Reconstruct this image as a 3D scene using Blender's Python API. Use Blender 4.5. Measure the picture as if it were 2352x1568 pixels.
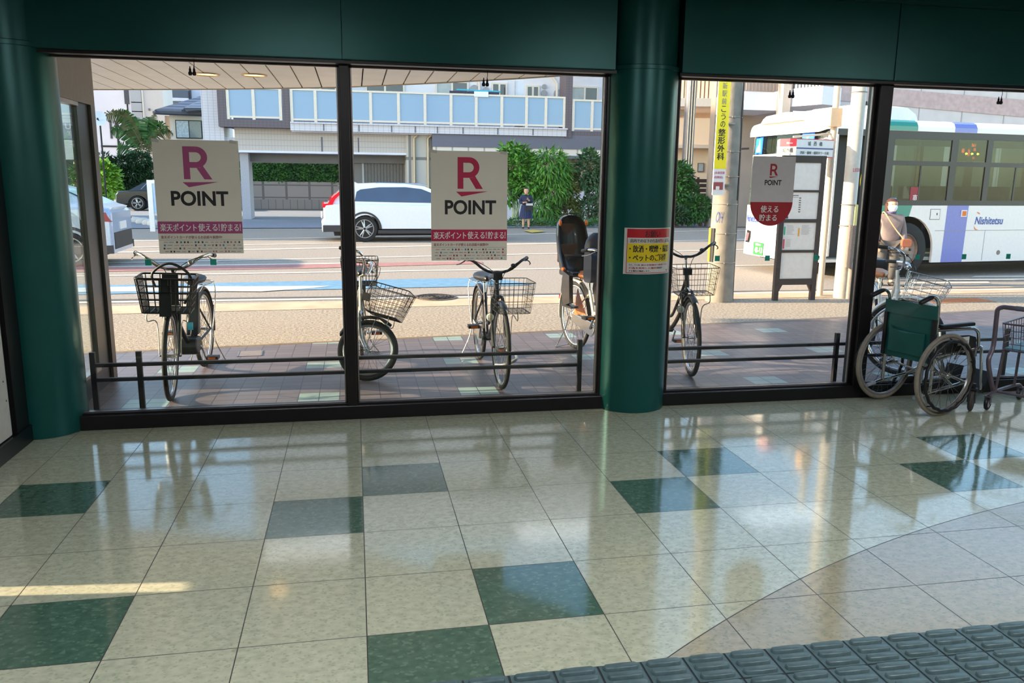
import bpy, bmesh, math, random
from mathutils import Vector, Matrix
random.seed(7)
D = bpy.data
S = bpy.context.scene
COL = S.collection
for o in list(D.objects):
    D.objects.remove(o)
PI = math.pi

# ---------------------------------------------------------------- camera
CAM = Vector((-0.0058, -2.7376, 1.6331))
F_PX = 1862.565
YAW, PITCH, ROLL = 0.191781, 0.195806, 0.0115253
cy, sy = math.cos(YAW), math.sin(YAW)
FWD = Vector((sy * math.cos(PITCH), cy * math.cos(PITCH), -math.sin(PITCH)))
_r = Vector((cy, -sy, 0.0))
_u = _r.cross(FWD)
RGT = _r * math.cos(ROLL) + _u * math.sin(ROLL)
UPV = -_r * math.sin(ROLL) + _u * math.cos(ROLL)
cd = D.cameras.new('camera')
cd.sensor_fit = 'HORIZONTAL'
cd.sensor_width = 36.0
cd.lens = F_PX / 2352 * 36.0
cd.clip_end = 400
cam = D.objects.new('camera', cd)
COL.objects.link(cam)
cam.matrix_world = Matrix(((RGT.x, UPV.x, -FWD.x, CAM.x), (RGT.y, UPV.y, -FWD.y, CAM.y), (RGT.z, UPV.z, -FWD.z, CAM.z), (0, 0, 0, 1)))
S.camera = cam

# ---------------------------------------------------------------- world, sun, exposure
S.view_settings.view_transform = 'Standard'
S.view_settings.look = 'None'
S.view_settings.gamma = 1.0
S.view_settings.use_curve_mapping = False
S.view_settings.exposure = 1.03
SUN_AZ, SUN_EL = math.radians(-6.5), math.radians(18.5)
w = D.worlds.new('sky')
S.world = w
w.use_nodes = True
nt = w.node_tree
sky = nt.nodes.new('ShaderNodeTexSky')
sky.sky_type = 'NISHITA'
sky.sun_disc = False
sky.sun_elevation = SUN_EL
sky.sun_rotation = math.radians(-90 - 6.5)
sky.air_density = 1.0
sky.dust_density = 0.7
sky.ozone_density = 1.2
bg = nt.nodes['Background']
bg.inputs['Strength'].default_value = 0.34
nt.links.new(sky.outputs[0], bg.inputs[0])
sl = D.lights.new('sun', 'SUN')
sl.energy = 8.0
sl.angle = math.radians(0.9)
sl.color = (1.0, 0.77, 0.54)
sun = D.objects.new('sun', sl)
COL.objects.link(sun)
sd = Vector((math.cos(SUN_AZ) * math.cos(SUN_EL), math.sin(SUN_AZ) * math.cos(SUN_EL), -math.sin(SUN_EL)))
sun.rotation_euler = sd.to_track_quat('-Z', 'Y').to_euler()

# ---------------------------------------------------------------- helpers
def ray(u, v):
    return FWD + RGT * ((u - 1176) / F_PX) - UPV * ((v - 784) / F_PX)
def at(u, v, Y):                      # point on the upright plane at depth Y
    d = ray(u, v)
    return CAM + d * ((Y - CAM.y) / d.y)
def onz(u, v, z=0.0):                 # point on the level plane at height z
    d = ray(u, v)
    return CAM + d * ((z - CAM.z) / d.z)

def lin(c):
    return tuple(((x / 255) / 12.92 if x / 255 <= 0.04045 else ((x / 255 + 0.055) / 1.055) ** 2.4) for x in c) + (1,)
_mats = {}
def mat(name, rgb, rough=0.5, metal=0.0, noise=0.0, nscale=20.0, bump=0.0, bscale=60.0, coat=0.0, trans=0.0, emit=0.0, spec=None, rgb2=None, sheen=0.0):
    if name in _mats:
        return _mats[name]
    m = D.materials.new(name)
    m.use_nodes = True
    t = m.node_tree
    b = t.nodes['Principled BSDF']
    c = lin(rgb)
    b.inputs['Base Color'].default_value = c
    b.inputs['Roughness'].default_value = rough
    b.inputs['Metallic'].default_value = metal
    if coat:
        b.inputs['Coat Weight'].default_value = coat
        b.inputs['Coat Roughness'].default_value = 0.06
    if trans:
        b.inputs['Transmission Weight'].default_value = trans
    if spec is not None:
        b.inputs['Specular IOR Level'].default_value = spec
    if emit:
        b.inputs['Emission Color'].default_value = c
        b.inputs['Emission Strength'].default_value = emit
    if noise or rgb2 or bump:
        tc = t.nodes.new('ShaderNodeTexCoord')
    if noise or rgb2:
        nz = t.nodes.new('ShaderNodeTexNoise')
        nz.inputs['Scale'].default_value = nscale
        nz.inputs['Detail'].default_value = 4
        t.links.new(tc.outputs['Object'], nz.inputs['Vector'])
        mx = t.nodes.new('ShaderNodeMix')
        mx.data_type = 'RGBA'
        if rgb2:
            mx.inputs[6].default_value = c
            mx.inputs[7].default_value = lin(rgb2)
        else:
            mx.inputs[6].default_value = tuple(max(0, x * (1 - noise)) for x in c[:3]) + (1,)
            mx.inputs[7].default_value = tuple(min(1, x * (1 + noise)) for x in c[:3]) + (1,)
        rp = t.nodes.new('ShaderNodeMapRange')
        rp.inputs[1].default_value = 0.35
        rp.inputs[2].default_value = 0.65
        t.links.new(nz.outputs[0], rp.inputs[0])
        t.links.new(rp.outputs[0], mx.inputs[0])
        t.links.new(mx.outputs[2], b.inputs['Base Color'])
    if bump:
        n2 = t.nodes.new('ShaderNodeTexNoise')
        n2.inputs['Scale'].default_value = bscale
        t.links.new(tc.outputs['Object'], n2.inputs['Vector'])
        bp = t.nodes.new('ShaderNodeBump')
        bp.inputs['Strength'].default_value = bump
        bp.inputs['Distance'].default_value = 0.02
        t.links.new(n2.outputs[0], bp.inputs['Height'])
        t.links.new(bp.outputs[0], b.inputs['Normal'])
    _mats[name] = m
    return m

def glass_mat(name, tint=(255, 255, 255), ior=1.45, rough=0.0, haze=0.0):
    m = D.materials.new(name)
    m.use_nodes = True
    t = m.node_tree
    t.nodes.remove(t.nodes['Principled BSDF'])
    out = t.nodes['Material Output']
    tr = t.nodes.new('ShaderNodeBsdfTransparent')
    tr.inputs[0].default_value = lin(tint)
    gl = t.nodes.new('ShaderNodeBsdfGlossy')
    gl.inputs['Roughness'].default_value = rough
    fr = t.nodes.new('ShaderNodeFresnel')
    gm = t.nodes.new('ShaderNodeNewGeometry')      # the same reflectance on both faces of a pane
    mr = t.nodes.new('ShaderNodeMapRange')
    mr.inputs[3].default_value = ior
    mr.inputs[4].default_value = 1 / ior
    t.links.new(gm.outputs['Backfacing'], mr.inputs[0])
    t.links.new(mr.outputs[0], fr.inputs[0])
    mx = t.nodes.new('ShaderNodeMixShader')
    t.links.new(fr.outputs[0], mx.inputs[0])
    t.links.new(tr.outputs[0], mx.inputs[1])
    t.links.new(gl.outputs[0], mx.inputs[2])
    last = mx
    if haze:
        df = t.nodes.new('ShaderNodeBsdfDiffuse')
        df.inputs[0].default_value = lin((225, 232, 238))
        m2 = t.nodes.new('ShaderNodeMixShader')
        m2.inputs[0].default_value = haze
        t.links.new(mx.outputs[0], m2.inputs[1])
        t.links.new(df.outputs[0], m2.inputs[2])
        last = m2
    t.links.new(last.outputs[0], out.inputs[0])
    return m

def V(*a):
    return Vector(a)
def spline(pts, k=6):
    P = [Vector(p) for p in pts]
    if len(P) < 3:
        return P
    out = []
    for i in range(len(P) - 1):
        p0 = P[max(i - 1, 0)]; p1 = P[i]; p2 = P[i + 1]; p3 = P[min(i + 2, len(P) - 1)]
        for j in range(k):
            t = j / k
            out.append(0.5 * ((2 * p1) + (p2 - p0) * t + (2 * p0 - 5 * p1 + 4 * p2 - p3) * t * t + (3 * p1 - p0 - 3 * p2 + p3) * t ** 3))
    out.append(P[-1])
    return out

class MB:
    def __init__(s, M=None):
        s.v = []; s.f = []; s.mi = []; s.sm = []; s.cur = 0; s.M = M
    def add(s, vs, fs, smooth=False):
        n = len(s.v)
        if s.M is not None:
            vs = [s.M @ Vector(p) for p in vs]
        s.v += [tuple(p) for p in vs]
        for f in fs:
            s.f.append(tuple(i + n for i in f)); s.mi.append(s.cur); s.sm.append(smooth)
        return s
    def box(s, a, b):
        x0, y0, z0 = a; x1, y1, z1 = b
        return s.add([(x0, y0, z0), (x1, y0, z0), (x1, y1, z0), (x0, y1, z0), (x0, y0, z1), (x1, y0, z1), (x1, y1, z1), (x0, y1, z1)],
                     [(0, 3, 2, 1), (4, 5, 6, 7), (0, 1, 5, 4), (1, 2, 6, 5), (2, 3, 7, 6), (3, 0, 4, 7)])
    def cbox(s, c, sz, rz=0.0, ry=0.0, rx=0.0):
        m = Matrix.Translation(c) @ Matrix.Rotation(rz, 4, 'Z') @ Matrix.Rotation(ry, 4, 'Y') @ Matrix.Rotation(rx, 4, 'X')
        h = [x / 2 for x in sz]
        vs = [m @ V(sx * h[0], sy_ * h[1], sz_ * h[2]) for sx, sy_, sz_ in ((-1, -1, -1), (1, -1, -1), (1, 1, -1), (-1, 1, -1), (-1, -1, 1), (1, -1, 1), (1, 1, 1), (-1, 1, 1))]
        return s.add(vs, [(0, 3, 2, 1), (4, 5, 6, 7), (0, 1, 5, 4), (1, 2, 6, 5), (2, 3, 7, 6), (3, 0, 4, 7)])
    def rbox(s, a, b, r=0.02, ax='y', n=4):   # box with rounded corners in the section across ax
        i = 'xyz'.index(ax); j, k = [q for q in range(3) if q != i]
        r = min(r, (b[j] - a[j]) / 2.001, (b[k] - a[k]) / 2.001)
        poly = []
        for cxx, cyy, a0 in ((b[j] - r, b[k] - r, 0), (a[j] + r, b[k] - r, PI / 2), (a[j] + r, a[k] + r, PI), (b[j] - r, a[k] + r, 1.5 * PI)):
            for q in range(n + 1):
                t = a0 + q / n * PI / 2
                poly.append((cxx + r * math.cos(t), cyy + r * math.sin(t)))
        return s.prism(poly, ax, a[i], b[i])
    def prism(s, poly, ax, d0, d1, smooth=False):
        n = len(poly)
        def mk(p, d):
            return {'x': (d, p[0], p[1]), 'y': (p[0], d, p[1]), 'z': (p[0], p[1], d)}[ax]
        vs = [mk(p, d0) for p in poly] + [mk(p, d1) for p in poly]
        fs = [tuple(range(n)), tuple(range(2 * n - 1, n - 1, -1))] + [(i, i + n, (i + 1) % n + n, (i + 1) % n) for i in range(n)]
        return s.add(vs, fs, smooth)
    def loft(s, rings, closed=True, caps=True, smooth=True):
        n = len(rings[0]); vs = [p for r in rings for p in r]; fs = []
        for i in range(len(rings) - 1):
            for j in range(n if closed else n - 1):
                k = (j + 1) % n
                fs.append((i * n + j, i * n + k, (i + 1) * n + k, (i + 1) * n + j))
        if caps and closed:
            fs.append(tuple(range(n - 1, -1, -1))); fs.append(tuple((len(rings) - 1) * n + j for j in range(n)))
        return s.add(vs, fs, smooth)
    def tube(s, pts, r, n=8, closed=False, caps=True):
        P = [Vector(p) for p in pts]
        m = len(P)
        rs = r if isinstance(r, (list, tuple)) else [r] * m
        T = []
        for i in range(m):
            a = P[(i - 1) % m] if (closed or i > 0) else P[0]
            b = P[(i + 1) % m] if (closed or i < m - 1) else P[-1]
            d = (b - a)
            T.append(d.normalized() if d.length > 1e-9 else V(0, 0, 1))
        N = T[0].orthogonal().normalized()
        rings = []
        for i in range(m):
            N = (N - T[i] * N.dot(T[i]))
            N = N.normalized() if N.length > 1e-6 else T[i].orthogonal().normalized()
            B = T[i].cross(N)
            rings.append([P[i] + (N * math.cos(2 * PI * j / n) + B * math.sin(2 * PI * j / n)) * rs[i] for j in range(n)])
        if closed:
            vs = [p for q in rings for p in q]; fs = []
            # best twist
            best = min(range(n), key=lambda k: (rings[-1][0] - rings[0][k]).length)
            for i in range(m):
                i2 = (i + 1) % m; off = best if i == m - 1 else 0
                for j in range(n):
                    fs.append((i * n + j, i * n + (j + 1) % n, i2 * n + (j + 1 + off) % n, i2 * n + (j + off) % n))
            return s.add(vs, fs, True)
        return s.loft(rings, True, caps, True)
    def lathe(s, prof, c=(0, 0, 0), ax='z', n=24, caps=True):
        c = Vector(c); rings = []
        for r, h in prof:
            ring = []
            for j in range(n):
                a = 2 * PI * j / n; p, q = r * math.cos(a), r * math.sin(a)
                ring.append(c + {'z': V(p, q, h), 'y': V(p, h, q), 'x': V(h, p, q)}[ax])
            rings.append(ring)
        return s.loft(rings, True, caps, True)
    def torus(s, c, ax, R, r, n=40, m=8, a0=0.0, a1=2 * PI, sq=1.0):
        c = Vector(c); full = abs(a1 - a0 - 2 * PI) < 1e-6
        cnt = n if full else n + 1
        rings = []
        for i in range(cnt):
            a = a0 + (a1 - a0) * i / n
            ring = []
            for j in range(m):
                b = 2 * PI * j / m
                rr = R + r * math.cos(b); h = r * sq * math.sin(b)
                p, q = rr * math.cos(a), rr * math.sin(a)
                ring.append(c + {'z': V(p, q, h), 'y': V(p, h, q), 'x': V(h, p, q)}[ax])
            rings.append(ring)
        if full:
            rings.append(rings[0])
        return s.loft(rings, True, not full, True)
    def ell(s, c, r, n=14, m=9):
        c = Vector(c)
        rings = []
        for i in range(1, m):
            t = PI * i / m
            rings.append([c + V(r[0] * math.sin(t) * math.cos(2 * PI * j / n), r[1] * math.sin(t) * math.sin(2 * PI * j / n), -r[2] * math.cos(t)) for j in range(n)])
        return s.loft(rings)
    def build(s, name, m, parent=None, sharp=40, **props):
        me = D.meshes.new(name)
        me.from_pydata(s.v, [], s.f)
        ms = m if isinstance(m, (list, tuple)) else [m]
        for q in ms:
            me.materials.append(q)
        if len(ms) > 1:
            me.polygons.foreach_set('material_index', s.mi)
        if any(s.sm):
            me.polygons.foreach_set('use_smooth', s.sm)
            me.set_sharp_from_angle(angle=math.radians(sharp))
        me.update()
        o = D.objects.new(name, me)
        COL.objects.link(o)
        if parent is not None:
            o.parent = parent
        for k, q in props.items():
            o[k] = q
        return o

def bevel(o, wd=0.004, seg=2):
    b = o.modifiers.new('bevel', 'BEVEL'); b.width = wd; b.segments = seg; b.limit_method = 'ANGLE'; b.angle_limit = math.radians(40)
    return o
def thing(name, label, cat, loc=(0, 0, 0), rz=0.0, group=None):
    o = D.objects.new(name, None)
    COL.objects.link(o)
    o.location = loc; o.rotation_euler = (0, 0, rz); o.empty_display_size = 0.1
    o['label'] = label; o['category'] = cat
    if group:
        o['group'] = group
    return o
def tag(o, label, cat, group=None, kind=None):
    o['label'] = label; o['category'] = cat
    if group: o['group'] = group
    if kind: o['kind'] = kind
    return o
def struct(o, label=None):
    o['kind'] = 'structure'
    if label: o['label'] = label
    return o
def copy_tree(o, parent=None):
    c = o.copy(); COL.objects.link(c)
    if parent is not None:
        c.parent = parent
    for ch in [q for q in D.objects if q.parent == o and q != c]:
        copy_tree(ch, c)
    return c

_tc = {}
def text_geo(body, bold=0.0, res=3, shear=0.0):
    key = (body, bold, res, shear)
    if key in _tc:
        return _tc[key]
    cu = D.curves.new('lettering', 'FONT')
    cu.body = body; cu.size = 1.0; cu.resolution_u = res; cu.offset = bold; cu.shear = shear
    o = D.objects.new('lettering', cu)
    COL.objects.link(o)
    dg = bpy.context.evaluated_depsgraph_get()
    me = o.evaluated_get(dg).to_mesh()
    vs = [v.co.copy() for v in me.vertices]; fs = [tuple(p.vertices) for p in me.polygons]
    o.evaluated_get(dg).to_mesh_clear()
    D.objects.remove(o); D.curves.remove(cu)
    if not vs:
        vs = [V(0, 0, 0), V(1, 0, 0), V(0, 1, 0)]; fs = []
    x0 = min(p.x for p in vs); x1 = max(p.x for p in vs); y0 = min(p.y for p in vs); y1 = max(p.y for p in vs)
    _tc[key] = ([((p.x - x0) / max(x1 - x0, 1e-6), (p.y - y0) / max(y1 - y0, 1e-6)) for p in vs], fs)
    return _tc[key]
def put_text(mb, body, x0, x1, z0, z1, fn, bold=0.0, res=3, shear=0.0):
    """letters filling the box x0..x1, z0..z1 of a sheet; fn maps sheet coordinates to space"""
    if any(ord(c) > 0x2000 for c in body):        # heavy strokes for dense characters: the glyph set three times, a hair apart
        uv, fs = text_geo(body, 0.0, res, shear)
        e = bold * 0.9 / max(1, len(body)) if bold else 0.0
        p0 = fn(x0, z0); nn = (fn(x0 + (x1 - x0) * 0.02, z0) - p0).cross(fn(x0, z0 + (z1 - z0) * 0.02) - p0).normalized()
        for k in ((-1, 0, 1) if bold else (0,)):
            mb.add([fn(x0 + (x1 - x0) * (a + k * e), z0 + (z1 - z0) * b) + nn * (0.0003 * (k + 1)) for a, b in uv], fs)
        return mb
    uv, fs = text_geo(body, bold, res, shear)
    mb.add([fn(x0 + (x1 - x0) * a, z0 + (z1 - z0) * b) for a, b in uv], fs)
    return mb
def flat(o, ex, ez):
    o, ex, ez = Vector(o), Vector(ex), Vector(ez)
    return lambda a, b: o + ex * a + ez * b
def sheet(mb, fn, x0, x1, z0, z1, nx=1):
    vs = []; fs = []
    for i in range(nx + 1):
        x = x0 + (x1 - x0) * i / nx
        vs += [fn(x, z0), fn(x, z1)]
        if i:
            k = 2 * i
            fs.append((k - 2, k, k + 1, k - 1))
    return mb.add(vs, fs)
def poly(mb, fn, pts):
    return mb.add([fn(*p) for p in pts], [tuple(range(len(pts)))])
# ================================================================= SETTING: the shop interior
GY = 2.85                                  # plane of the shop window
M_green = mat('green_panel', (17, 84, 80), rough=0.32, metal=0.35, noise=0.06, nscale=3)
M_black = mat('black_frame', (30, 26, 28), rough=0.35, metal=0.3, noise=0.1, nscale=8)
M_sill = mat('black_sill', (22, 22, 24), rough=0.3, metal=0.2, noise=0.1, nscale=8)
M_silver = mat('worn_aluminium', (150, 140, 135), rough=0.35, metal=0.8, noise=0.08)
M_glass = glass_mat('window_glass', (248, 252, 250))
M_ceil = mat('ceiling_panel', (120, 112, 122), rough=0.8, noise=0.05)
M_wallw = mat('shop_wall', (190, 184, 172), rough=0.8, noise=0.04)

T = 0.45
# ---- floor tiles
def floor_mat(name, c1, c2, c3, flake):
    m = D.materials.new(name); m.use_nodes = True
    t = m.node_tree; N = t.nodes.new; L = t.links.new
    b = t.nodes['Principled BSDF']
    tc = N('ShaderNodeTexCoord')
    sep = N('ShaderNodeSeparateXYZ'); L(tc.outputs['Object'], sep.inputs[0])
    def math_(op, a, b_=None, v=None):
        n = N('ShaderNodeMath'); n.operation = op
        for i, q in enumerate((a, b_)):
            if q is None: continue
            if isinstance(q, (int, float)): n.inputs[i].default_value = q
            else: L(q, n.inputs[i])
        return n.outputs[0]
    # stretched flakes, as in rolled vinyl tile
    mp = N('ShaderNodeMapping'); mp.inputs['Scale'].default_value = (1.0, 1.35, 1)
    L(tc.outputs['Object'], mp.inputs[0])
    vo = N('ShaderNodeTexVoronoi'); vo.inputs['Scale'].default_value = flake; vo.inputs['Randomness'].default_value = 1
    L(mp.outputs[0], vo.inputs['Vector'])
    sv = N('ShaderNodeSeparateColor'); L(vo.outputs['Color'], sv.inputs[0])
    nz = N('ShaderNodeTexNoise'); nz.inputs['Scale'].default_value = 26; nz.inputs['Detail'].default_value = 6
    L(mp.outputs[0], nz.inputs['Vector'])
    mx1 = N('ShaderNodeMix'); mx1.data_type = 'RGBA'
    mx1.inputs[6].default_value = lin(c1); mx1.inputs[7].default_value = lin(c2)
    r1 = N('ShaderNodeMapRange'); r1.inputs[1].default_value = 0.35; r1.inputs[2].default_value = 0.68
    L(nz.outputs[0], r1.inputs[0]); L(r1.outputs[0], mx1.inputs[0])
    mx2 = N('ShaderNodeMix'); mx2.data_type = 'RGBA'
    mx2.inputs[7].default_value = lin(c3)
    L(mx1.outputs[2], mx2.inputs[6])
    pick = N('ShaderNodeMapRange'); pick.inputs[1].default_value = 0.86; pick.inputs[2].default_value = 0.9; pick.inputs[4].default_value = 0.55
    L(sv.outputs[0], pick.inputs[0]); L(pick.outputs[0], mx2.inputs[0])
    # relaid patch in front of the tactile strip, a different batch of tile
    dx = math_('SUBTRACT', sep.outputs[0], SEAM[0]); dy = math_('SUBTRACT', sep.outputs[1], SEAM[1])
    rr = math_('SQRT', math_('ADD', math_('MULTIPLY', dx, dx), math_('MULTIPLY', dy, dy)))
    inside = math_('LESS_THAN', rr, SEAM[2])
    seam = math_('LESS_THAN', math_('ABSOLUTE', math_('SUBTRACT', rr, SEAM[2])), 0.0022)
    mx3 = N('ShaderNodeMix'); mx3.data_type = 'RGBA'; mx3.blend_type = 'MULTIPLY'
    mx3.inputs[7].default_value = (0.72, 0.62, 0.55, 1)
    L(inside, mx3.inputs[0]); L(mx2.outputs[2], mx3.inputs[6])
    # grout lines
    def edge(s):
        f = math_('FRACT', math_('DIVIDE', s, T))
        return math_('LESS_THAN', math_('MINIMUM', f, math_('SUBTRACT', 1.0, f)), 0.0045)
    g = math_('MAXIMUM', math_('MAXIMUM', edge(sep.outputs[0]), edge(sep.outputs[1])), seam)
    mx4 = N('ShaderNodeMix'); mx4.data_type = 'RGBA'
    mx4.inputs[7].default_value = lin((52, 48, 44))
    L(g, mx4.inputs[0]); L(mx3.outputs[2], mx4.inputs[6])
    # scuffs
    n3 = N('ShaderNodeTexNoise'); n3.inputs['Scale'].default_value = 9; n3.inputs['Detail'].default_value = 9; n3.inputs['Roughness'].default_value = 0.75
    L(tc.outputs['Object'], n3.inputs['Vector'])
    r3 = N('ShaderNodeMapRange'); r3.inputs[1].default_value = 0.705; r3.inputs[2].default_value = 0.745
    L(n3.outputs[0], r3.inputs[0])
    mx5 = N('ShaderNodeMix'); mx5.data_type = 'RGBA'; mx5.inputs[7].default_value = lin((45, 42, 40))
    L(r3.outputs[0], mx5.inputs[0]); L(mx4.outputs[2], mx5.inputs[6])
    L(mx5.outputs[2], b.inputs['Base Color'])
    rg = N('ShaderNodeMapRange'); rg.inputs[3].default_value = 0.055; rg.inputs[4].default_value = 0.11
    L(nz.outputs[0], rg.inputs[0])
    L(math_('ADD', math_('ADD', rg.outputs[0], math_('MULTIPLY', g, 0.4)), math_('MULTIPLY', inside, 0.05)), b.inputs['Roughness'])
    b.inputs['Specular IOR Level'].default_value = 0.62
    nb = N('ShaderNodeTexNoise'); nb.inputs['Scale'].default_value = 14
    L(tc.outputs['Object'], nb.inputs['Vector'])
    bp = N('ShaderNodeBump'); bp.inputs['Strength'].default_value = 0.06; bp.inputs['Distance'].default_value = 0.004
    L(nb.outputs[0], bp.inputs['Height']); L(bp.outputs[0], b.inputs['Normal'])
    return m
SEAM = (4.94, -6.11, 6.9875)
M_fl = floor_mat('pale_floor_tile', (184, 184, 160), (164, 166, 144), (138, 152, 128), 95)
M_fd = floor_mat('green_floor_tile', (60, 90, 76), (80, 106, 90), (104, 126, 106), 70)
DARK = {(0, 3), (-1, 2), (4, 3), (3, 2), (8, 3), (7, 2), (-4, 3), (1, 0), (0, -1), (-3, 0), (5, 0 - 4), (-4, -1), (4, -5), (8, -1)}
mb = MB()
for i in range(-6, 21):
    for j in range(-14, 7):
        x0, x1 = max(i * T, -2.12), min((i + 1) * T, 9.0)
        y0, y1 = j * T, min((j + 1) * T, 2.95)
        if x1 <= x0 or y1 <= y0: continue
        mb.cur = 1 if (i, j) in DARK else 0
        mb.add([(x0, y0, 0), (x1, y0, 0), (x1, y1, 0), (x0, y1, 0)], [(0, 1, 2, 3)])
mb.cur = 0
mb.box((-2.12, -6.3, -0.12), (9.0, 2.95, -0.004))
struct(mb.build('floor', [M_fl, M_fd]))

# ---- tactile strip of rubber cells
M_tact = mat('tactile_rubber', (74, 94, 96), rough=0.38, noise=0.15, nscale=40)
P_ = 0.1545
mb = MB()
base_ = MB()
base_.box((-2.1, -0.33 - 4 * P_, 0.0), (8.9, -0.33, 0.003))
for r in range(4):
    for c in range(-5, 50):
        x0 = 0.925 - 6 * P_ + c * P_; y1 = -0.33 - r * P_
        if x0 < -2.1: continue
        mb.box((x0 + 0.004, y1 - P_ + 0.004, 0.003), (x0 + P_ - 0.004, y1 - 0.004, 0.006))
        for k in range(3):
            yc = y1 - 0.028 - k * 0.049
            m = []
            for zz, gx, gy in ((0.005, 0.063, 0.0185), (0.017, 0.060, 0.0155), (0.019, 0.057, 0.0125)):
                ring = []
                for q in range(12):
                    a = 2 * PI * q / 12
                    ring.append((x0 + P_ / 2 + math.copysign(gx - gy, math.cos(a)) * (abs(math.cos(a)) > 0.01) + gy * math.cos(a), yc + gy * math.sin(a), zz))
                m.append(ring)
            mb.loft(m, True, True, True)
ts = mb.build('tactile_paving', M_tact, sharp=50)
base_.build('backing', mat('tactile_joint', (40, 44, 48), rough=0.6), ts)
tag(ts, 'dark green rubber tactile guide strip with raised bars on the tiled floor', 'tactile strip')

# ---- walls, ceiling
def sidewall():
    mb = MB()
    X0, X1 = -2.2, -2.06
    for y0, y1, z0, z1 in ((-6.3, 0.61, 0, 3.0), (0.70, 2.75, 0, 3.0), (0.61, 0.70, 0.50, 3.0)):
        mb.box((X0, y0, z0), (X1, y1, z1))
    return mb
o = sidewall().build('wall_left', mat('dark_green_wall', (26, 52, 48), rough=0.35, metal=0.2, noise=0.1)); struct(o)
o = MB().box((-2.06, 0.72, 0), (-2.02, 2.62, 0.105)).box((-2.06, -6.2, 0), (-2.02, 0.6, 0.105)).build('baseboard_left', M_sill); struct(o)
o = MB().box((-2.06, 2.43, 0.105), (-2.035, 2.62, 3.0)).build('trim_1', M_black); struct(o)
o = MB().box((-2.2, -6.4, 0), (9.1, -6.3, 3.0)).build('wall_back', M_wallw); struct(o)
o = MB().box((9.0, -6.3, 0), (9.1, 2.75, 3.0)).build('wall_right', M_wallw); struct(o)
mb = MB().box((-2.2, -6.4, 2.98), (9.1, 3.0, 3.1)); struct(mb.build('ceiling', M_ceil))
# ceiling lamps of the shop hall
M_lamp = mat('lamp_diffuser', (246, 250, 255), emit=17.5)
for i, (lx, ly) in enumerate(((-0.6, -1.35), (2.6, -1.35), (5.8, -1.35), )):
    t = thing('ceiling_light', 'white recessed ceiling light panel in the shop hall', 'ceiling light', (lx, ly, 2.93), 0, 'ceiling lights of the shop hall')
    MB().box((-0.62, -0.32, 0.0), (0.62, -0.3, 0.05)).box((-0.62, 0.3, 0.0), (0.62, 0.32, 0.05)).box((-0.62, -0.3, 0), (-0.6, 0.3, 0.05)).box((0.6, -0.3, 0), (0.62, 0.3, 0.05)).build('frame', mat('lamp_frame', (230, 230, 228), rough=0.4), t)
    MB().box((-0.6, -0.3, 0.012), (0.6, 0.3, 0.02)).build('diffuser', M_lamp, t)

# ---- green columns
def column(name, x, lbl):
    t = thing(name, lbl, 'column', (x, 2.87, 0))
    t['kind'] = 'structure'
    MB().lathe([(0.252, 0), (0.256, 0.004), (0.256, 2.37)], n=64).build('shaft', M_green, t)
    MB().lathe([(0.256, 2.37), (0.262, 2.373), (0.262, 2.398), (0.256, 2.402)], n=64).build('collar', M_green, t)
    MB().lathe([(0.244, 2.40), (0.244, 2.98)], n=64).build('capital', M_green, t)
    return t
CX = 1.975
column('column', CX, 'round dark green column between the two shop windows with a red and yellow notice')
column('column', -2.03, 'round dark green column in the corner beside the left wall')
column('column', 7.3, 'round dark green column beyond the shopping cart')

# ---- fascia panels above the window
def fascia(x0, x1, seam):
    mb = MB()
    xs = [x0] + seam + [x1]
    for a, b in zip(xs[:-1], xs[1:]):
        mb.rbox((a + 0.002, 2.70, 2.365), (b - 0.002, 2.80, 2.885), 0.006, 'x', 2)
    return mb
for i, (a, b, s) in enumerate(((-1.86, 1.735, [-0.055]), (2.205, 7.06, [3.82]), (7.53, 9.0, []))):
    struct(fascia(a, b, s).build('trim_%d' % (i + 2), M_green))
struct(MB().box((3.812, 2.692, 2.365), (3.826, 2.702, 2.885)).build('trim_5', M_green))
o = MB().box((-2.06, 2.70, 2.90), (9.0, 2.80, 2.98)).box((-2.06, 2.705, 2.885), (9.0, 2.79, 2.90)).build('trim_6', M_green); struct(o)
o = MB().box((-2.2, 2.80, 2.365), (9.1, 3.0, 3.0)).build('wall_front', mat('wall_above_window', (70, 68, 66), rough=0.7, noise=0.1)); struct(o)

# ---- window frames and panes
BAYS = [(-1.80, -0.08), (-0.02, 1.715), (2.235, 3.76), (3.885, 7.03), (7.56, 9.0)]
ZB, ZT = 0.10, 2.345
def window(k, x0, x1):
    t = D.objects.new('window_%d' % k, None); COL.objects.link(t); struct(t)
    fr = MB()
    fr.box((x0 - 0.02, 2.815, ZB), (x0 + 0.012, 2.885, ZT)).box((x1 - 0.012, 2.815, ZB), (x1 + 0.02, 2.885, ZT))
    fr.box((x0, 2.815, ZT - 0.004), (x1, 2.885, ZT + 0.02)).box((x0, 2.80, ZB - 0.004), (x1, 2.885, ZB + 0.008))
    fr.build('window_frame', M_black, t)
    MB().box((x0 + 0.012, 2.822, ZB + 0.008), (x0 + 0.02, 2.84, ZT)).box((x1 - 0.02, 2.822, ZB + 0.008), (x1 - 0.012, 2.84, ZT)).box((x0, 2.822, ZT - 0.012), (x1, 2.84, ZT - 0.004)).box((x0, 2.822, ZB + 0.008), (x1, 2.84, ZB + 0.014)).build('glazing_bead', M_silver, t)
    MB().box((x0 + 0.01, 2.846, ZB), (x1 - 0.01, 2.854, ZT)).build('pane', M_glass, t)
for k, (a, b) in enumerate(BAYS): window(k + 1, a, b)
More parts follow.
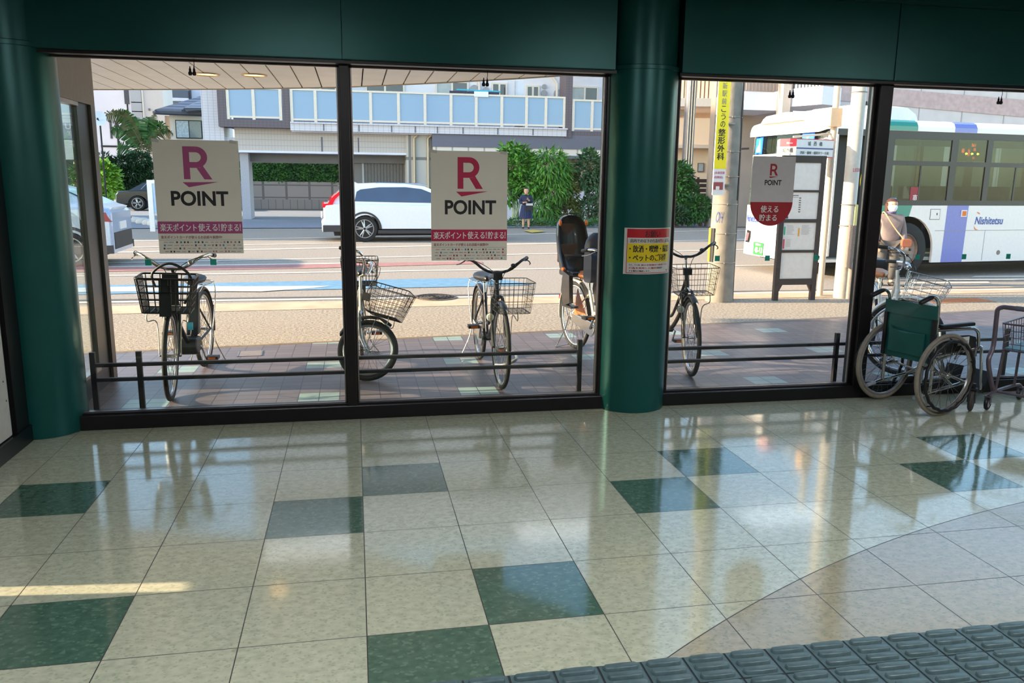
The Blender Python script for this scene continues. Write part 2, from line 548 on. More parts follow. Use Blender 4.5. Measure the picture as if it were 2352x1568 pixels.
for i, (a, b) in enumerate(((-1.82, 1.75), (2.2, 7.1), (7.5, 9.0))):
    struct(bevel(MB().box((a, 2.77, 0.0), (b, 2.93, 0.098)).build('trim_%d' % (7 + i), M_sill), 0.006))
    struct(MB().box((a, 2.72, 2.345), (b, 2.90, 2.366)).build('trim_%d' % (10 + i), M_black))
for i, (a, b) in enumerate(((-0.08, -0.02), (3.772, 3.874))):
    struct(bevel(MB().box((a, 2.775, 0.09), (b, 2.92, 2.36)).build('trim_%d' % (13 + i), M_black), 0.004))
struct(MB().box((-1.83, 2.80, 0.09), (-1.80, 2.92, 2.36)).box((1.715, 2.80, 0.09), (1.745, 2.92, 2.36)).box((2.205, 2.80, 0.09), (2.235, 2.92, 2.36)).build('trim_15', M_black))

# ---- white board at the left wall
t = thing('notice_board', 'white notice board hanging on the dark wall beside the corner column', 'notice board', (-2.055, 0, 0))
MB().box((0.0, 1.35, 0.112), (0.012, 2.375, 1.75)).build('board', mat('white_board', (196, 190, 178), rough=0.6, noise=0.04), t)
for y_, z_ in ((2.33, 0.45), (2.345, 0.33)): MB().ell((0.013, y_, z_), (0.002, 0.004, 0.006)).build('pin', M_sill, t)

# ---- square green marker stickers on the glass
M_stk = mat('teal_sticker', (14, 150, 130), rough=0.5, noise=0.05)
STK = [(-1.32, 'between the left poster and the corner column'), (-0.92, 'under the right edge of the left poster'), (2.61, 'in front of the utility pole'), (3.01, 'left of the timetable board'),
       (3.41, 'right of the timetable board'), (4.27, 'over the bus wheel'), (4.68, 'over the violet stripe of the bus'), (5.08, 'at the right edge of the photo')]
for x, s in STK:
    tag(MB().box((x - 0.019, 2.843, 1.068), (x + 0.019, 2.846, 1.108)).build('glass_sticker', M_stk), 'small square teal marker sticker on the glass ' + s, 'sticker', 'teal stickers on the window')

# ---- socket pairs hanging at the window head
M_sock = mat('black_rubber', (24, 22, 22), rough=0.5, noise=0.1)
for x, zt, zl, s in ((-0.97, 2.345, 2.262, 'in front of the canopy lamps'), (0.87, 2.345, 2.255, 'in front of the pale balcony'), (3.08, 2.345, 2.245, 'above the bus stop sign'), (4.79, 2.345, 2.25, 'above the roof of the bus')):
    t = thing('hanging_socket', 'pair of black lamp sockets on a cord ' + s, 'lamp socket', (x, 2.80, 0), 0, 'socket pairs at the window head')
    MB().tube(spline([(0.012, 0, zt + 0.005), (0.014, 0, zt - 0.03), (0.010, 0, zl + 0.04)]), 0.0022, 6).build('cord', M_sock, t)
    for dx in (-0.012, 0.012):
        MB().lathe([(0.003, 0.042), (0.004, 0.03), (0.007, 0.026), (0.007, 0.012), (0.0115, 0.006), (0.012, -0.004), (0.008, -0.012)], (dx, 0, zl), n=14).build('socket', M_sock, t)

# ---- interior posters on the glass
M_paper = mat('poster_paper', (232, 224, 206), rough=0.55, noise=0.02, nscale=4)
M_mauve = mat('poster_mauve', (172, 74, 122), rough=0.5, noise=0.03)
M_crim = mat('poster_crimson', (190, 20, 72), rough=0.5, noise=0.03)
M_ink = mat('black_ink', (22, 20, 18), rough=0.5, noise=0.05)
M_red = mat('banner_red', (166, 20, 34), rough=0.5, noise=0.03)
M_white = mat('white_ink', (240, 236, 230), rough=0.5, noise=0.02)
M_lg = [mat('logo_blue', (60, 130, 160), noise=0.05), mat('logo_dark', (70, 66, 66), noise=0.05), mat('logo_rose', (176, 130, 124), noise=0.05), mat('logo_red', (170, 50, 60), noise=0.05)]
def r_logo(mb, f, x0, x1, z0, z1):
    """the bold capital R with a round bowl and a straight leg, and the slanted underline below"""
    w, h = x1 - x0, z1 - z0
    q = lambda a, b: (x0 + w * a, z0 + h * b)
    outer = [(0, 0), (0, 1.0), (0.46, 1.0)]
    for k in range(1, 12):
        a = PI / 2 - PI * k / 11
        outer.append((0.46 + 0.40 * math.cos(a), 0.695 + 0.305 * math.sin(a)))
    # bowl as a ring: stem, top bar, arc, leg
    stem = [(0, 0), (0.225, 0), (0.225, 1.0), (0, 1.0)]
    sheet_ = [stem]
    N = 14
    for k in range(N):
        a0 = PI / 2 - PI * k / N; a1 = PI / 2 - PI * (k + 1) / N
        o0 = (0.46 + 0.40 * math.cos(a0), 0.675 + 0.325 * math.sin(a0)); o1 = (0.46 + 0.40 * math.cos(a1), 0.675 + 0.325 * math.sin(a1))
        i0 = (0.44 + 0.195 * math.cos(a0), 0.675 + 0.150 * math.sin(a0)); i1 = (0.44 + 0.195 * math.cos(a1), 0.675 + 0.150 * math.sin(a1))
        sheet_.append([o0, o1, i1, i0][::-1])
    sheet_.append([(0.225, 0.825), (0.44, 0.825), (0.46, 1.0), (0.225, 1.0)])
    sheet_.append([(0.225, 0.35), (0.46, 0.35), (0.44, 0.525), (0.225, 0.525)])
    sheet_.append([(0.72, 0), (1.0, 0), (0.735, 0.349), (0.46, 0.349)])
    sheet_.append([(0.475, 0.35), (0.735, 0.35), (0.69, 0.413), (0.668, 0.398), (0.57, 0.360)])
    for p in sheet_:
        poly(mb, f, [q(*a) for a in p])
def poster(x0, x1, z0, z1, acc, lbl):
    t = thing('poster', lbl, 'poster', ((x0 + x1) / 2, 2.838, z0))
    w, h = x1 - x0, z1 - z0
    MB().box((-w / 2, -0.0015, 0), (w / 2, 0.0015, h)).build('sheet', M_paper, t)
    f = flat((-w / 2, -0.0022, 0), (w, 0, 0), (0, 0, h))
    mb = MB(); r_logo(mb, f, 0.345, 0.675, 0.66, 0.945)
    poly(mb, f, [(0.395, 0.590), (0.745, 0.638), (0.325, 0.633)])
    mb.build('emblem', acc, t)
    put_text(MB(), 'POINT', 0.178, 0.852, 0.425, 0.558, f, 0.03, 4).build('lettering', M_ink, t)
    mb = MB(); poly(mb, f, [(0, 0.180), (1, 0.180), (1, 0.287), (0, 0.287)]); mb.build('band', acc, t)
    f2 = flat((-w / 2, -0.0030, 0), (w, 0, 0), (0, 0, h))
    put_text(MB(), '楽天ポイント', 0.03, 0.455, 0.200, 0.267, f2, 0.03).build('lettering', M_white, t)
    mb = MB(); put_text(mb, '使える', 0.475, 0.70, 0.200, 0.269, f2, 0.03); put_text(mb, '!', 0.715, 0.728, 0.204, 0.267, f2, 0.03); put_text(mb, '貯まる', 0.745, 0.955, 0.200, 0.269, f2, 0.03); put_text(mb, '!', 0.968, 0.98, 0.204, 0.267, f2, 0.03)
    mb.build('lettering', M_white, t)
    put_text(MB(), '楽天ポイントカードが使えるお店続々展開中!', 0.03, 0.75, 0.133, 0.161, f, 0.03).build('lettering', mat(acc.name + '_small', (120, 40, 70) if acc is M_mauve else (130, 16, 50)), t)
    mb = MB(); poly(mb, f, [(0, 0.121), (1, 0.121), (1, 0.1225), (0, 0.1225)]); mb.build('fold_line', M_lg[1], t)
    rnd = random.Random(5)
    for row in range(4):
        mb = MB(); x = 0.04 + rnd.random() * 0.03; zc = 0.102 - row * 0.028
        while x < 0.96:
            sq = rnd.random() < 0.45
            ww = 0.020 if sq else rnd.uniform(0.03, 0.055)
            hh = 0.016 if sq else 0.006
            mb.cur = rnd.choice([0, 1, 2, 1, 2] if acc is M_mauve else [0, 1, 1, 3, 2, 3])
            if sq:
                poly(mb, f, [(x, zc - hh / 2), (x + ww, zc - hh / 2), (x + ww, zc + hh / 2), (x, zc + hh / 2)])
            else:
                nseg = int(ww / 0.008)
                for s_ in range(nseg):
                    xx = x + s_ * ww / nseg
                    poly(mb, f, [(xx, zc - hh / 2), (xx + ww / nseg * 0.7, zc - hh / 2), (xx + ww / nseg * 0.7, zc + hh / 2), (xx, zc + hh / 2)])
            x += ww + rnd.uniform(0.012, 0.03)
        mb.build('logo_row', M_lg, t)
    for xt, zt_ in ((-w / 2 + 0.02, h - 0.006), (w / 2 - 0.03, h - 0.008)):
        MB().cbox((xt, -0.0026, zt_), (0.045, 0.0006, 0.02), 0, 0.15).build('tape_strip', mat('clear_tape', (206, 200, 188), rough=0.25, noise=0.04), t)
    return t
poster(-1.245, -0.725, 1.145, 1.862, M_mauve, 'faded poster with a mauve letter R and POINT, above the bicycle with the black basket')
p2 = poster(0.507, 1.032, 1.088, 1.825, M_crim, 'poster with a crimson letter R and POINT, hiding the front of the white car')
# small hanging banner with a round lower end
BXC = at(1776, 410, 2.836).x
t = thing('banner', 'small banner with R POINT and a half round red end, before the bus', 'banner', (BXC, 2.836, 0))
zb = lambda v: at(1776, v, 2.836).z
w2, zt, zm = 0.168, zb(359), zb(464)
mb = MB(); mb.box((-w2, -0.0015, zm), (w2, 0.0015, zt)); mb.build('sheet', mat('banner_grey', (206, 200, 200), rough=0.55, noise=0.02), t)
half = [(w2 * math.cos(PI + PI * k / 32), zm + w2 * 1.03 * math.sin(PI + PI * k / 32)) for k in range(33)]
MB().prism(half, 'y', -0.0015, 0.0015).build('red_end', M_red, t)
f = flat((0, -0.0022, 0), (1, 0, 0), (0, 0, 1))
mb = MB(); r_logo(mb, f, -0.030, 0.034, zb(403), zb(376)); poly(mb, f, [(-0.026, zb(409)), (0.036, zb(405)), (-0.036, zb(405.5))]); mb.build('emblem', M_red, t)
put_text(MB(), 'POINT', -0.066, 0.067, zb(425.5), zb(413), f, 0.03, 4).build('lettering', M_ink, t)
f3 = flat((0, -0.0030, 0), (1, 0, 0), (0, 0, 1))
put_text(MB(), '使える', -0.083, 0.056, zb(488), zb(472), f3, 0.03).build('lettering', M_white, t)
put_text(MB(), '貯まる', -0.090, 0.048, zb(507.5), zb(492), f3, 0.03).build('lettering', M_white, t)
# notice wrapped round the column
t = thing('notice', 'red, white and yellow warning notice taped round the middle green column', 'notice', (CX, 2.87, 0))
A0, A1 = math.radians(-125.5), math.radians(-36.5)
NZ0, NZ1 = 1.004, 1.323
def cyl(rad):
    def f(a, b):
        an = A0 + (A1 - A0) * a
        tilt = (b - 0.5) * 0.0
        return V(rad * math.cos(an), rad * math.sin(an), NZ0 + (NZ1 - NZ0) * b + tilt)
    return f
def csheet(rad, x0, x1, z0, z1, m, name):
    mb = MB(); sheet(mb, cyl(rad), x0, x1, z0, z1, 24); return mb.build(name, m, t)
M_nw = mat('notice_white', (205, 200, 194), rough=0.3, noise=0.03, coat=0.4); M_ny = mat('notice_yellow', (222, 196, 20), rough=0.3, noise=0.03, coat=0.4); M_nr = mat('notice_red', (182, 22, 36), rough=0.3, coat=0.4)
mb = MB(); rings = []
sheet(mb, cyl(0.2575), 0, 1, 0, 1, 24); sheet(mb, cyl(0.2582), 1, 0, 0, 1, 24); mb.build('sheet', M_nw, t)
for a, b, c, d in ((0.05, 0.06, 0.02, 0.98), (0.94, 0.95, 0.02, 0.98), (0.05, 0.95, 0.02, 0.032)):
    csheet(0.2588, a, b, c, d, M_nr, 'border')
csheet(0.2588, 0.05, 0.95, 0.79, 0.98, M_nr, 'heading_band')
csheet(0.2588, 0.065, 0.935, 0.255, 0.665, M_ny, 'yellow_panel')
c4 = cyl(0.2592)
put_text(MB(), 'お願い', 0.36, 0.66, 0.80, 0.945, c4, 0.02).build('lettering', M_ink, t)
put_text(MB(), '店内での以下の行為を', 0.11, 0.66, 0.685, 0.765, c4, 0.035).build('lettering', M_ink, t); put_text(MB(), 'ます。', 0.80, 0.93, 0.685, 0.765, c4, 0.035).build('lettering', M_ink, t)
put_text(MB(), '禁止し', 0.66, 0.80, 0.685, 0.765, c4, 0.035).build('lettering', M_nr, t)
put_text(MB(), '・飲酒・喫煙・撮影', 0.10, 0.91, 0.475, 0.63, c4, 0.05, 2).build('lettering', M_ink, t)
put_text(MB(), '・ペットのご同伴', 0.10, 0.84, 0.285, 0.435, c4, 0.05, 2).build('lettering', M_ink, t)
put_text(MB(), 'また、その他、', 0.10, 0.30, 0.185, 0.22, c4, 0.03, 1).build('lettering', M_ink, t)
put_text(MB(), '他のお客様のご迷惑になる', 0.31, 0.88, 0.185, 0.22, c4, 0.03, 1).build('lettering', M_nr, t)
put_text(MB(), '行為を発見した場合', 0.10, 0.60, 0.115, 0.155, c4, 0.03, 1).build('lettering', M_nr, t)
put_text(MB(), 'は店員が', 0.61, 0.74, 0.115, 0.155, c4, 0.03, 1).build('lettering', M_ink, t)
put_text(MB(), 'する場合が御座います。', 0.10, 0.48, 0.05, 0.09, c4, 0.03, 1).build('lettering', M_ink, t)
put_text(MB(), '店長', 0.86, 0.91, 0.055, 0.09, c4, 0.03, 1).build('lettering', M_ink, t)
# ================================================================= SETTING: the street outside
def paving_mat():
    m = D.materials.new('dark_paving'); m.use_nodes = True
    t = m.node_tree; N = t.nodes.new; L = t.links.new; b = t.nodes['Principled BSDF']
    tc = N('ShaderNodeTexCoord'); sep = N('ShaderNodeSeparateXYZ'); L(tc.outputs['Object'], sep.inputs[0])
    def mt(op, a, b_=None):
        n = N('ShaderNodeMath'); n.operation = op
        for i, q in enumerate((a, b_)):
            if q is None: continue
            if isinstance(q, (int, float)): n.inputs[i].default_value = q
            else: L(q, n.inputs[i])
        return n.outputs[0]
    A, B = 0.1535, 0.1215
    sx = mt('DIVIDE', mt('SUBTRACT', sep.outputs[0], -0.305), A); sy_ = mt('DIVIDE', mt('SUBTRACT', sep.outputs[1], 3.415), B)
    def edge(s, w):
        f = mt('FRACT', s); return mt('LESS_THAN', mt('MINIMUM', f, mt('SUBTRACT', 1.0, f)), w)
    g = mt('MAXIMUM', edge(sx, 0.022), edge(sy_, 0.03))
    def near(s, per):      # within one tile of a multiple of the lattice
        f = mt('FRACT', mt('ADD', mt('DIVIDE', s, per), 1.0 / per)); return mt('LESS_THAN', f, 2.0 / per)
    green = mt('MULTIPLY', near(sx, 8), near(sy_, 9))
    wn = N('ShaderNodeTexWhiteNoise'); wn.noise_dimensions = '2D'
    cb = N('ShaderNodeCombineXYZ'); L(mt('FLOOR', sx), cb.inputs[0]); L(mt('FLOOR', sy_), cb.inputs[1]); L(cb.outputs[0], wn.inputs['Vector'])
    mx = N('ShaderNodeMix'); mx.data_type = 'RGBA'; mx.inputs[6].default_value = lin((98, 86, 88)); mx.inputs[7].default_value = lin((116, 102, 102)); L(wn.outputs[0], mx.inputs[0])
    m2 = N('ShaderNodeMix'); m2.data_type = 'RGBA'; m2.inputs[7].default_value = lin((142, 160, 152)); L(green, m2.inputs[0]); L(mx.outputs[2], m2.inputs[6])
    m3 = N('ShaderNodeMix'); m3.data_type = 'RGBA'; m3.inputs[7].default_value = lin((58, 50, 52)); L(g, m3.inputs[0]); L(m2.outputs[2], m3.inputs[6])
    L(m3.outputs[2], b.inputs['Base Color'])
    b.inputs['Roughness'].default_value = 0.42
    bp = N('ShaderNodeBump'); bp.invert = True; bp.inputs['Strength'].default_value = 0.4; bp.inputs['Distance'].default_value = 0.004
    L(g, bp.inputs['Height']); L(bp.outputs[0], b.inputs['Normal'])
    return m
def asphalt(name, c1, c2, sc=55):
    m = mat(name, c1, rough=0.85, rgb2=c2, nscale=sc, bump=0.35, bscale=90, spec=0.3)
    return m
M_pave = paving_mat()
M_side = asphalt('gravel_asphalt', (186, 168, 146), (128, 114, 102), 34)
M_road = asphalt('road_asphalt', (170, 156, 142), (142, 130, 120), 30)
M_conc = mat('kerb_concrete', (196, 166, 136), rough=0.8, noise=0.12, nscale=3, bump=0.1)
M_line = mat('white_road_paint', (200, 188, 174), rough=0.7, noise=0.08, nscale=12)
M_blue = mat('blue_road_paint', (104, 142, 168), rough=0.7, noise=0.12, nscale=8)
M_redp = mat('red_road_paint', (164, 112, 106), rough=0.75, noise=0.12, nscale=8)
e0, e1 = V(-9, 4.50, 0), V(16, 7.5, 0)      # boundary of the paving
mb = MB(); mb.add([(-9, 2.93, 0), (16, 2.93, 0), tuple(e1), tuple(e0)], [(0, 1, 2, 3)]); struct(mb.build('pavement_paving', M_pave))
mb = MB(); mb.tube([e0 + V(0, 0.02, 0.0), e1 + V(0, 0.02, 0.0)], 0.012, 6); struct(mb.build('pavement_edging', M_conc))
mb = MB(); mb.add([tuple(e0), tuple(e1), (16, 8.75, 0), (-9, 7.7, 0)], [(0, 1, 2, 3)]); struct(mb.build('pavement_asphalt', M_side))
S_ = 0.042                                   # the street runs at this slope to the window
def strip(name, m, y0, y1, x0=-40, x1=60, z=0.0):
    mb = MB(); mb.add([(x0, y0 + S_ * x0, z), (x1, y0 + S_ * x1, z), (x1, y1 + S_ * x1, z), (x0, y1 + S_ * x1 * 0 + S_ * x0, z)], [(0, 1, 2, 3)])
    return struct(mb.build(name, m))
strip('road_kerb_strip', M_conc, 7.76, 8.42, z=0.004)
strip('road_surface', M_road, 8.42, 29.6)
strip('ground_far_pavement', asphalt('far_pavement', (142, 142, 150), (128, 128, 138), 20), 25.2, 29.6, z=0.02)
strip('ground_beyond', asphalt('far_yard', (150, 150, 152), (138, 138, 142), 10), 29.6, 120, x0=-90, x1=120)
strip('road_near_shoulder', M_side, 2.93 + 0.0, 8.42, x0=-40, x1=-9)
def line_uv(name, m, u1, v1, u2, v2, wd, x0=-30, x1=40, z=0.006):
    a, b = onz(u1, v1), onz(u2, v2); k = (b.y - a.y) / (b.x - a.x)
    f = lambda x: a.y + k * (x - a.x)
    mb = MB(); mb.add([(x0, f(x0) - wd / 2, z), (x1, f(x1) - wd / 2, z), (x1, f(x1) + wd / 2, z), (x0, f(x0) + wd / 2, z)], [(0, 1, 2, 3)])
    return struct(mb.build(name, m))
line_uv('road_line', M_line, 400, 692, 1250, 680, 0.17)
line_uv('road_line', M_line, 400, 631, 1250, 617.5, 0.17)
line_uv('road_line', M_line, 400, 601, 1250, 583, 0.2)
line_uv('road_line', M_line, 400, 577, 1250, 559.5, 0.3)
line_uv('road_line', M_line, 400, 566, 1250, 549, 0.2, x1=0.2)
line_uv('road_line', M_line, 400, 552, 1250, 537, 0.3)
line_uv('road_line', M_line, 400, 611, 800, 605, 0.2, x1=-0.3, z=0.009)
line_uv('road_line', mat('dark_gutter', (92, 86, 84), rough=0.8, noise=0.1), 400, 687, 1250, 675.5, 0.12, z=0.005)
def quad(name, m, uvs, z=0.008):
    mb = MB(); mb.add([onz(u, v, z) for u, v in uvs], [tuple(range(len(uvs)))])
    return struct(mb.build(name, m))
quad('road_marking_lane_arrow', M_blue, [(-200, 684), (900, 661), (1195, 655), (1222, 652), (1130, 637), (800, 643), (-200, 664)])
quad('road_marking_arrow', M_line, [(-200, 675), (380, 668), (600, 669), (720, 661), (760, 656), (560, 657), (380, 656), (-200, 669)], 0.011)
quad('road_marking_red_lane', M_redp, [(-200, 630), (700, 616), (1110, 605), (1105, 600), (800, 604), (-200, 618)], 0.007)
quad('road_marking_yellow_tactile', mat('yellow_tactile', (206, 176, 84), rough=0.7, noise=0.1), [(1202, 529), (1222, 534), (1254, 531), (1226, 527)], 0.03)
for k in range(3):
    quad('road_marking_crossing', M_line, [(2090 + 70 * k, 651 - 7 * k), (2275 + 90 * k, 650 - 7 * k), (2270 + 80 * k, 646 - 7 * k), (2100 + 70 * k, 647 - 7 * k)], 0.007)
# manhole cover
c = onz(999, 684); t = thing('manhole_cover', 'round iron manhole cover across the kerb strip of the road', 'manhole cover', (c.x, c.y, 0.006))
MB().lathe([(0.31, 0), (0.31, 0.008), (0.285, 0.010)], n=40).build('rim', mat('iron', (120, 104, 92), rough=0.6, metal=0.5, noise=0.2), t)
mb = MB()
for k in range(5):
    mb.torus((0, 0, 0.010), 'z', 0.05 + 0.05 * k, 0.012, 36, 5)
for k in range(16):
    a = 2 * PI * k / 16; mb.cbox((0.19 * math.cos(a), 0.19 * math.sin(a), 0.01), (0.16, 0.03, 0.014), a)
mb.build('pattern', mat('iron_dark', (66, 56, 50), rough=0.6, metal=0.5, noise=0.2), t)
c = onz(2180, 691); t = thing('access_cover', 'flat orange brown access cover set in the asphalt pavement', 'access cover', (c.x, c.y, 0.003), 0.04)
bevel(MB().box((-0.62, -0.17, 0), (0.62, 0.17, 0.006)).build('plate', mat('rust_plate', (190, 104, 48), rough=0.8, noise=0.2, nscale=12), t), 0.003)
MB().box((-0.64, -0.19, 0), (0.64, 0.19, 0.003)).build('surround', M_side, t)
c = onz(575, 812); t = thing('access_cover', 'small square cover inset in the dark paving behind the rail', 'access cover', (c.x, c.y, 0.001), 0.06)
MB().box((-0.10, -0.12, 0), (0.10, 0.12, 0.003)).build('plate', mat('cover_grey', (128, 116, 114), rough=0.6, noise=0.1), t)
for x_ in (0.10, -0.112): MB().box((x_, -0.12, 0), (x_ + 0.012, 0.12, 0.005)).build('edge_strip', M_silver, t)

# ---- low black double rails outside the window
M_rail = mat('rail_paint', (40, 34, 40), rough=0.45, metal=0.3, noise=0.15, nscale=15)
def rail(x0, x1, posts, lbl, zt=(0.372, 0.270)):
    t = thing('barrier_rail', lbl, 'barrier', (0, 3.06, 0))
    for z in zt:
        MB().rbox((x0, -0.015, z - 0.013), (x1, 0.015, z + 0.013), 0.005, 'x', 2).build('rail', M_rail, t)
    for x in posts:
        MB().rbox((x - 0.018, -0.0151, 0), (x + 0.018, 0.0151, 0.462), 0.004, 'z', 2).build('post', M_rail, t)
    return t
rail(at(215, 838, 3.06).x, at(1332, 800, 3.06).x, [at(214, 880, 3.06).x + 0.01, at(323, 870, 3.06).x, at(1330, 850, 3.06).x], 'low black two-bar steel rail outside the left and middle panes')
rail(2.0, at(2318, 790, 3.06).x, [at(1918, 830, 3.06).x, at(2305, 830, 3.06).x], 'low black two-bar steel rail outside the panes right of the column')

# ---- canopy soffit
M_sof = mat('soffit_panel', (232, 226, 214), rough=0.34, metal=0.1, noise=0.05, nscale=4)
edge = [(-3.3, 7.25), (-2.76, 7.1), (-1.39, 6.64), (-0.12, 6.08), (0.8, 5.42), (1.53, 4.82), (1.95, 4.42), (2.25, 3.8), (2.3, 3.0)]
def edge_y(x):
    for (a, b), (c, d) in zip(edge[:-1], edge[1:]):
        if a <= x <= c: return b + (d - b) * (x - a) / (c - a)
    return 3.0
mb = MB(); x = -3.3
while x < 2.25:
    xa, xb = x + 0.006, min(x + 0.2, 2.3) - 0.006
    ya, yb = edge_y(xa), edge_y(xb)
    mb.add([(xa, 2.95, 2.55), (xb, 2.95, 2.55), (xb, yb, 2.55), (xa, ya, 2.55), (xa, 2.95, 2.57), (xb, 2.95, 2.57), (xb, yb, 2.57), (xa, ya, 2.57)],
           [(0, 3, 2, 1), (4, 5, 6, 7), (0, 1, 5, 4), (1, 2, 6, 5), (2, 3, 7, 6), (3, 0, 4, 7)])
    x += 0.2
t = thing('canopy', 'canopy with a pale slatted metal soffit above the pavement', 'canopy', (0, 0, 0)); t['kind'] = 'structure'
mb.build('soffit', M_sof, t)
E2 = [(x, edge_y(x)) for x in [-3.3 + 0.2 * k for k in range(45)] if x <= 2.3]
rings = [[(x, y - 0.01, 2.545), (x, y + 0.05, 2.545), (x, y + 0.05, 2.75), (x, y - 0.01, 2.75)] for x, y in E2]
MB().loft(rings, True, True, False).build('fascia', mat('canopy_edge', (112, 104, 98), rough=0.4, metal=0.4, noise=0.06), t)
n_ = len(E2); vs = [(x, 2.95, z) for z in (2.58, 2.75) for x, y in E2] + [(x, y, z) for z in (2.58, 2.75) for x, y in E2]
fs = []
for i in range(n_ - 1):
    fs += [(i, i + 1, 2 * n_ + i + 1, 2 * n_ + i), (n_ + i, 3 * n_ + i, 3 * n_ + i + 1, n_ + i + 1)]
MB().add(vs, fs).build('deck', mat('canopy_deck', (60, 56, 54), rough=0.8, noise=0.1), t)
M_glow = mat('warm_lamp', (255, 190, 110), emit=3.0)
for u, v, s in ((475, 170, 'left of the two canopy lamps'), (584, 172, 'right of the two canopy lamps')):
    c = onz(u, v, 2.55)
    q = thing('downlight', 'glowing round recessed downlight, ' + s, 'downlight', (c.x, c.y, 2.55), 0, 'downlights in the canopy')
    MB().torus((0, 0, -0.001), 'z', 0.105, 0.010, 28, 6).build('ring', mat('lamp_ring', (190, 170, 140), rough=0.3, metal=0.6), q)
    MB().lathe([(0.10, -0.001), (0.07, 0.0005), (0.02, 0.001)], n=28).build('lamp', M_glow, q)

# ---- glazed side screen of the entrance on the left
XS = -1.97
t = D.objects.new('window_6', None); COL.objects.link(t); struct(t, 'dark framed glass side screen of the entrance left of the window')
M_scr = mat('screen_grey', (118, 110, 104), rough=0.5, metal=0.3, noise=0.05)
MB().box((XS - 0.06, 2.95, 2.16), (XS + 0.02, 4.24, 2.548)).build('header_panel', M_scr, t)
MB().box((XS - 0.05, 3.87, 0.0), (XS + 0.0, 4.14, 2.16)).build('door_leaf_frame', mat('screen_dark', (20, 19, 18), rough=0.3, metal=0.3, noise=0.1), t)
MB().box((XS - 0.06, 4.14, 0.0), (XS + 0.02, 4.24, 2.16)).build('post', mat('screen_post', (96, 86, 80), rough=0.4, metal=0.4, noise=0.06), t)
MB().box((XS - 0.05, 2.95, 0.0), (XS + 0.0, 3.87, 0.16)).build('kick_panel', mat('screen_dark', (20, 19, 18)), t)
MB().box((XS - 0.04, 2.95, 0.16), (XS + 0.012, 3.87, 0.185)).box((XS - 0.04, 2.95, 2.13), (XS + 0.012, 3.87, 2.16)).build('glazing_bead', M_silver, t)
MB().box((XS - 0.03, 2.95, 0.18), (XS - 0.02, 3.87, 2.14)).build('pane', M_glass, t)
# ================================================================= BICYCLES
M_tyre = mat('tyre_rubber', (24, 22, 23), rough=0.75, noise=0.15, nscale=30)
M_rim = mat('alloy_rim', (188, 186, 184), rough=0.28, metal=0.9, noise=0.06)
M_spk = mat('steel_spoke', (120, 116, 112), rough=0.35, metal=0.8, noise=0.05)
M_chr = mat('chrome_tube', (206, 204, 202), rough=0.18, metal=1.0, noise=0.04)
M_bk = mat('black_plastic', (15, 14, 16), rough=0.5, noise=0.12, nscale=20)
M_sad = mat('black_saddle', (22, 22, 25), rough=0.38, noise=0.12)
M_brown = mat('brown_saddle', (176, 104, 46), rough=0.45, noise=0.15)
M_wire = mat('black_wire', (16, 15, 16), rough=0.4, metal=0.3, noise=0.1)
M_wireS = mat('silver_wire', (196, 188, 180), rough=0.25, metal=0.9, noise=0.05)
M_refl = mat('red_reflector', (150, 24, 20), rough=0.3, noise=0.05)
M_org = mat('orange_reflector', (226, 110, 34), rough=0.3, noise=0.05)
M_lens = mat('clear_lens', (226, 224, 210), rough=0.1, noise=0.04, coat=0.5)

def wheel(parent, M, R, x, nsp=28, tr=0.018, name='wheel', tyre=None):
    c = (x, 0, R)
    w_ = MB(M).torus(c, 'y', R - tr, tr, 56, 10).build(name, tyre or M_tyre, parent)
    MB(M).torus(c, 'y', R - 2 * tr - 0.008, 0.012, 56, 8, sq=0.9).build('rim', M_rim, w_)
    MB(M).lathe([(0.006, -0.05), (0.006, -0.034), (0.022, -0.033), (0.022, -0.026), (0.013, -0.022), (0.013, 0.022), (0.022, 0.026), (0.022, 0.033), (0.006, 0.034), (0.006, 0.05)], c, 'y', 14).build('hub', M_chr, w_)
    mb = MB(M)
    for k in range(nsp):
        a = 2 * PI * k / nsp; s = 1 if k % 2 else -1
        b = a + (0.35 if (k // 2) % 2 else -0.35)
        mb.tube([(x + 0.02 * math.cos(b * 1.0 + 0.9 * (1 if (k // 2) % 2 else -1)), s * 0.03, R + 0.02 * math.sin(b + 0.9 * (1 if (k // 2) % 2 else -1))),
                 (x + (R - 2 * tr - 0.012) * math.cos(a), 0, R + (R - 2 * tr - 0.012) * math.sin(a))], 0.0014, 4)
    mb.build('spokes', M_spk, w_)
    return w_
def fender(M, x, R, a0, a1, n=20, rad=0.024):
    mb = MB(M); rings = []
    for i in range(n + 1):
        a = a0 + (a1 - a0) * i / n; ring = []
        for th in (-85, -55, -25, 0, 25, 55, 85):
            t = math.radians(th); rr = R - 0.012 + rad * math.cos(t)
            ring.append(V(x + rr * math.cos(a), rad * 1.1 * math.sin(t), R + rr * math.sin(a)))
        for th in (85, 55, 25, 0, -25, -55, -85):
            t = math.radians(th); rr = R - 0.014 + rad * math.cos(t) - 0.002
            ring.append(V(x + rr * math.cos(a), rad * 1.05 * math.sin(t), R + rr * math.sin(a)))
        rings.append(ring)
    return mb.loft(rings, True, True, True)
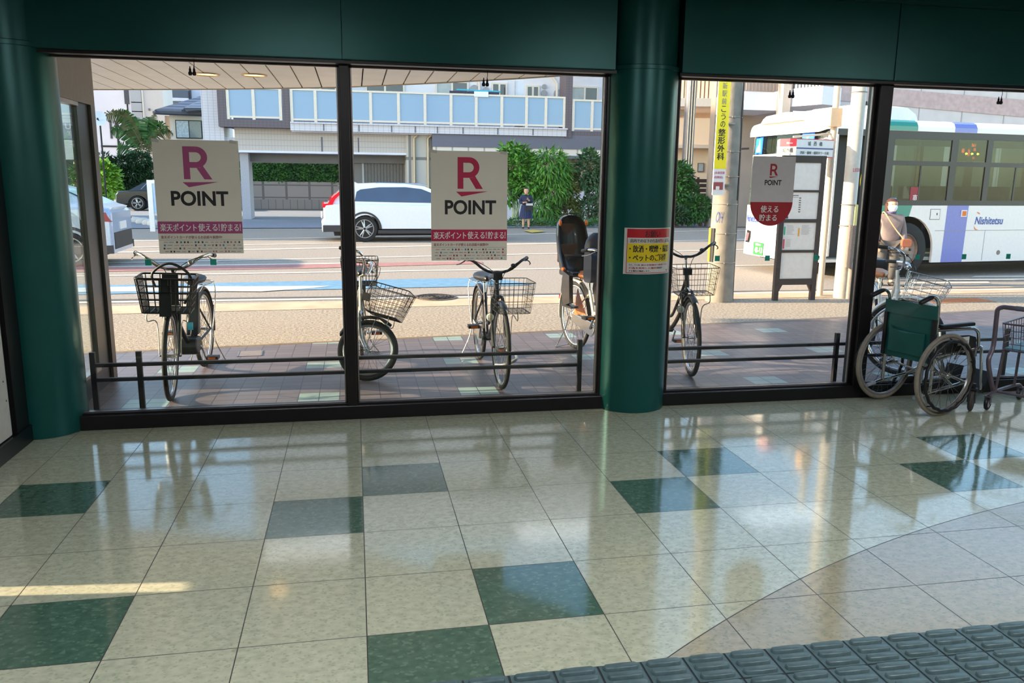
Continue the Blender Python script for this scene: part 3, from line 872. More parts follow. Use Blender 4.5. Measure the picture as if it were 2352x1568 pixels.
def wire_basket(M, x0, x1, w0, w1, z0, z1, m, parent, dx=0.035, rows=4, flare=0.05, r=0.0022, rr=0.0042, plastic=False):
    """open wire basket: x0..x1 at the bottom, half widths w0 (bottom) and w1 (top)"""
    def ringpts(t):
        xa, xb = x0 - flare * 0.4 * t, x1 + flare * t; wd = w0 + (w1 - w0) * t; z = z0 + (z1 - z0) * t; c = 0.03
        P = []
        for cx_, cy_, a0 in ((xb - c, wd - c, 0), (xa + c, wd - c, 90), (xa + c, -wd + c, 180), (xb - c, -wd + c, 270)):
            for k in range(4):
                a = math.radians(a0 + 30 * k); P.append((cx_ + c * math.cos(a), cy_ + c * math.sin(a), z))
        return P
    b = MB(M).tube(ringpts(1.0), rr, 8, True).build('basket', m, parent)
    mb = MB(M)
    mb.tube(ringpts(0.0), rr * 0.8, 6, True)
    for k in range(1, rows + 1):
        mb.tube(ringpts(k / (rows + 1.0)), r, 5, True)
    nx = max(3, int((x1 - x0) / dx)); ny = max(3, int(2 * w0 / dx))
    for k in range(nx + 1):
        t = k / nx
        for s in (-1, 1):
            mb.tube([(x0 + 0.01 + (x1 - x0 - 0.02) * t, s * w0, z0), (x0 - flare * 0.4 + 0.02 + (x1 - x0 + flare * 1.4 - 0.04) * t, s * w1, z1)], r, 5)
        mb.tube([(x0 + 0.01 + (x1 - x0 - 0.02) * t, -w0, z0), (x0 + 0.01 + (x1 - x0 - 0.02) * t, w0, z0)], r, 5)
    for k in range(ny + 1):
        t = k / ny
        ya, yb = (-w0 + 0.01) + (2 * w0 - 0.02) * t, (-w1 + 0.02) + (2 * w1 - 0.04) * t
        mb.tube([(x0, ya, z0), (x0 - flare * 0.4, yb, z1)], r, 5); mb.tube([(x1, ya, z0), (x1 + flare, yb, z1)], r, 5)
        mb.tube([(x0, ya, z0), (x1, ya, z0)], r, 5)
    mb.build('wire_mesh', m, b)
    return b

def bicycle(label, fx, fy, head, steer=0.0, R=0.335, wb=1.13, frame=None, basket=None, bar='city', motor=False, saddle=None, stand=True, rack=True, chaincase=None, light=True, folding=False, seat_z=0.80, bar_z=0.98, basketm=None, fend=None, lock=False, tyre=None, rear_basket=False, boff=0.0, bthick=1.0, name='bicycle'):
    ha = math.radians(head)
    d = V(math.cos(ha), math.sin(ha), 0)
    t = thing(name, label, 'bicycle', (fx - d.x * wb, fy - d.y * wb, 0), ha)
    frame = frame or M_bk; saddle = saddle or M_sad; fend = fend or frame
    hz = 2 * R + 0.06                                     # lower end of the head tube
    ax = lambda z: wb - 0.05 - 0.34 * (z - R)
    hx = V(-0.34, 0, 1).normalized()
    HB = V(ax(hz), 0, hz); HT = V(ax(hz + 0.15), 0, hz + 0.15)
    if folding:
        HT = V(ax(hz + 0.11), 0, hz + 0.11)
    Ms = Matrix.Translation(HB) @ Matrix.Rotation(math.radians(steer), 4, hx) @ Matrix.Translation(-HB)
    BB = V(0.46, 0, 0.28) if not folding else V(0.42, 0, 0.29)
    ST = V(BB.x - 0.15, 0, seat_z - 0.14)
    # frame
    mb = MB()
    mb.tube([HB - hx * 0.02, HT + hx * 0.01], 0.019, 10)
    if folding:
        mb.tube(spline([HB + hx * 0.03, V(HB.x - 0.22, 0, hz - 0.08), V(BB.x + 0.12, 0, 0.40), V(BB.x - 0.03, 0, 0.36)], 5), 0.026, 10)
    else:
        mb.tube(spline([HB + hx * 0.005, V(HB.x - 0.12, 0, hz - 0.20), V(BB.x + 0.13, 0, 0.335), BB + V(0.02, 0, 0.02)], 6), 0.019, 10)
        if not motor:
            mb.tube(spline([HB + hx * 0.10, V(HB.x - 0.14, 0, hz - 0.04), V(BB.x + 0.10, 0, 0.44), V(BB.x - 0.045, 0, 0.42)], 6), 0.014, 8)
    mb.tube([BB, ST], 0.016, 10)
    for s in (-1, 1):
        mb.tube([BB + V(-0.02, s * 0.03, 0), V(0.02, s * 0.055, R)], 0.010, 7)
        mb.tube([ST + V(0, s * 0.016, -0.04), V(0.0, s * 0.055, R)], 0.008, 7)
    mb.lathe([(0.022, -0.04), (0.022, 0.04)], BB, 'y', 12)
    mb.build('frame', frame, t)
    MB().tube([ST + V(0, 0, -0.02), ST + V(-0.03, 0, 0.12)], 0.0125, 10).build('seat_post', M_chr, t)
    # saddle
    sp = ST + V(-0.03, 0, 0.13)
    mb = MB(); rings = []
    for k, (dx_, wd, hh, dz) in enumerate(((-0.125, 0.05, 0.02, 0.015), (-0.11, 0.088, 0.036, 0.012), (-0.05, 0.094, 0.04, 0.005), (0.02, 0.06, 0.034, 0.0), (0.08, 0.032, 0.028, 0.002), (0.13, 0.024, 0.024, 0.004), (0.145, 0.012, 0.014, 0.0))):
        rings.append([sp + V(dx_, wd * math.cos(2 * PI * j / 12), dz + hh * math.sin(2 * PI * j / 12)) for j in range(12)])
    mb.loft(rings); sd_ = mb.build('saddle', saddle, t)
    mb = MB()
    for s in (-1, 1):
        mb.tube([sp + V(-0.09, s * 0.03, -0.02), sp + V(0.0, s * 0.02, -0.045), sp + V(0.1, s * 0.012, -0.018)], 0.0035, 6)
        mb.torus(sp + V(-0.085, s * 0.045, -0.042), 'z', 0.016, 0.004, 14, 5)
    mb.build('saddle_spring', M_chr, sd_)
    # wheels
    wheel(t, None, R, 0, 32 if R > 0.3 else 24, tyre=tyre)
    wheel(t, Ms, R, wb, 32 if R > 0.3 else 24, tyre=tyre, tr=0.018 if R > 0.3 else 0.022)
    # fork
    mb = MB(Ms)
    mb.tube([HB - hx * 0.02, HB - hx * 0.035], 0.024, 10)
    for s in (-1, 1):
        mb.tube(spline([HB - hx * 0.02 + V(0, s * 0.01, 0), HB - hx * 0.05 + V(0, s * 0.045, 0), V(ax(R + 0.10), s * 0.052, R + 0.10), V(wb, s * 0.055, R)], 4), [0.013] * 9 + [0.011] * 3 + [0.009], 8)
    mb.tube([(wb, -0.075, R), (wb, 0.075, R)], 0.006, 8)
    mb.build('fork', frame if not folding else M_chr, t)
    # mudguards
    fender(Ms, wb, R + 0.012, math.radians(62), math.radians(165) if not folding else math.radians(168)).build('front_mudguard', fend, t)
    fender(None, 0, R + 0.012, math.radians(35), math.radians(195)).build('rear_mudguard', fend, t)
    mb = MB(Ms)
    for s in (-1, 1): mb.tube([(wb, s * 0.058, R), (wb - (R + 0.01) * 0.85, s * 0.025, R + 0.10)], 0.0022, 5)
    mb.build('mudguard_stay', M_chr, t)
    MB().cbox((-(R + 0.03) * 0.94, 0, R + 0.14), (0.014, 0.05, 0.04)).build('rear_reflector', M_refl, t)
    # handlebar
    top = HT + hx * max(0.0, (bar_z - 0.06 - HT.z))
    mb = MB(Ms)
    mb.tube([HT, top, top + V(0.035, 0, 0.03)], 0.0125, 10)
    mb.build('stem', M_chr if not folding and frame is not M_bk else frame if frame is not M_sad else M_chr, t)
    c = top + V(0.035, 0, 0.03)
    barm = M_bk if bar == 'black' else M_chr
    half = [c, c + V(0.0, 0.05, 0.0), c + V(0.01, 0.12, 0.03), c + V(0.0, 0.19, 0.085), c + V(-0.06, 0.245, 0.105), c + V(-0.13, 0.27, 0.10), c + V(-0.22, 0.285, 0.085)]
    if bar == 'flat':
        half = [c, c + V(0, 0.05, 0.0), c + V(0, 0.10, 0.06), c + V(-0.02, 0.17, 0.12), c + V(-0.07, 0.22, 0.135), c + V(-0.20, 0.245, 0.12)]
    P = spline(half, 4); mir = [V(p.x, -p.y, p.z) for p in P[::-1]]
    hb = MB(Ms).tube(mir[:-1] + P, 0.0112, 9).build('handlebar', barm, t)
    for s in (-1, 1):
        a, b = [V(p.x, s * p.y, p.z) for p in (half[-2], half[-1])]
        g = (b - a).normalized()
        MB(Ms).tube([a, a + g * 0.02, b - g * 0.01, b], [0.0165, 0.0165, 0.0165, 0.012], 10).build('grip', M_bk, hb)
        q = V(half[-3].x, s * half[-3].y, half[-3].z)
        MB(Ms).tube(spline([q + V(0.01, s * 0.0, -0.012), q + V(0.035, s * 0.02, -0.02), q + V(-0.02, s * 0.045, -0.045), q + V(-0.11, s * 0.06, -0.06)], 4), 0.0048, 6).build('brake_lever', M_bk if bar == 'black' else M_chr, hb)
        MB(Ms).tube(spline([q + V(0.03, s * 0.0, -0.018), q + V(0.10, -s * 0.08, -0.02), c + V(0.10, s * 0.04, 0.0), c + V(0.06, s * 0.012, -0.13), HB + V(0.03, s * 0.01, 0.03)], 5), 0.0028, 5).build('brake_cable', M_bk, hb)
    MB(Ms).ell(c + V(0.012, 0.13, 0.055), (0.022, 0.022, 0.016)).build('bell', M_bk if bar == 'black' else M_chr, hb)
    # front basket
    if basket:
        bl, bw, bz0, bz1, dx_ = basket
        bm = basketm or M_wire
        Mb = Ms @ Matrix.Translation((0, boff, 0))
        wire_basket(Mb, HB.x + 0.075, HB.x + 0.075 + bl, bw * 0.82, bw, bz0, bz1, bm, t, dx_, r=0.0022 * bthick, rr=0.0042 * bthick)
        mb = MB(Ms)
        for s in (-1, 1):
            mb.tube(spline([(HB.x + 0.09 + bl * 0.7, s * bw * 0.7, bz0), (HB.x + 0.10 + bl * 0.65, s * bw * 0.7, bz0 - 0.07), (wb + 0.01, s * 0.085, R + 0.25), (wb, s * 0.075, R)], 5), 0.0042, 6)
        mb.tube([(HB.x + 0.02, 0, bz0 + 0.02), (HB.x + 0.12, 0, bz0)], 0.008, 6)
        mb.build('basket_stay', M_chr if bm is not M_wire else M_wireS, t)
        MB(Ms).cbox(HT + V(0.05, 0, 0.0), (0.05, 0.07, 0.06)).build('basket_bracket', M_bk, t)
    if motor:
        MB(Ms).rbox((wb - 0.03, -0.075, 2 * R - 0.0), (wb + 0.03, 0.075, 2 * R + 0.04), 0.015, 'x', 3).build('lamp_body', mat('lamp_silver', (190, 186, 176), rough=0.2, metal=0.6, noise=0.05), t)
        MB(Ms).box((HB.x + 0.085, -0.055, 0.69), (HB.x + 0.10, 0.055, 0.93)).build('basket_bracket', M_bk, t)
        MB(Ms).box((HB.x + 0.36, -0.04, 0.66), (HB.x + 0.375, 0.04, 0.93)).build('basket_bracket', M_bk, t)
    elif light:
        MB(Ms).lathe([(0.012, -0.03), (0.03, 0.0), (0.034, 0.03), (0.034, 0.036)], (wb - 0.06, -0.085, R + 0.24), 'x', 14).build('lamp_body', M_bk if frame is not M_chr else M_chr, t)
        MB(Ms).lathe([(0.032, 0.035), (0.026, 0.045), (0.01, 0.05)], (wb - 0.06, -0.085, R + 0.24), 'x', 14).build('lamp_lens', M_lens, t)
    # crank, pedals, chain case
    mb = MB(); pc = math.radians(50 if not folding else 10)
    for s, a in ((-1, pc), (1, pc + PI)):
        e = BB + V(0.165 * math.cos(a), s * 0.075, 0.165 * math.sin(a))
        MB().tube([BB + V(0, s * 0.05, 0), BB + V(0.01 * math.cos(a), s * 0.07, 0.01 * math.sin(a)), e], 0.009, 7).build('crank', M_chr, t)
        p = MB(); p.rbox((e.x - 0.045, min(e.y + s * 0.015, e.y + s * 0.11), e.z - 0.014), (e.x + 0.045, max(e.y + s * 0.015, e.y + s * 0.11), e.z + 0.014), 0.008, 'y', 3)
        pd = p.build('pedal', M_bk, t)
        MB().box((e.x + 0.045, e.y + s * 0.06 - 0.03, e.z - 0.008), (e.x + 0.048, e.y + s * 0.06 + 0.03, e.z + 0.008)).build('pedal_reflector', M_org, pd)
        MB().box((e.x - 0.048, e.y + s * 0.06 - 0.03, e.z - 0.008), (e.x - 0.045, e.y + s * 0.06 + 0.03, e.z + 0.008)).build('pedal_reflector', M_org, pd)
    cm = chaincase or M_chr
    mb = MB(); ring = []
    pts = []
    for k in range(13):
        a = -PI / 2 + PI * k / 12; pts.append((BB.x + 0.068 * math.cos(a), BB.z + 0.068 * math.sin(a)))
    for k in range(9):
        a = PI / 2 + PI * k / 8; pts.append((0.0 + 0.038 * math.cos(a), R + 0.038 * math.sin(a)))
    mb.prism(pts, 'y', -0.062, -0.045)
    bevel(mb.build('chain_guard', cm, t), 0.004)
    if motor:
        mb = MB(); mb.prism([(BB.x - 0.10, 0.24), (BB.x + 0.10, 0.22), (BB.x + 0.16, 0.29), (BB.x + 0.12, 0.36), (BB.x - 0.06, 0.35)], 'y', -0.07, 0.07)
        bevel(mb.build('motor', M_bk, t), 0.02, 3)
        b_ = MB(); b_.prism([(BB.x - 0.10, 0.36), (BB.x - 0.02, 0.36), (BB.x - 0.13, 0.70), (BB.x - 0.20, 0.70)], 'y', -0.05, 0.05)
        bt = b_.build('battery', M_bk, t); bevel(bt, 0.012, 2)
        MB().cbox((BB.x + 0.005, 0.0, 0.44), (0.012, 0.04, 0.06)).build('battery_label', mat('teal_label', (70, 170, 190), rough=0.4, noise=0.05), bt)
    if rack:
        mb = MB(); z = R * 2 + 0.06
        mb.tube(spline([(0.18, 0.05, z), (0.0, 0.07, z), (-0.2, 0.065, z), (-0.25, 0.0, z), (-0.2, -0.065, z), (0.0, -0.07, z), (0.18, -0.05, z)], 5), 0.005, 6)
        for xx in (-0.15, -0.05, 0.05): mb.tube([(xx, -0.068, z), (xx, 0.068, z)], 0.003, 5)
        for s in (-1, 1):
            mb.tube(spline([(-0.16, s * 0.066, z), (-0.14, s * 0.085, z - 0.10), (-0.02, s * 0.075, R + 0.02), (0, s * 0.07, R)], 5), 0.0045, 6)
        mb.tube([(0.18, 0.05, z), (ST.x - 0.01, 0.016, ST.z - 0.02)], 0.004, 5).tube([(0.18, -0.05, z), (ST.x - 0.01, -0.016, ST.z - 0.02)], 0.004, 5)
        mb.build('rear_rack', M_chr, t)
    if stand:
        mb = MB()
        mb.tube(spline([(0.0, 0.07, R), (-0.03, 0.085, R - 0.12), (-0.09, 0.15, 0.03), (-0.10, 0.16, 0.008), (-0.11, 0.10, 0.012), (-0.12, 0.0, 0.022), (-0.11, -0.10, 0.012), (-0.10, -0.16, 0.008), (-0.09, -0.15, 0.03), (-0.03, -0.085, R - 0.12), (0, -0.07, R)], 4), 0.0058, 7)
        mb.build('kickstand', M_chr if frame is not M_bk or motor else M_bk, t)
    if lock:
        MB(Ms).tube(spline([(wb + 0.02, 0.04, R - 0.02), (wb + 0.10, 0.09, R - 0.03), (wb + 0.20, 0.08, R - 0.06), (wb + 0.20, -0.02, R - 0.10), (wb + 0.10, -0.06, R - 0.12)], 5), 0.012, 8).build('lock', mat('grey_lock', (176, 174, 172), rough=0.3, metal=0.5, noise=0.05), t)
    if rear_basket:
        wire_basket(None, -0.24, 0.10, 0.15, 0.17, R * 2 + 0.16, R * 2 + 0.40, M_wire, t, 0.03)
        MB().box((-0.05, -0.05, R * 2 + 0.06), (0.02, 0.05, R * 2 + 0.16)).build('basket_bracket', M_bk, t)
    return t
M_gry = mat('graphite_paint', (44, 42, 50), rough=0.3, metal=0.4, noise=0.08)
M_brz = mat('dark_bronze_paint', (50, 42, 34), rough=0.3, metal=0.4, noise=0.08)
M_sil = mat('silver_paint', (176, 172, 160), rough=0.3, metal=0.5, noise=0.06)
M_wht = mat('white_paint', (236, 228, 218), rough=0.25, noise=0.03, coat=0.5)
M_cha = mat('champagne_paint', (226, 214, 196), rough=0.25, metal=0.2, noise=0.04, coat=0.4)
b1 = bicycle('black electric bicycle with black wire basket under the left poster', -1.37, 3.48, -92.5, 7, frame=M_bk, basket=(0.27, 0.195, 0.68, 0.93, 0.045), motor=True, bthick=1.7, bar='city', fend=M_bk, chaincase=M_sil, bar_z=0.99)
MBX = MB()
# thick black cable lock looped in its basket
MB(Matrix.Translation((1.0, 0.02, 0.82))).tube(spline([(0.08, -0.10, 0.02), (0.05, -0.12, 0.12), (0.05, 0.0, 0.19), (0.06, 0.13, 0.12), (0.05, 0.15, 0.0), (0.10, 0.10, -0.10)], 6), 0.010, 8).build('cable_lock', M_bk, b1)
b2 = bicycle('silver folding bicycle behind the black mullion with its front wheel turned sideways', 0.03, 3.90, -90, 76, R=0.255, wb=0.98, frame=M_sil, basket=(0.26, 0.16, 0.56, 0.80, 0.032), bar='flat', folding=True, fend=M_bk, rear_basket=True, seat_z=0.82, bar_z=0.90, rack=True, light=False)
b3 = bicycle('black city bicycle parked under the middle poster with a grey lock on its front wheel', 1.11, 3.47, -90, 1, frame=M_gry, basket=(0.28, 0.155, 0.63, 0.87, 0.034), boff=0.07, bthick=0.75, bar='black', lock=True, fend=M_gry, bar_z=0.93)
b4 = bicycle('champagne bicycle with a large black child seat, half hidden by the middle column', 2.31, 3.80, -80, 0, frame=M_cha, bar='city', fend=M_cha, saddle=M_brown, chaincase=M_chr, seat_z=0.76, rack=True)
b5 = bicycle('dark bronze city bicycle just right of the middle green column', 2.80, 3.66, -95, -6, frame=M_brz, basket=(0.29, 0.18, 0.72, 0.95, 0.045), bthick=0.75, bar='black', fend=M_brz, basketm=M_wire, chaincase=M_sil, bar_z=1.04)
b6 = bicycle('white bicycle with brown saddle and silver basket behind the wheelchair', 4.64, 3.46, -112, 68, frame=M_wht, basket=(0.26, 0.15, 0.645, 0.88, 0.06), bar='city', fend=M_wht, saddle=M_brown, basketm=M_wireS, chaincase=M_wht, bar_z=0.94)
# ---- child seat on the champagne bicycle (rear)
M_cs = mat('child_seat_shell', (34, 30, 30), rough=0.25, noise=0.1, coat=0.3)
M_cb = mat('child_seat_pad', (112, 72, 44), rough=0.7, noise=0.15)
cs = MB(); rings = []
for z, xo, wd, dp in ((0.74, -0.02, 0.14, 0.17), (0.80, -0.05, 0.165, 0.19), (0.95, -0.12, 0.17, 0.15), (1.10, -0.17, 0.165, 0.13), (1.22, -0.20, 0.15, 0.13), (1.285, -0.21, 0.10, 0.12), (1.305, -0.215, 0.04, 0.11)):
    ring = []
    for a in (-100, -80, -55, -25, 0, 25, 55, 80, 100):
        t_ = math.radians(a); ring.append((xo - dp * math.cos(t_) + 0.05, wd * math.sin(t_), z))
    for a in (100, 80, 55, 25, 0, -25, -55, -80, -100):
        t_ = math.radians(a); ring.append((xo - (dp - 0.018) * math.cos(t_) + 0.05, (wd - 0.016) * math.sin(t_), z))
    rings.append(ring)
cs.loft(rings, True, True, True); shell = cs.build('child_seat', M_cs, b4)
MB().rbox((-0.10, -0.14, 0.735), (0.22, 0.14, 0.79), 0.03, 'y', 4).build('seat_base', M_cs, shell)
MB().rbox((-0.21, -0.115, 0.84), (-0.185, 0.115, 1.02), 0.02, 'x', 4).rbox((-0.255, -0.11, 1.05), (-0.235, 0.11, 1.22), 0.02, 'x', 4).build('pad', M_cb, shell)
for s in (-1, 1):
    MB().prism([(0.10, 0.79), (0.24, 0.76), (0.26, 0.50), (0.12, 0.46), (0.06, 0.60)], 'y', min(s * 0.15, s * 0.19), max(s * 0.15, s * 0.19)).rbox((0.10, min(s * 0.12, s * 0.2), 0.455), (0.32, max(s * 0.12, s * 0.2), 0.475), 0.01, 'y', 3).build('foot_rest', M_cs, shell)
    MB().ell((-0.10, s * 0.14, 1.235), (0.02, 0.015, 0.03)).ell((0.02, s * 0.15, 0.80), (0.03, 0.02, 0.02)).build('orange_clip', M_org, shell)
MB().torus((-0.02, 0, 0.93), 'z', 0.15, 0.016, 16, 6, -1.2, 1.2).build('guard_bar', M_bk, shell)
mb = MB(); mb.ell((0.42, 0, 1.02), (0.10, 0.12, 0.16)); mb.rbox((0.40, -0.12, 0.72), (0.56, 0.12, 1.0), 0.05, 'y', 4); mb.build('seat_cover', mat('navy_cover', (34, 36, 56), rough=0.5, noise=0.1), b4)
MB().prism([(0.16, 0.62), (0.36, 0.40), (0.10, 0.36)], 'y', -0.064, -0.058).build('skirt_guard', mat('orange_guard', (200, 100, 50), rough=0.4, noise=0.08), b4)
# ---- dark rear bag with a grey pattern on the white bicycle
mb = MB(); mb.rbox((-0.34, -0.13, 0.74), (-0.02, 0.13, 0.90), 0.05, 'y', 4); bg_ = mb.build('rear_bag', M_bk, b6)
mb = MB()
for k in range(4): mb.tube(spline([(-0.32 + 0.08 * k, -0.132, 0.75), (-0.30 + 0.08 * k, -0.134, 0.83), (-0.28 + 0.08 * k, -0.10, 0.902), (-0.28 + 0.08 * k, 0.1, 0.902)], 4), 0.004, 5)
mb.build('piping', mat('grey_piping', (180, 180, 184), rough=0.5), bg_)

# ================================================================= WHEELCHAIR
wc = thing('wheelchair', 'folding wheelchair with a dark green back rest standing in front of the right window pane', 'wheelchair', (4.055, 2.475, 0), math.radians(14.3))
M_gv = mat('green_vinyl', (20, 88, 82), rough=0.42, noise=0.08, nscale=8, bump=0.1, bscale=18)
M_bv = mat('black_vinyl', (22, 22, 24), rough=0.5, noise=0.1)
M_gt = mat('grey_brown_tyre', (132, 122, 108), rough=0.7, noise=0.12, nscale=25)
for s in (-1, 1):
    Mw = Matrix.Translation((0, s * 0.255, 0))
    w_ = wheel(wc, Mw, 0.302, 0, 28, tr=0.0155, tyre=M_gt)
    mb = MB(Mw)
    P = []
    for k in range(80):
        a = 2 * PI * k / 80; rr = 0.252 + 0.0035 * math.sin(a * 20)
        P.append((rr * math.cos(a), s * 0.045, 0.302 + rr * math.sin(a)))
    mb.tube(P, 0.0115, 8, True)
    for k in range(5):
        a = 2 * PI * k / 5 + 0.3
        mb.tube([(0.255 * math.cos(a), s * 0.04, 0.302 + 0.255 * math.sin(a)), (0.268 * math.cos(a), s * 0.004, 0.302 + 0.268 * math.sin(a))], 0.005, 5)
    mb.build('hand_rim', M_bk, w_)
fr = MB()
for s in (-1, 1):
    y = s * 0.205
    fr.tube(spline([(-0.07, y, 0.16), (-0.07, y, 0.5), (-0.075, y, 0.75), (-0.085, y, 0.825), (-0.12, y, 0.86), (-0.16, y, 0.863), (-0.23, y, 0.842)], 5), 0.0125, 10)
    fr.tube(spline([(-0.07, y, 0.622), (0.10, y, 0.618), (0.28, y, 0.612), (0.345, y, 0.604), (0.385, y, 0.57), (0.40, y, 0.50), (0.40, y, 0.44)], 5), 0.0115, 10)
    fr.tube([(-0.07, y, 0.43), (0.40, y, 0.455)], 0.0125, 9)
    fr.tube([(-0.22, y, 0.145), (-0.07, y, 0.17), (0.36, y, 0.215)], 0.0115, 9)
    fr.tube([(0.36, y, 0.10), (0.375, y, 0.46)], 0.0125, 9)
    fr.tube([(-0.07, y, 0.43), (0.05, y, 0.30), (0.30, y, 0.21)], 0.009, 8)
    fr.tube([(0, y, 0.302), (0, s * 0.25, 0.302)], 0.012, 8)
    fr.tube([(-0.05, y, 0.302), (0.06, y, 0.302)], 0.016, 8)
    fr.tube(spline([(0.37, y, 0.46), (0.43, y, 0.465), (0.475, y * 0.9, 0.43), (0.53, y * 0.8, 0.27), (0.57, y * 0.75, 0.115)], 5), 0.0115, 9)
fr.tube([(0.16, -0.2, 0.20), (0.16, 0.2, 0.44)], 0.011, 8).tube([(0.18, 0.2, 0.20), (0.18, -0.2, 0.44)], 0.011, 8)
fr.build('frame', M_chr, wc)
for s in (-1, 1):
    y = s * 0.205
    MB().tube([(-0.15, y, 0.864), (-0.175, y, 0.861), (-0.265, y, 0.832), (-0.272, y, 0.829)], [0.014, 0.0175, 0.0175, 0.012], 12).build('push_handle', M_bk, wc)
    MB().rbox((-0.03, y - 0.022, 0.632), (0.31, y + 0.022, 0.660), 0.012, 'x', 4).build('arm_pad', M_bv, wc)
    g = MB(); g.prism([(-0.05, 0.46), (-0.05, 0.575), (0.28, 0.565), (0.36, 0.545), (0.395, 0.40), (0.36, 0.40), (0.1, 0.44)], 'y', y - 0.004, y + 0.004)
    gd = g.build('side_guard', M_bv, wc)
    if s == -1:
        MB().box((0.165, y - 0.0065, 0.495), (0.285, y - 0.004, 0.555)).build('maker_label', mat('label_white', (206, 208, 204), rough=0.4, noise=0.03), gd)
        put_text(MB(), 'Rewomer', 0.178, 0.272, 0.508, 0.54, flat((0, y - 0.0072, 0), (1, 0, 0), (0, 0, 1)), 0.01, 2).build('lettering', mat('label_teal', (50, 140, 160), rough=0.4), gd)
    # leg rest, foot plate, heel pad
    MB().cbox((0.60, s * 0.115, 0.17), (0.012, 0.13, 0.17), 0.12 * s, 0.35).build('foot_plate', M_bk, wc)
    # castor
    a = math.radians(28 if s < 0 else -40)
    Mc = Matrix.Translation((0.365, s * 0.235, 0)) @ Matrix.Rotation(a + PI, 4, 'Z')
    ck = MB(Mc); ck.tube([(0, 0, 0.20), (0, 0, 0.165)], 0.016, 10); ck.rbox((-0.02, -0.028, 0.145), (0.035, 0.028, 0.168), 0.008, 'y', 2)
    for q in (-1, 1): ck.prism([(-0.015, 0.165), (0.02, 0.165), (0.055, 0.07), (0.035, 0.06)], 'y', min(q * 0.022, q * 0.028), max(q * 0.022, q * 0.028))
    co = ck.build('castor_fork', M_bk, wc)
    MB(Mc).torus((0.045, 0, 0.075), 'y', 0.058, 0.017, 28, 8).build('castor_wheel', mat('castor_rubber', (60, 54, 50), rough=0.7, noise=0.1), co)
    MB(Mc).lathe([(0.02, -0.014), (0.048, -0.01), (0.048, 0.01), (0.02, 0.014)], (0.045, 0, 0.075), 'y', 20).build('castor_hub', M_bk, co)
    MB().tube([(0.13, y + s * 0.02, 0.40), (0.16, y + s * 0.03, 0.47), (0.185, y + s * 0.035, 0.53)], 0.006, 7).build('brake_lever', M_chr, wc)
    MB().tube([(-0.23, y, 0.143), (-0.15, y, 0.156)], 0.014, 8).build('tipping_lever', mat('grey_plastic', (150, 156, 166), rough=0.4, noise=0.05), wc)
# seat, back
rings = []
for x in (-0.04, 0.1, 0.25, 0.39):
    rings.append([(x, y, 0.462 - 0.03 * (1 - (y / 0.19) ** 2)) for y in (-0.19, -0.12, 0, 0.12, 0.19)] + [(x, y, 0.452 - 0.03 * (1 - (y / 0.19) ** 2)) for y in (0.19, 0.12, 0, -0.12, -0.19)])
MB().loft(rings, True, True, False).build('seat', M_bv, wc)
def back_sheet(z0, z1, sag, off, w=0.212, nz=8, ny=12, th=0.006):
    vs = []; rings = []
    for i in range(nz + 1):
        z = z0 + (z1 - z0) * i / nz; r1 = []; r2 = []
        for j in range(ny + 1):
            y = -w + 2 * w * j / ny
            d_ = sag * (1 - (y / w) ** 2) + 0.004 * math.sin(z * 30 + y * 9)
            r1.append((-0.085 - off + d_ * -0.0 - d_, y, z)); r2.append((-0.085 - off + th - d_, y, z))
        rings.append(r1 + r2[::-1])
    return MB().loft(rings, True, True, True)
bk = back_sheet(0.375, 0.785, 0.012, 0.004).build('back_rest', M_gv, wc)
back_sheet(0.70, 0.797, 0.012, 0.016, 0.220, 4).build('top_flap', M_gv, bk)
mb = MB(); rings = []
for i in range(7):
    z = 0.42 + 0.17 * i / 6
    rings.append([(-0.101 - 0.012 - 0.016 * (i / 6) * (1 - (y / 0.15) ** 2) - 0.004, y, z - 0.018 * (i / 6) * (1 - abs(y) / 0.15) + (0.02 if i == 6 and y > 0.1 else 0)) for y in (-0.15, -0.1, -0.05, 0, 0.05, 0.1, 0.15)] + [(-0.105, y, z) for y in (0.15, 0.1, 0.05, 0, -0.05, -0.1, -0.15)])
mb.loft(rings, True, True, False); mb.build('pocket', M_gv, bk)
for y_ in (0.19, -0.216): MB().box((-0.108, y_, 0.38), (-0.082, y_ + 0.026, 0.70)).build('edge_strap', M_bv, bk)

# ================================================================= SHOPPING CART
ct = thing('shopping_cart', 'grey wire shopping cart with a teal tray at the right edge of the photo', 'shopping cart', (4.70, 2.09, 0), math.radians(30))
M_ct = mat('cart_tube', (112, 100, 108), rough=0.4, metal=0.5, noise=0.1)
P = spline([(0.10, 0.25, 0.12), (0.02, 0.26, 0.25), (-0.03, 0.27, 0.38), (0.03, 0.27, 0.48), (0.02, 0.27, 0.70), (0.015, 0.265, 0.755), (0.015, 0.23, 0.775)], 4)
MB().tube(P + [V(p.x, -p.y, p.z) for p in P[::-1]], 0.0165, 10).build('frame', M_ct, ct)
MB().tube([(0.015, 0.15, 0.775), (0.015, -0.15, 0.775)], 0.0185, 12).build('handle', mat('cart_handle', (96, 96, 112), rough=0.4, noise=0.06), ct)
bsk = wire_basket(None, 0.07, 0.50, 0.215, 0.24, 0.455, 0.65, M_ct, ct, 0.048, rows=3, flare=0.04, r=0.0026, rr=0.007)
MB().box((0.08, -0.21, 0.46), (0.49, 0.21, 0.47)).build('tray', mat('cart_tray', (86, 132, 142), rough=0.5, noise=0.06), ct)
mb = MB()
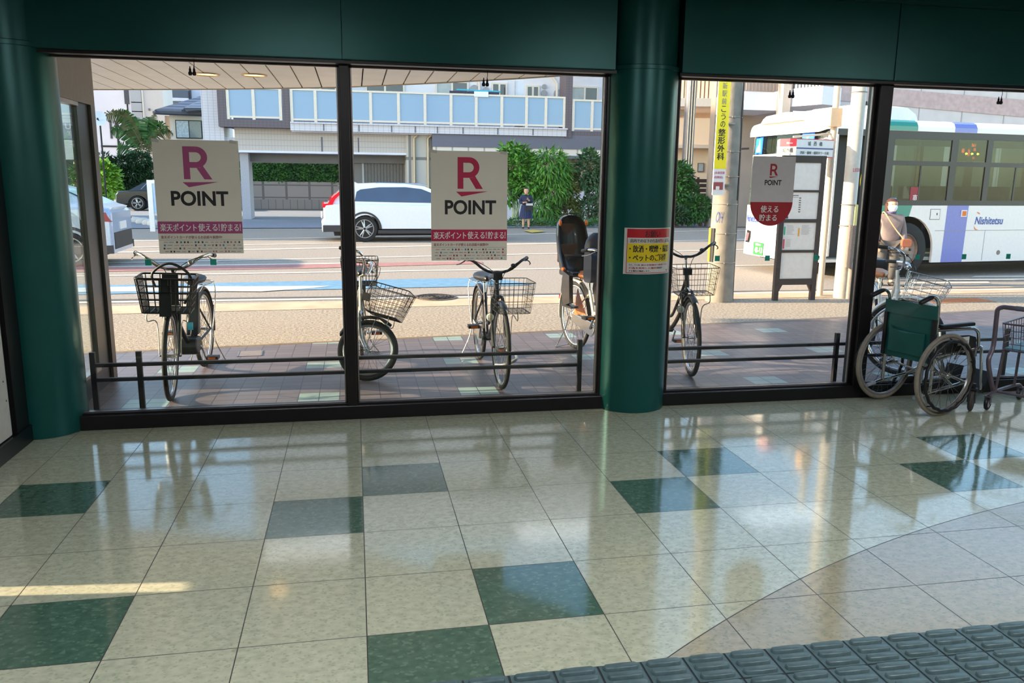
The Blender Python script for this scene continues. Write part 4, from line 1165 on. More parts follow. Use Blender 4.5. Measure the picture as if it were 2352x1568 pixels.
for s in (-1, 1):
    mb.tube(spline([(0.0, s * 0.25, 0.105), (0.1, s * 0.24, 0.13), (0.45, s * 0.21, 0.13), (0.52, s * 0.20, 0.11)], 4), 0.013, 8)
    mb.tube([(0.10, s * 0.24, 0.13), (0.10, s * 0.22, 0.455)], 0.010, 8).tube([(0.40, s * 0.21, 0.13), (0.42, s * 0.21, 0.455)], 0.010, 8)
mb.tube([(0.1, -0.24, 0.13), (0.1, 0.24, 0.13)], 0.011, 8)
mb.build('lower_frame', M_ct, ct)
for x, y in ((0.0, 0.25), (0.0, -0.25), (0.52, 0.2), (0.52, -0.2)):
    c_ = MB().torus((x, y, 0.05), 'y', 0.036, 0.014, 24, 8).build('castor', M_bk, ct)
    MB().lathe([(0.012, -0.013), (0.03, -0.01), (0.03, 0.01), (0.012, 0.013)], (x, y, 0.05), 'y', 16).build('castor_hub', mat('castor_grey', (150, 150, 152), rough=0.4, noise=0.05), c_)
    MB().box((x - 0.012, y - 0.022, 0.05), (x + 0.012, y - 0.017, 0.105)).box((x - 0.012, y + 0.017, 0.05), (x + 0.012, y + 0.022, 0.105)).box((x - 0.014, y - 0.022, 0.098), (x + 0.014, y + 0.022, 0.108)).build('castor_fork', M_ct, c_)
# ================================================================= STREET FURNITURE NEAR THE KERB
M_pole = mat('concrete_pole', (138, 128, 116), rough=0.8, noise=0.14, nscale=7, bump=0.12, bscale=30)
M_band = mat('pole_band', (160, 150, 140), rough=0.4, metal=0.6, noise=0.08)
M_yel = mat('sign_yellow', (250, 224, 40), rough=0.4, noise=0.03)
M_wht2 = mat('sign_white', (236, 228, 222), rough=0.45, noise=0.03)
bp_ = at(1651, 690, 7.85)
up = thing('utility_pole', 'thick concrete utility pole with a narrow yellow clinic sign', 'utility pole', (bp_.x, 7.85, 0))
MB().lathe([(0.19, 0), (0.185, 0.1), (0.13, 4.2), (0.11, 7.5)], n=28).build('shaft', M_pole, up)
for z in (0.55, 0.95, 1.35, 1.72, 2.05, 2.5):
    MB().torus((0, 0, z), 'z', 0.185 - 0.0132 * z + 0.003, 0.006, 28, 6).cbox((-0.02, -(0.185 - 0.0132 * z) - 0.008, z), (0.05, 0.02, 0.02)).build('steel_band', M_band, up)
MB().tube([(0.19, -0.02, 0.0), (0.185, -0.02, 0.3), (0.145, -0.03, 3.3), (0.12, -0.03, 7.0)], 0.019, 8).build('conduit', mat('dark_conduit', (60, 48, 44), rough=0.5, noise=0.1), up)
MB().tube(spline([(0.11, -0.13, 3.2), (0.10, -0.13, 2.6), (0.13, -0.10, 2.2), (0.12, -0.12, 1.4)], 5), 0.006, 6).build('cable', M_bk, up)
sg = MB().rbox((-0.275, -0.185, 1.47), (-0.105, -0.165, 3.3), 0.012, 'y', 3).build('sign_panel', M_wht2, up)
f = flat((-0.275, -0.1865, 1.47), (0.17, 0, 0), (0, 0, 1.83))
mb = MB(); poly(mb, f, [(0.0, 0.19), (1.0, 0.19), (1.0, 1), (0.0, 1)]); mb.build('yellow_face', M_yel, sg)
f2 = flat((-0.275, -0.188, 1.47), (0.17, 0, 0), (0, 0, 1.83))
M_gt2 = mat('sign_grey_text', (150, 134, 120), rough=0.5); M_br2 = mat('sign_brown_text', (60, 44, 30), rough=0.5)
k = 0.85
for ch in '西新駅前こうの':
    put_text(MB(), ch, 0.33, 0.72, k - 0.043, k, f2, 0.012).build('lettering', M_gt2 if ch in '西新駅前' else M_br2, sg); k -= 0.0535
for ch in '整形外科':
    put_text(MB(), ch, 0.2, 0.78, k - 0.052, k, f2, 0.04).build('lettering', M_br2, sg); k -= 0.0565
k2 = mat('sign_rose_text', (206, 70, 110), rough=0.5)
put_text(MB(), '(永楽堂薬', 0.06, 0.92, 0.150, 0.172, f2, 0.01).build('lettering', k2, sg)
put_text(MB(), '局隣前)', 0.06, 0.8, 0.118, 0.140, f2, 0.01).build('lettering', k2, sg)
mb = MB(); poly(mb, f2, [(0.05, 0.04), (0.85, 0.04), (0.85, 0.095), (0.05, 0.095)]); mb.build('map_block', mat('map_brown', (160, 74, 70), rough=0.5), sg)
mb = MB(); poly(mb, flat((-0.275, -0.189, 1.47), (0.17, 0, 0), (0, 0, 1.83)), [(0.25, 0.04), (0.55, 0.04), (0.55, 0.065), (0.25, 0.065)]); mb.build('map_mark', M_wht2, sg)
mb = MB()
heart = [(0.5 + 0.28 * (16 * math.sin(a) ** 3) / 17, 0.93 + 0.028 * (13 * math.cos(a) - 5 * math.cos(2 * a) - 2 * math.cos(3 * a) - math.cos(4 * a)) / 17) for a in [2 * PI * i / 30 for i in range(30)]]
poly(mb, f2, heart); mb.build('heart_mark', mat('sign_pink', (250, 214, 200), rough=0.5), sg)
for z in (1.6, 2.4, 3.1): MB().box((-0.24, -0.165, z), (0.0, -0.13, z + 0.02)).build('sign_bracket', M_band, up)
for nm, a0, a1, m in (('guard_strip', 150, 186, mat('guard_yellow', (232, 160, 30), rough=0.5, noise=0.04)), ('guard_edge', 186, 206, M_bk)):
    rr = 0.190
    n_ = [math.radians(a0 + (a1 - a0) * q / 6) for q in range(7)]
    ring = lambda z: [(rr * math.cos(a), rr * math.sin(a), z) for a in n_] + [((rr - 0.012) * math.cos(a), (rr - 0.012) * math.sin(a), z) for a in n_[::-1]]
    MB().loft([ring(0.56), ring(1.02)], True, True, True).build(nm, m, up)

put_text(MB(), 'OH', 0, 1, 0, 1, lambda a, b: V((0.176 + 0.001) * math.cos(math.radians(206 + 34 * a)), 0.177 * math.sin(math.radians(206 + 34 * a)), 1.10 + 0.15 * b), 0.0, 3, 0.35).build('graffiti', mat('graffiti_blue', (70, 84, 140), rough=0.6), up)

# ---- timetable board
tb = thing('timetable_board', 'dark framed bus timetable board with four pale panels', 'timetable board', (0, 7.8, 0))
M_tbf = mat('board_frame_brown', (66, 54, 52), rough=0.45, metal=0.3, noise=0.1)
xl, xr = at(1783, 640, 7.8).x, at(1868, 640, 7.8).x
zt_ = at(1885, 358, 7.8).z
for x, s in ((xl, 1), (xr, -1)):
    MB().box((x - 0.035, -0.03, 0), (x + 0.035, 0.03, zt_)).build('post', M_tbf, tb)
    MB().prism([(x + s * 0.035, 0.24), (x + s * 0.10, 0.24), (x + s * 0.035, 0.12)], 'y', -0.02, 0.02).build('bracket', M_tbf, tb)
zz = lambda v: at(1826, v, 7.77).z
M_pan = mat('timetable_paper', (226, 214, 204), rough=0.5, noise=0.03)
rows = [(640, 580), (574, 511), (503, 441), (436, 373)]
MB().box((xl, -0.028, zz(654)), (xr, 0.028, zz(640))).box((xl, -0.028, zz(580)), (xr, 0.028, zz(574))).box((xl, -0.028, zz(511)), (xr, 0.028, zz(503))).box((xl, -0.028, zz(441)), (xr, 0.028, zz(436))).box((xl, -0.028, zz(373)), (xr, 0.028, zt_)).build('crossbar', M_tbf, tb)
for i, (a, b) in enumerate(rows):
    p = MB().box((xl + 0.035, -0.015, zz(a)), (xr - 0.035, 0.015, zz(b))).build('panel', M_pan, tb)
    f = flat((xl + 0.035, -0.0165, zz(a)), (xr - xl - 0.07, 0, 0), (0, 0, zz(b) - zz(a)))
    def blk(x0, x1, z0, z1, m, nm='print'):
        mb = MB(); poly(mb, f, [(x0, z0), (x1, z0), (x1, z1), (x0, z1)]); mb.build(nm, m, p)
    if i == 1:
        blk(0.03, 0.08, 0.55, 0.85, mat('tt_green', (70, 180, 130), rough=0.5)); blk(0.46, 0.51, 0.5, 0.8, mat('tt_orange', (226, 160, 60), rough=0.5)); blk(0.03, 0.08, 0.05, 0.40, mat('tt_red', (220, 70, 90), rough=0.5))
        g = MB(); rnd = random.Random(3)
        for c_, (xa, xb) in enumerate(((0.12, 0.42), (0.56, 0.9))):
            for r_ in range(8):
                z = 0.88 - r_ * 0.045
                g.add([f(xa, z), f(xa + (xb - xa) * rnd.uniform(0.4, 1), z), f(xa + (xb - xa) * 0.7, z + 0.015), f(xa, z + 0.015)], [(0, 1, 2, 3)])
        for r_ in range(6):
            z = 0.38 - r_ * 0.05; g.add([f(0.12, z), f(0.26, z), f(0.26, z + 0.015), f(0.12, z + 0.015)], [(0, 1, 2, 3)])
        g.build('timetable_lines', mat('tt_grey', (176, 162, 156), rough=0.5), p)
    if i == 2:
        blk(0.05, 0.4, 0.86, 0.89, mat('tt_brown', (110, 90, 84), rough=0.5)); blk(0.05, 0.4, 0.8, 0.815, mat('tt_brown', (110, 90, 84)))
        g = MB()
        for r_ in range(7): g.add([f(0.42, 0.25 + r_ * 0.085), f(0.48, 0.25 + r_ * 0.085), f(0.48, 0.29 + r_ * 0.085), f(0.42, 0.29 + r_ * 0.085)], [(0, 1, 2, 3)])
        g.build('print', mat('tt_brown', (110, 90, 84)), p)
        blk(0.03, 0.13, 0.02, 0.08, mat('tt_dark', (60, 56, 60), rough=0.5)); blk(0.08, 0.13, 0.08, 0.12, mat('tt_red', (220, 70, 90)))

# ---- bus stop pole with the sign box
P2 = at(1931, 680, 7.95)
po = thing('signal_pole', 'white round steel pole with a grey control box beside the timetable board', 'pole', (P2.x, 7.95, 0))
M_pw = mat('pole_paint', (188, 176, 162), rough=0.45, noise=0.05)
MB().lathe([(0.105, 0), (0.105, 1.0), (0.10, 1.01), (0.10, 5)], n=24).build('shaft', M_pw, po)
cb_ = MB().rbox((-0.05, -0.22, 0.46), (0.13, -0.106, 1.06), 0.01, 'z', 3).build('control_box', mat('control_box', (120, 106, 100), rough=0.5, noise=0.12, nscale=40), po)
MB().box((0.0, -0.225, 0.80), (0.09, -0.22, 1.0)).build('button_panel', mat('button_panel', (156, 146, 142), rough=0.4, noise=0.05), cb_)
MB().tube([(0.06, -0.10, 0.0), (0.06, -0.10, 0.5)], 0.05, 12).build('conduit', mat('conduit_grey', (150, 134, 124), rough=0.5, noise=0.08), po)
MB().cbox((0.07, -0.085, 1.2), (0.09, 0.012, 0.30), 0.5).build('yellow_notice', mat('notice_pale_yellow', (210, 186, 110), rough=0.5, noise=0.06), po)
for z in (1.05, 1.35, 2.9): MB().torus((0, 0, z), 'z', 0.104, 0.007, 24, 6).build('steel_band', M_band, po)
MB().lathe([(0.03, 0), (0.03, 0.06)], (0.09, -0.05, 2.75), 'x', 12).build('cap_bolt', M_band, po)
put_text(MB(), 'LED8', -0.05, 0.075, 1.81, 1.86, lambda a, b: V(0.102 * math.sin(a / 0.102), -0.1025 * math.cos(a / 0.102), b), 0.01).build('lettering', mat('rose_text', (200, 90, 90), rough=0.5), po)

P3 = at(1884, 660, 8.2)
ps = thing('bus_stop_sign', 'box shaped bus stop sign with red and white faces on a thin pole', 'bus stop sign', (P3.x, 8.2, 0))
MB().lathe([(0.045, 0), (0.045, 3.4)], n=14).build('pole', M_pw, ps)
q = at(1906, 270, 8.2)
MB().rbox((q.x - P3.x - 0.09, -0.17, at(0, 290, 8.2).z if False else q.z - 0.13), (q.x - P3.x + 0.09, 0.03, q.z + 0.12), 0.01, 'z', 3).build('lamp_box', mat('lamp_box_peach', (236, 194, 152), rough=0.5, noise=0.05), ps)
A = at(1791, 339, 8.05) - V(P3.x, 8.2, 0); B = at(1829, 339, 7.80) - V(P3.x, 8.2, 0); Cc = at(1914, 339, 7.95) - V(P3.x, 8.2, 0)
zc = B.z; hh = 0.125
base = [V(A.x, A.y, 0), V(B.x, B.y, 0), V(Cc.x, Cc.y, 0), V(Cc.x - 0.02, Cc.y + 0.22, 0), V(A.x + 0.1, A.y + 0.26, 0)]
bx = MB(); bx.loft([[p + V(0, 0, zc - hh) for p in base], [p + V(0, 0, zc + hh) for p in base]], True, True, False)
sb = bx.build('sign_box', M_wht2, ps)
def facef(p, q, off):
    n = V((q - p).y, -(q - p).x, 0).normalized()
    return flat(p + n * off + V(0, 0, zc - hh), (q - p), (0, 0, 2 * hh))
f1, f1b = facef(base[0], base[1], 0.003), facef(base[0], base[1], 0.005)
f2, f2b = facef(base[1], base[2], 0.003), facef(base[1], base[2], 0.005)
M_sred = mat('sign_red', (214, 24, 60), rough=0.4); M_sblu = mat('sign_blue', (60, 64, 130), rough=0.4)
def blk2(ff, x0, x1, z0, z1, m, nm):
    mb = MB(); poly(mb, ff, [(x0, z0), (x1, z0), (x1, z1), (x0, z1)]); return mb.build(nm, m, sb)
blk2(f1, 0, 1, 0.58, 1.0, M_sred, 'red_band'); blk2(f2, 0, 1, 0.45, 0.52, M_sblu, 'blue_line')
blk2(f2, 0, 1, 0.0, 0.05, M_sred, 'red_line'); blk2(f2, 0, 1, 0.96, 1.0, M_sred, 'red_line')
put_text(MB(), '城西橋', 0.18, 0.82, 0.25, 0.5, f1b, 0.01).build('lettering', M_ink, sb)
put_text(MB(), 'JOSAIBASHI', 0.25, 0.7, 0.1, 0.18, f1b, 0.01).build('lettering', M_ink, sb)
put_text(MB(), 'Nishitetsu', 0.42, 0.78, 0.72, 0.82, f1b, 0.01).build('lettering', M_wht2, sb)
for ch, x in zip('城西橋', (0.30, 0.455, 0.61)):
    put_text(MB(), ch, x, x + 0.075, 0.63, 0.86, f2b, 0.012).build('lettering', M_ink, sb)
put_text(MB(), '西新・藤崎・福岡タワー方面', 0.11, 0.88, 0.17, 0.33, f2b, 0.012).build('lettering', M_ink, sb)
MB().tube([(A.x + 0.25, A.y + 0.1, zc + hh + 0.04), (0.0, 0.0, zc + hh + 0.10)], 0.014, 8).tube([(Cc.x - 0.1, 0.0, zc - 0.06), (0.0, 0.0, zc - 0.06)], 0.014, 8).build('arm', M_pw, ps)
MB().box((B.x + 0.14, B.y + 0.0, zc - hh - 0.10), (B.x + 0.155, B.y + 0.015, zc - hh + 0.03)).build('hanger', M_wht2, ps)

# ================================================================= BUS
bus = thing('bus', 'white city bus with green and violet stripes standing at the stop', 'bus', (7.80, 10.03, 0), math.radians(6))
M_bw = mat('bus_white', (236, 226, 222), rough=0.25, noise=0.02, coat=0.4)
M_bg = mat('bus_green', (28, 134, 116), rough=0.25, noise=0.03, coat=0.4)
M_bv2 = mat('bus_violet', (112, 120, 192), rough=0.25, noise=0.03, coat=0.4)
M_bb = mat('bus_window_frame', (52, 46, 46), rough=0.35, noise=0.06)
M_gl = glass_mat('bus_glass', (178, 190, 180), ior=1.5)
M_int = mat('bus_interior', (150, 148, 136), rough=0.7, noise=0.08)
M_dk = mat('underbody_dark', (26, 24, 26), rough=0.8, noise=0.1)
L_, W_ = 10.4, 2.4
def arch(cx, r, z0=0.26, n=14):
    return [(cx - r, z0)] + [(cx - r * math.cos(PI * k / n), 0.49 + r * math.sin(PI * k / n)) for k in range(n + 1)] + [(cx + r, z0)]
def skirt_poly(x0, x1, z1, cx, r=0.60):
    p = [(x0, z1), (x0, 0.26)]
    for c_ in cx:
        p += arch(c_, r)
    return p + [(x1, 0.26), (x1, z1)]
body = MB()
FW, RW = 1.87, 7.2
body.prism(skirt_poly(1.20, L_, 1.28, (FW, RW)), 'y', 0.0, 0.05)
body.prism(skirt_poly(0.25, L_, 1.28, (FW, RW)), 'y', W_ - 0.05, W_)
body.box((L_ - 0.06, 0, 0.3), (L_, W_, 2.7))
# front lower shell
out = [(0.28, 0.0), (0.14, 0.03), (0.05, 0.12), (0.0, 0.32), (-0.05, 0.8), (-0.06, 1.2), (-0.05, 1.6), (0.0, 2.08), (0.05, 2.28), (0.14, 2.37), (0.28, 2.40)]
inn = [(x + 0.06, y * 0.95 + 0.06) for x, y in out][::-1]
sh = out[2:] + inn[:-2]
body.loft([[(x * 1.0 - 0.02 * (z < 0.6), y, z) for x, y in sh] for z in (0.27, 0.45, 0.60, 0.9, 1.22)], True, True, True)
# roof
prof = [(0.0, 2.555), (0.0, 2.63), (0.035, 2.70), (0.10, 2.735), (0.3, 2.76), (1.2, 2.78), (2.1, 2.76), (2.3, 2.735), (2.365, 2.70), (2.40, 2.63), (2.40, 2.555)]
body.loft([[(x, y0 + (1.2 - y0) * ins, z - dz) for y0, z in prof] for x, ins, dz in ((-0.02, 0.14, 0.05), (0.06, 0.05, 0.01), (0.2, 0.0, 0.0), (L_, 0, 0))], True, True, True)
body.box((1.14, 0.0, 0.30), (1.20, 0.05, 2.56))
bo = body.build('body', M_bw, bus)
def decal(pts, m, y=-0.003, nm='stripe'):
    mb = MB(); mb.prism(pts, 'y', y, 0.0); return mb.build(nm, m, bus)
gp = [(1.20, 1.28), (1.20, 0.26), (FW - 0.60, 0.26)] + [(FW - 0.60 * math.cos(a), 0.49 + 0.60 * math.sin(a)) for a in [math.radians(10 * k) for k in range(10)]] + [(FW + 0.05, 1.28)]
decal(gp, M_bg); decal([(2.70, 1.28), (2.68, 0.26), (3.16, 0.26), (3.18, 1.28)], M_bv2)
def roofband(x0, x1, m):
    mb = MB(); mb.loft([[(x, y0 - (0.004 if y0 < 1 else 0), z + 0.003) for y0, z in prof[:6]] + [(x, 1.2, 2.70), (x, 0.1, 2.60)] for x in (x0, x1)], True, True, False); mb.build('roof_stripe', m, bus)
roofband(1.17, 1.87, M_bg); roofband(2.68, 3.17, M_bv2)
decal([(1.22, 0.885), (1.22, 0.88), (L_, 0.80), (L_, 0.806)], M_bb, -0.002, 'panel_seam') if False else None
for z, x0, x1 in ((0.83, 2.48, L_),): MB().box((x0, -0.003, z), (x1, 0.0, z + 0.008)).build('panel_seam', mat('seam_grey', (150, 144, 142)), bus)
for x in (3.62, 4.7, 5.8): MB().box((x, -0.003, 0.28), (x + 0.008, 0, 0.83)).build('panel_seam', mat('seam_grey', (150, 144, 142)), bus)
hp = MB().box((2.33, -0.004, 1.03), (2.55, 0, 1.22)).build('fuel_flap', mat('flap_edge', (110, 104, 102), rough=0.4), bus)
MB().box((2.34, -0.006, 1.04), (2.54, -0.003, 1.21)).build('flap_face', M_bw, hp)
MB().box((2.47, -0.008, 1.11), (2.49, -0.005, 1.15)).build('flap_lock', M_bk, hp)
mk = MB().box((3.02, -0.02, 1.08), (3.14, 0, 1.20)).build('marker_lamp', M_bw, bus)
MB().box((3.035, -0.024, 1.095), (3.125, -0.018, 1.185)).build('lamp_lens', M_org, mk)
MB().lathe([(0.0, -0.006), (0.04, -0.006), (0.045, 0)], (4.0, 0, 0.42), 'y', 16).build('side_cap', mat('cap_brown', (130, 110, 104), rough=0.4), bus)
M_nb = mat('nishitetsu_blue', (58, 84, 160), rough=0.4)
put_text(MB(), 'Nishitetsu', 3.36, 4.02, 0.94, 1.08, flat((0, -0.004, 0), (1, 0, 0), (0, 0, 1)), 0.02, 3, 0.2).build('lettering', M_nb, bus)
M_no = mat('swoosh_orange', (240, 130, 90), rough=0.4)
for c_, a0, a1 in (((3.40, 1.10), 20, 110), ((3.42, 0.90), 170, 300)):
    mb = MB(); P = []
    n_ = 8
    o_ = [(c_[0] + 0.065 * math.cos(math.radians(a0 + (a1 - a0) * k / n_)), c_[1] + 0.065 * math.sin(math.radians(a0 + (a1 - a0) * k / n_))) for k in range(n_ + 1)]
    i_ = [(c_[0] + (0.062 - 0.022 * math.sin(PI * k / n_)) * math.cos(math.radians(a0 + (a1 - a0) * k / n_)), c_[1] + (0.062 - 0.022 * math.sin(PI * k / n_)) * math.sin(math.radians(a0 + (a1 - a0) * k / n_))) for k in range(n_ + 1)]
    for k in range(n_):
        mb.add([(p[0], -0.004, p[1]) for p in (o_[k], o_[k + 1], i_[k + 1], i_[k])], [(0, 1, 2, 3)])
    mb.build('emblem', M_no, bus)
# window bands with openings
def band(y0, y1, wins, x0, x1, z0=1.28, z1=2.56, nm='window_band'):
    mb = MB(); xs = [x0] + [v for w__ in wins for v in w__[:2]] + [x1]
    for a, b in zip(xs[0::2], xs[1::2]):
        mb.box((a, y0, z0), (b, y1, z1))
    for a, b, sills in wins:
        zs = [z0] + list(sills) + [z1]
        for c_, d_ in zip(zs[0::2], zs[1::2]):
            mb.box((a, y0, c_), (b, y1, d_))
    return mb.build(nm, M_bb, bus)
nearw = [(1.42, 2.66, (1.37, 1.97, 2.05, 2.42)), (2.80, 3.46, (1.37, 1.97, 2.05, 2.44)), (3.58, 4.8, (1.37, 1.97, 2.05, 2.44)), (4.95, 6.2, (1.37, 2.44)), (6.35, 7.6, (1.37, 2.44)), (7.75, 9.2, (1.37, 2.44))]
band(0.004, 0.045, nearw, 1.20, L_)
band(W_ - 0.045, W_ - 0.004, [(0.45, 1.5, (1.37, 2.44)), (1.65, 2.8, (1.37, 2.44)), (2.95, 4.1, (1.37, 2.44)), (4.25, 5.4, (1.37, 2.44)), (5.6, 7, (1.37, 2.44)), (7.2, 9, (1.37, 2.44))], 0.25, L_)
for a, b, s in nearw:
    MB().box((a, 0.018, 1.37), (b, 0.026, 2.44)).build('side_window', M_gl, bus)
    MB().box((a, W_ - 0.03, 1.37), (b, W_ - 0.022, 2.44)).build('side_window', M_gl, bus)
    if b - a > 1 and a < 5: MB().box(((a + b) / 2 - 0.015, 0.01, 1.37), ((a + b) / 2 + 0.015, 0.03, 2.05)).build('window_bar', M_bb, bus)
dsp = MB().rbox((2.82, 0.03, 2.07), (3.44, 0.12, 2.42), 0.02, 'y', 3).build('destination_display', mat('display_dark', (34, 28, 28), rough=0.3, noise=0.1), bus)
fd = flat((2.82, 0.0275, 2.07), (0.62, 0, 0), (0, 0, 0.35))
M_led = mat('led_orange', (240, 90, 30), emit=3.0)
put_text(MB(), '561', 0.47, 0.62, 0.72, 0.88, fd, 0.02).build('lettering', M_led, dsp)
put_text(MB(), '西', 0.56, 0.64, 0.50, 0.64, fd, 0.01).build('lettering', M_led, dsp)
put_text(MB(), '福', 0.13, 0.23, 0.40, 0.62, fd, 0.01).build('lettering', M_led, dsp)
put_text(MB(), '白木', 0.36, 0.44, 0.24, 0.62, fd, 0.01).build('lettering', M_led, dsp)
put_text(MB(), '行', 0.55, 0.63, 0.10, 0.22, fd, 0.01).build('lettering', M_led, dsp)
mb = MB()
for x in (0.24, 0.45, 0.66):
    for pts in ([(x, 0.36), (x + 0.05, 0.44), (x + 0.05, 0.28)], [(x + 0.05, 0.40), (x + 0.1, 0.40), (x + 0.1, 0.32), (x + 0.05, 0.32)]):
        poly(mb, flat((2.82, 0.0165, 2.07), (0.62, 0, 0), (0, 0, 0.35)), pts)
mb.build('arrow_mark', mat('arrow_yellow', (226, 226, 70), emit=0.5), bus)
# window stickers
st = MB().box((1.86, 0.013, 1.30), (2.05, 0.017, 1.60)).build('red_sticker', mat('sticker_red', (150, 30, 44), rough=0.5), bus)
put_text(MB(), '車', 1.92, 2.02, 1.33, 1.47, flat((0, 0.0115, 0), (1, 0, 0), (0, 0, 1)), 0.02).build('lettering', M_wht2, st)
MB().box((1.44, 0.013, 1.375), (1.58, 0.017, 1.41)).build('blue_sticker', mat('sticker_blue', (130, 170, 220), rough=0.5), bus)
# door opening and folded door leaf
MB().box((0.10, 0.25, 0.34), (1.14, 0.30, 2.5)).build('dark_doorway_sheet', mat('doorway_shade', (46, 40, 40), rough=0.6, noise=0.1), bus)  # dark sheet paints in the shade of the interior behind the open door
MB().box((0.10, 0.0, 0.30), (1.18, 0.30, 0.345)).build('door_step', M_bw, bus)
dl = MB(); dl.rbox((0.06, -0.20, 0.42), (0.10, 0.02, 2.45), 0.02, 'x', 3).build('door_leaf', mat('door_pale', (226, 214, 204), rough=0.4, noise=0.04), bus)
MB().box((0.05, -0.16, 0.7), (0.058, -0.03, 2.3)).build('door_window', mat('door_glass', (140, 140, 134), rough=0.2, noise=0.08), bus)
MB().box((0.10, 0.0, 2.45), (1.18, 0.05, 2.56)).build('door_header', M_bb, bus)
M_yr = mat('yellow_rail', (236, 206, 40), rough=0.35, noise=0.03)
MB().tube(spline([(0.98, 0.10, 1.95), (0.86, 0.06, 1.85), (0.84, 0.05, 1.62), (0.92, 0.05, 1.50), (1.06, 0.06, 1.47)], 5), 0.02, 8).tube(spline([(0.84, 0.06, 1.25), (0.80, 0.05, 1.05), (0.86, 0.05, 0.88), (1.0, 0.06, 0.85)], 5), 0.016, 8).build('hand_rail', M_yr, bus)
MB().tube([(1.0, 0.12, 0.5), (1.0, 0.12, 2.2)], 0.018, 8).build('hand_rail', M_org, bus)
# front: windscreen, pillars, signs
M_ws = glass_mat('windscreen_glass', (150, 166, 162), ior=1.5)
wsr = [[(x + 0.02 + (z - 1.22) * 0.04, y, z) for x, y in out[1:-1]] for z in (1.22, 1.8, 2.13)]
MB().loft(wsr, False, False, True).build('windscreen', M_ws, bus)
MB().loft([[(x + 0.02 + (z - 1.22) * 0.04, y, z) for x, y in out[1:-1]] for z in (2.17, 2.35, 2.56)], False, False, True).build('windscreen_upper', M_ws, bus)
MB().loft([[(x + 0.012 + (z - 1.22) * 0.04, y, z) for x, y in out[1:-1]] for z in (2.13, 2.17)], False, False, True).build('windscreen_bar', M_bw, bus)
mb = MB()
for i in (1, 9): 
    x, y = out[i]; mb.tube([(x + 0.03, y, 1.22), (x + 0.08, y, 2.56)], 0.035, 8)
mb.build('front_pillar', M_bw, bus)
MB().tube([(-0.0, 1.0, 1.25), (0.0, 1.5, 2.0)], 0.01, 6).tube([(0.0, 0.4, 1.25), (0.0, 0.9, 2.0)], 0.01, 6).build('wiper', M_bk, bus)
dd = MB().rbox((0.12, 0.30, 2.20), (0.2, 1.90, 2.52), 0.02, 'x', 3).build('front_display', mat('display_olive', (104, 92, 60), rough=0.5, noise=0.35, nscale=30), bus)
def front_f(off):
    def f(a, z):      # a runs from the far side to the near side across the front
        y = 2.40 - a
        xs_ = 0
        for (xa, ya), (xb, yb) in zip(out[:-1], out[1:]):
            if ya <= y <= yb: xs_ = xa + (xb - xa) * (y - ya) / (yb - ya)
        return V(xs_ - off + (0.02 + (z - 1.22) * 0.04 if z > 1.22 else (-0.02 if z < 0.6 else 0)), y, z)
    return f
ff, ffb, ffc = front_f(0.006), front_f(0.009), front_f(0.012)
M_cy = mat('sign_cyan', (30, 160, 240), emit=0.35)
for nm, x0, x1 in (('priority_sign', 0.22, 0.52), ('wheelchair_sign', 1.72, 2.02)):
    mb = MB(); poly(mb, ff, [(x0, 2.18), (x1, 2.18), (x1, 2.50), (x0, 2.50)]); sg_ = mb.build(nm, mat('sign_deep_blue', (30, 90, 220), emit=0.2), bus)
    mb = MB(); poly(mb, ffb, [(x0 + 0.03, 2.20), (x1 - 0.03, 2.20), (x1 - 0.03, 2.48), (x0 + 0.03, 2.48)]); mb.build('sign_face', M_cy, sg_)
    mb = MB(); xm = (x0 + x1) / 2
    if nm == 'priority_sign':
        poly(mb, ffc, [(xm - 0.10, 2.22), (xm + 0.09, 2.22), (xm + 0.06, 2.36), (xm - 0.02, 2.34), (xm - 0.07, 2.28)]); poly(mb, ffc, [(xm + 0.01, 2.36), (xm + 0.06, 2.36), (xm + 0.05, 2.45), (xm + 0.02, 2.45)])
    else:
        for k in range(14):
            a0, a1 = -2.6 + k * 0.26, -2.6 + (k + 1) * 0.26
            poly(mb, ffc, [(xm - 0.01 + r_ * math.cos(a), 2.285 + r_ * math.sin(a)) for r_, a in ((0.075, a0), (0.075, a1), (0.055, a1), (0.055, a0))])
        poly(mb, ffc, [(xm - 0.03, 2.29), (xm + 0.0, 2.29), (xm + 0.0, 2.41), (xm - 0.03, 2.41)]); poly(mb, ffc, [(xm - 0.03, 2.29), (xm + 0.06, 2.29), (xm + 0.06, 2.315), (xm - 0.03, 2.315)])
        poly(mb, ffc, [(xm + 0.04, 2.30), (xm + 0.08, 2.22), (xm + 0.11, 2.23), (xm + 0.06, 2.31)])
        poly(mb, ffc, [(xm - 0.01 + 0.025 * math.cos(2 * PI * k / 10), 2.44 + 0.025 * math.sin(2 * PI * k / 10)) for k in range(10)])
    mb.build('symbol', M_wht2, sg_)
put_text(MB(), 'Nishitetsu', 0.16, 0.66, 0.90, 1.03, ff, 0.02, 3, 0.2).build('lettering', M_nb, bus)
put_text(MB(), 'ノンステップバス', 0.55, 1.35, 0.575, 0.665, ff, 0.01).build('lettering', mat('bus_grey_text', (110, 108, 112), rough=0.4), bus)
hl = MB()
for x0 in (0.20, 1.96):
    poly(hl, ff, [(x0, 0.50), (x0 + 0.18, 0.50), (x0 + 0.20, 0.72), (x0 + 0.02, 0.74)])
hlo = hl.build('headlamp', M_bk, bus)
hl = MB()
for x0 in (0.23, 1.99): poly(hl, ffb, [(x0, 0.53), (x0 + 0.10, 0.53), (x0 + 0.11, 0.68), (x0 + 0.01, 0.69)])
hl.build('headlamp_lens', mat('lamp_rose', (120, 90, 96), rough=0.2, noise=0.1), bus)
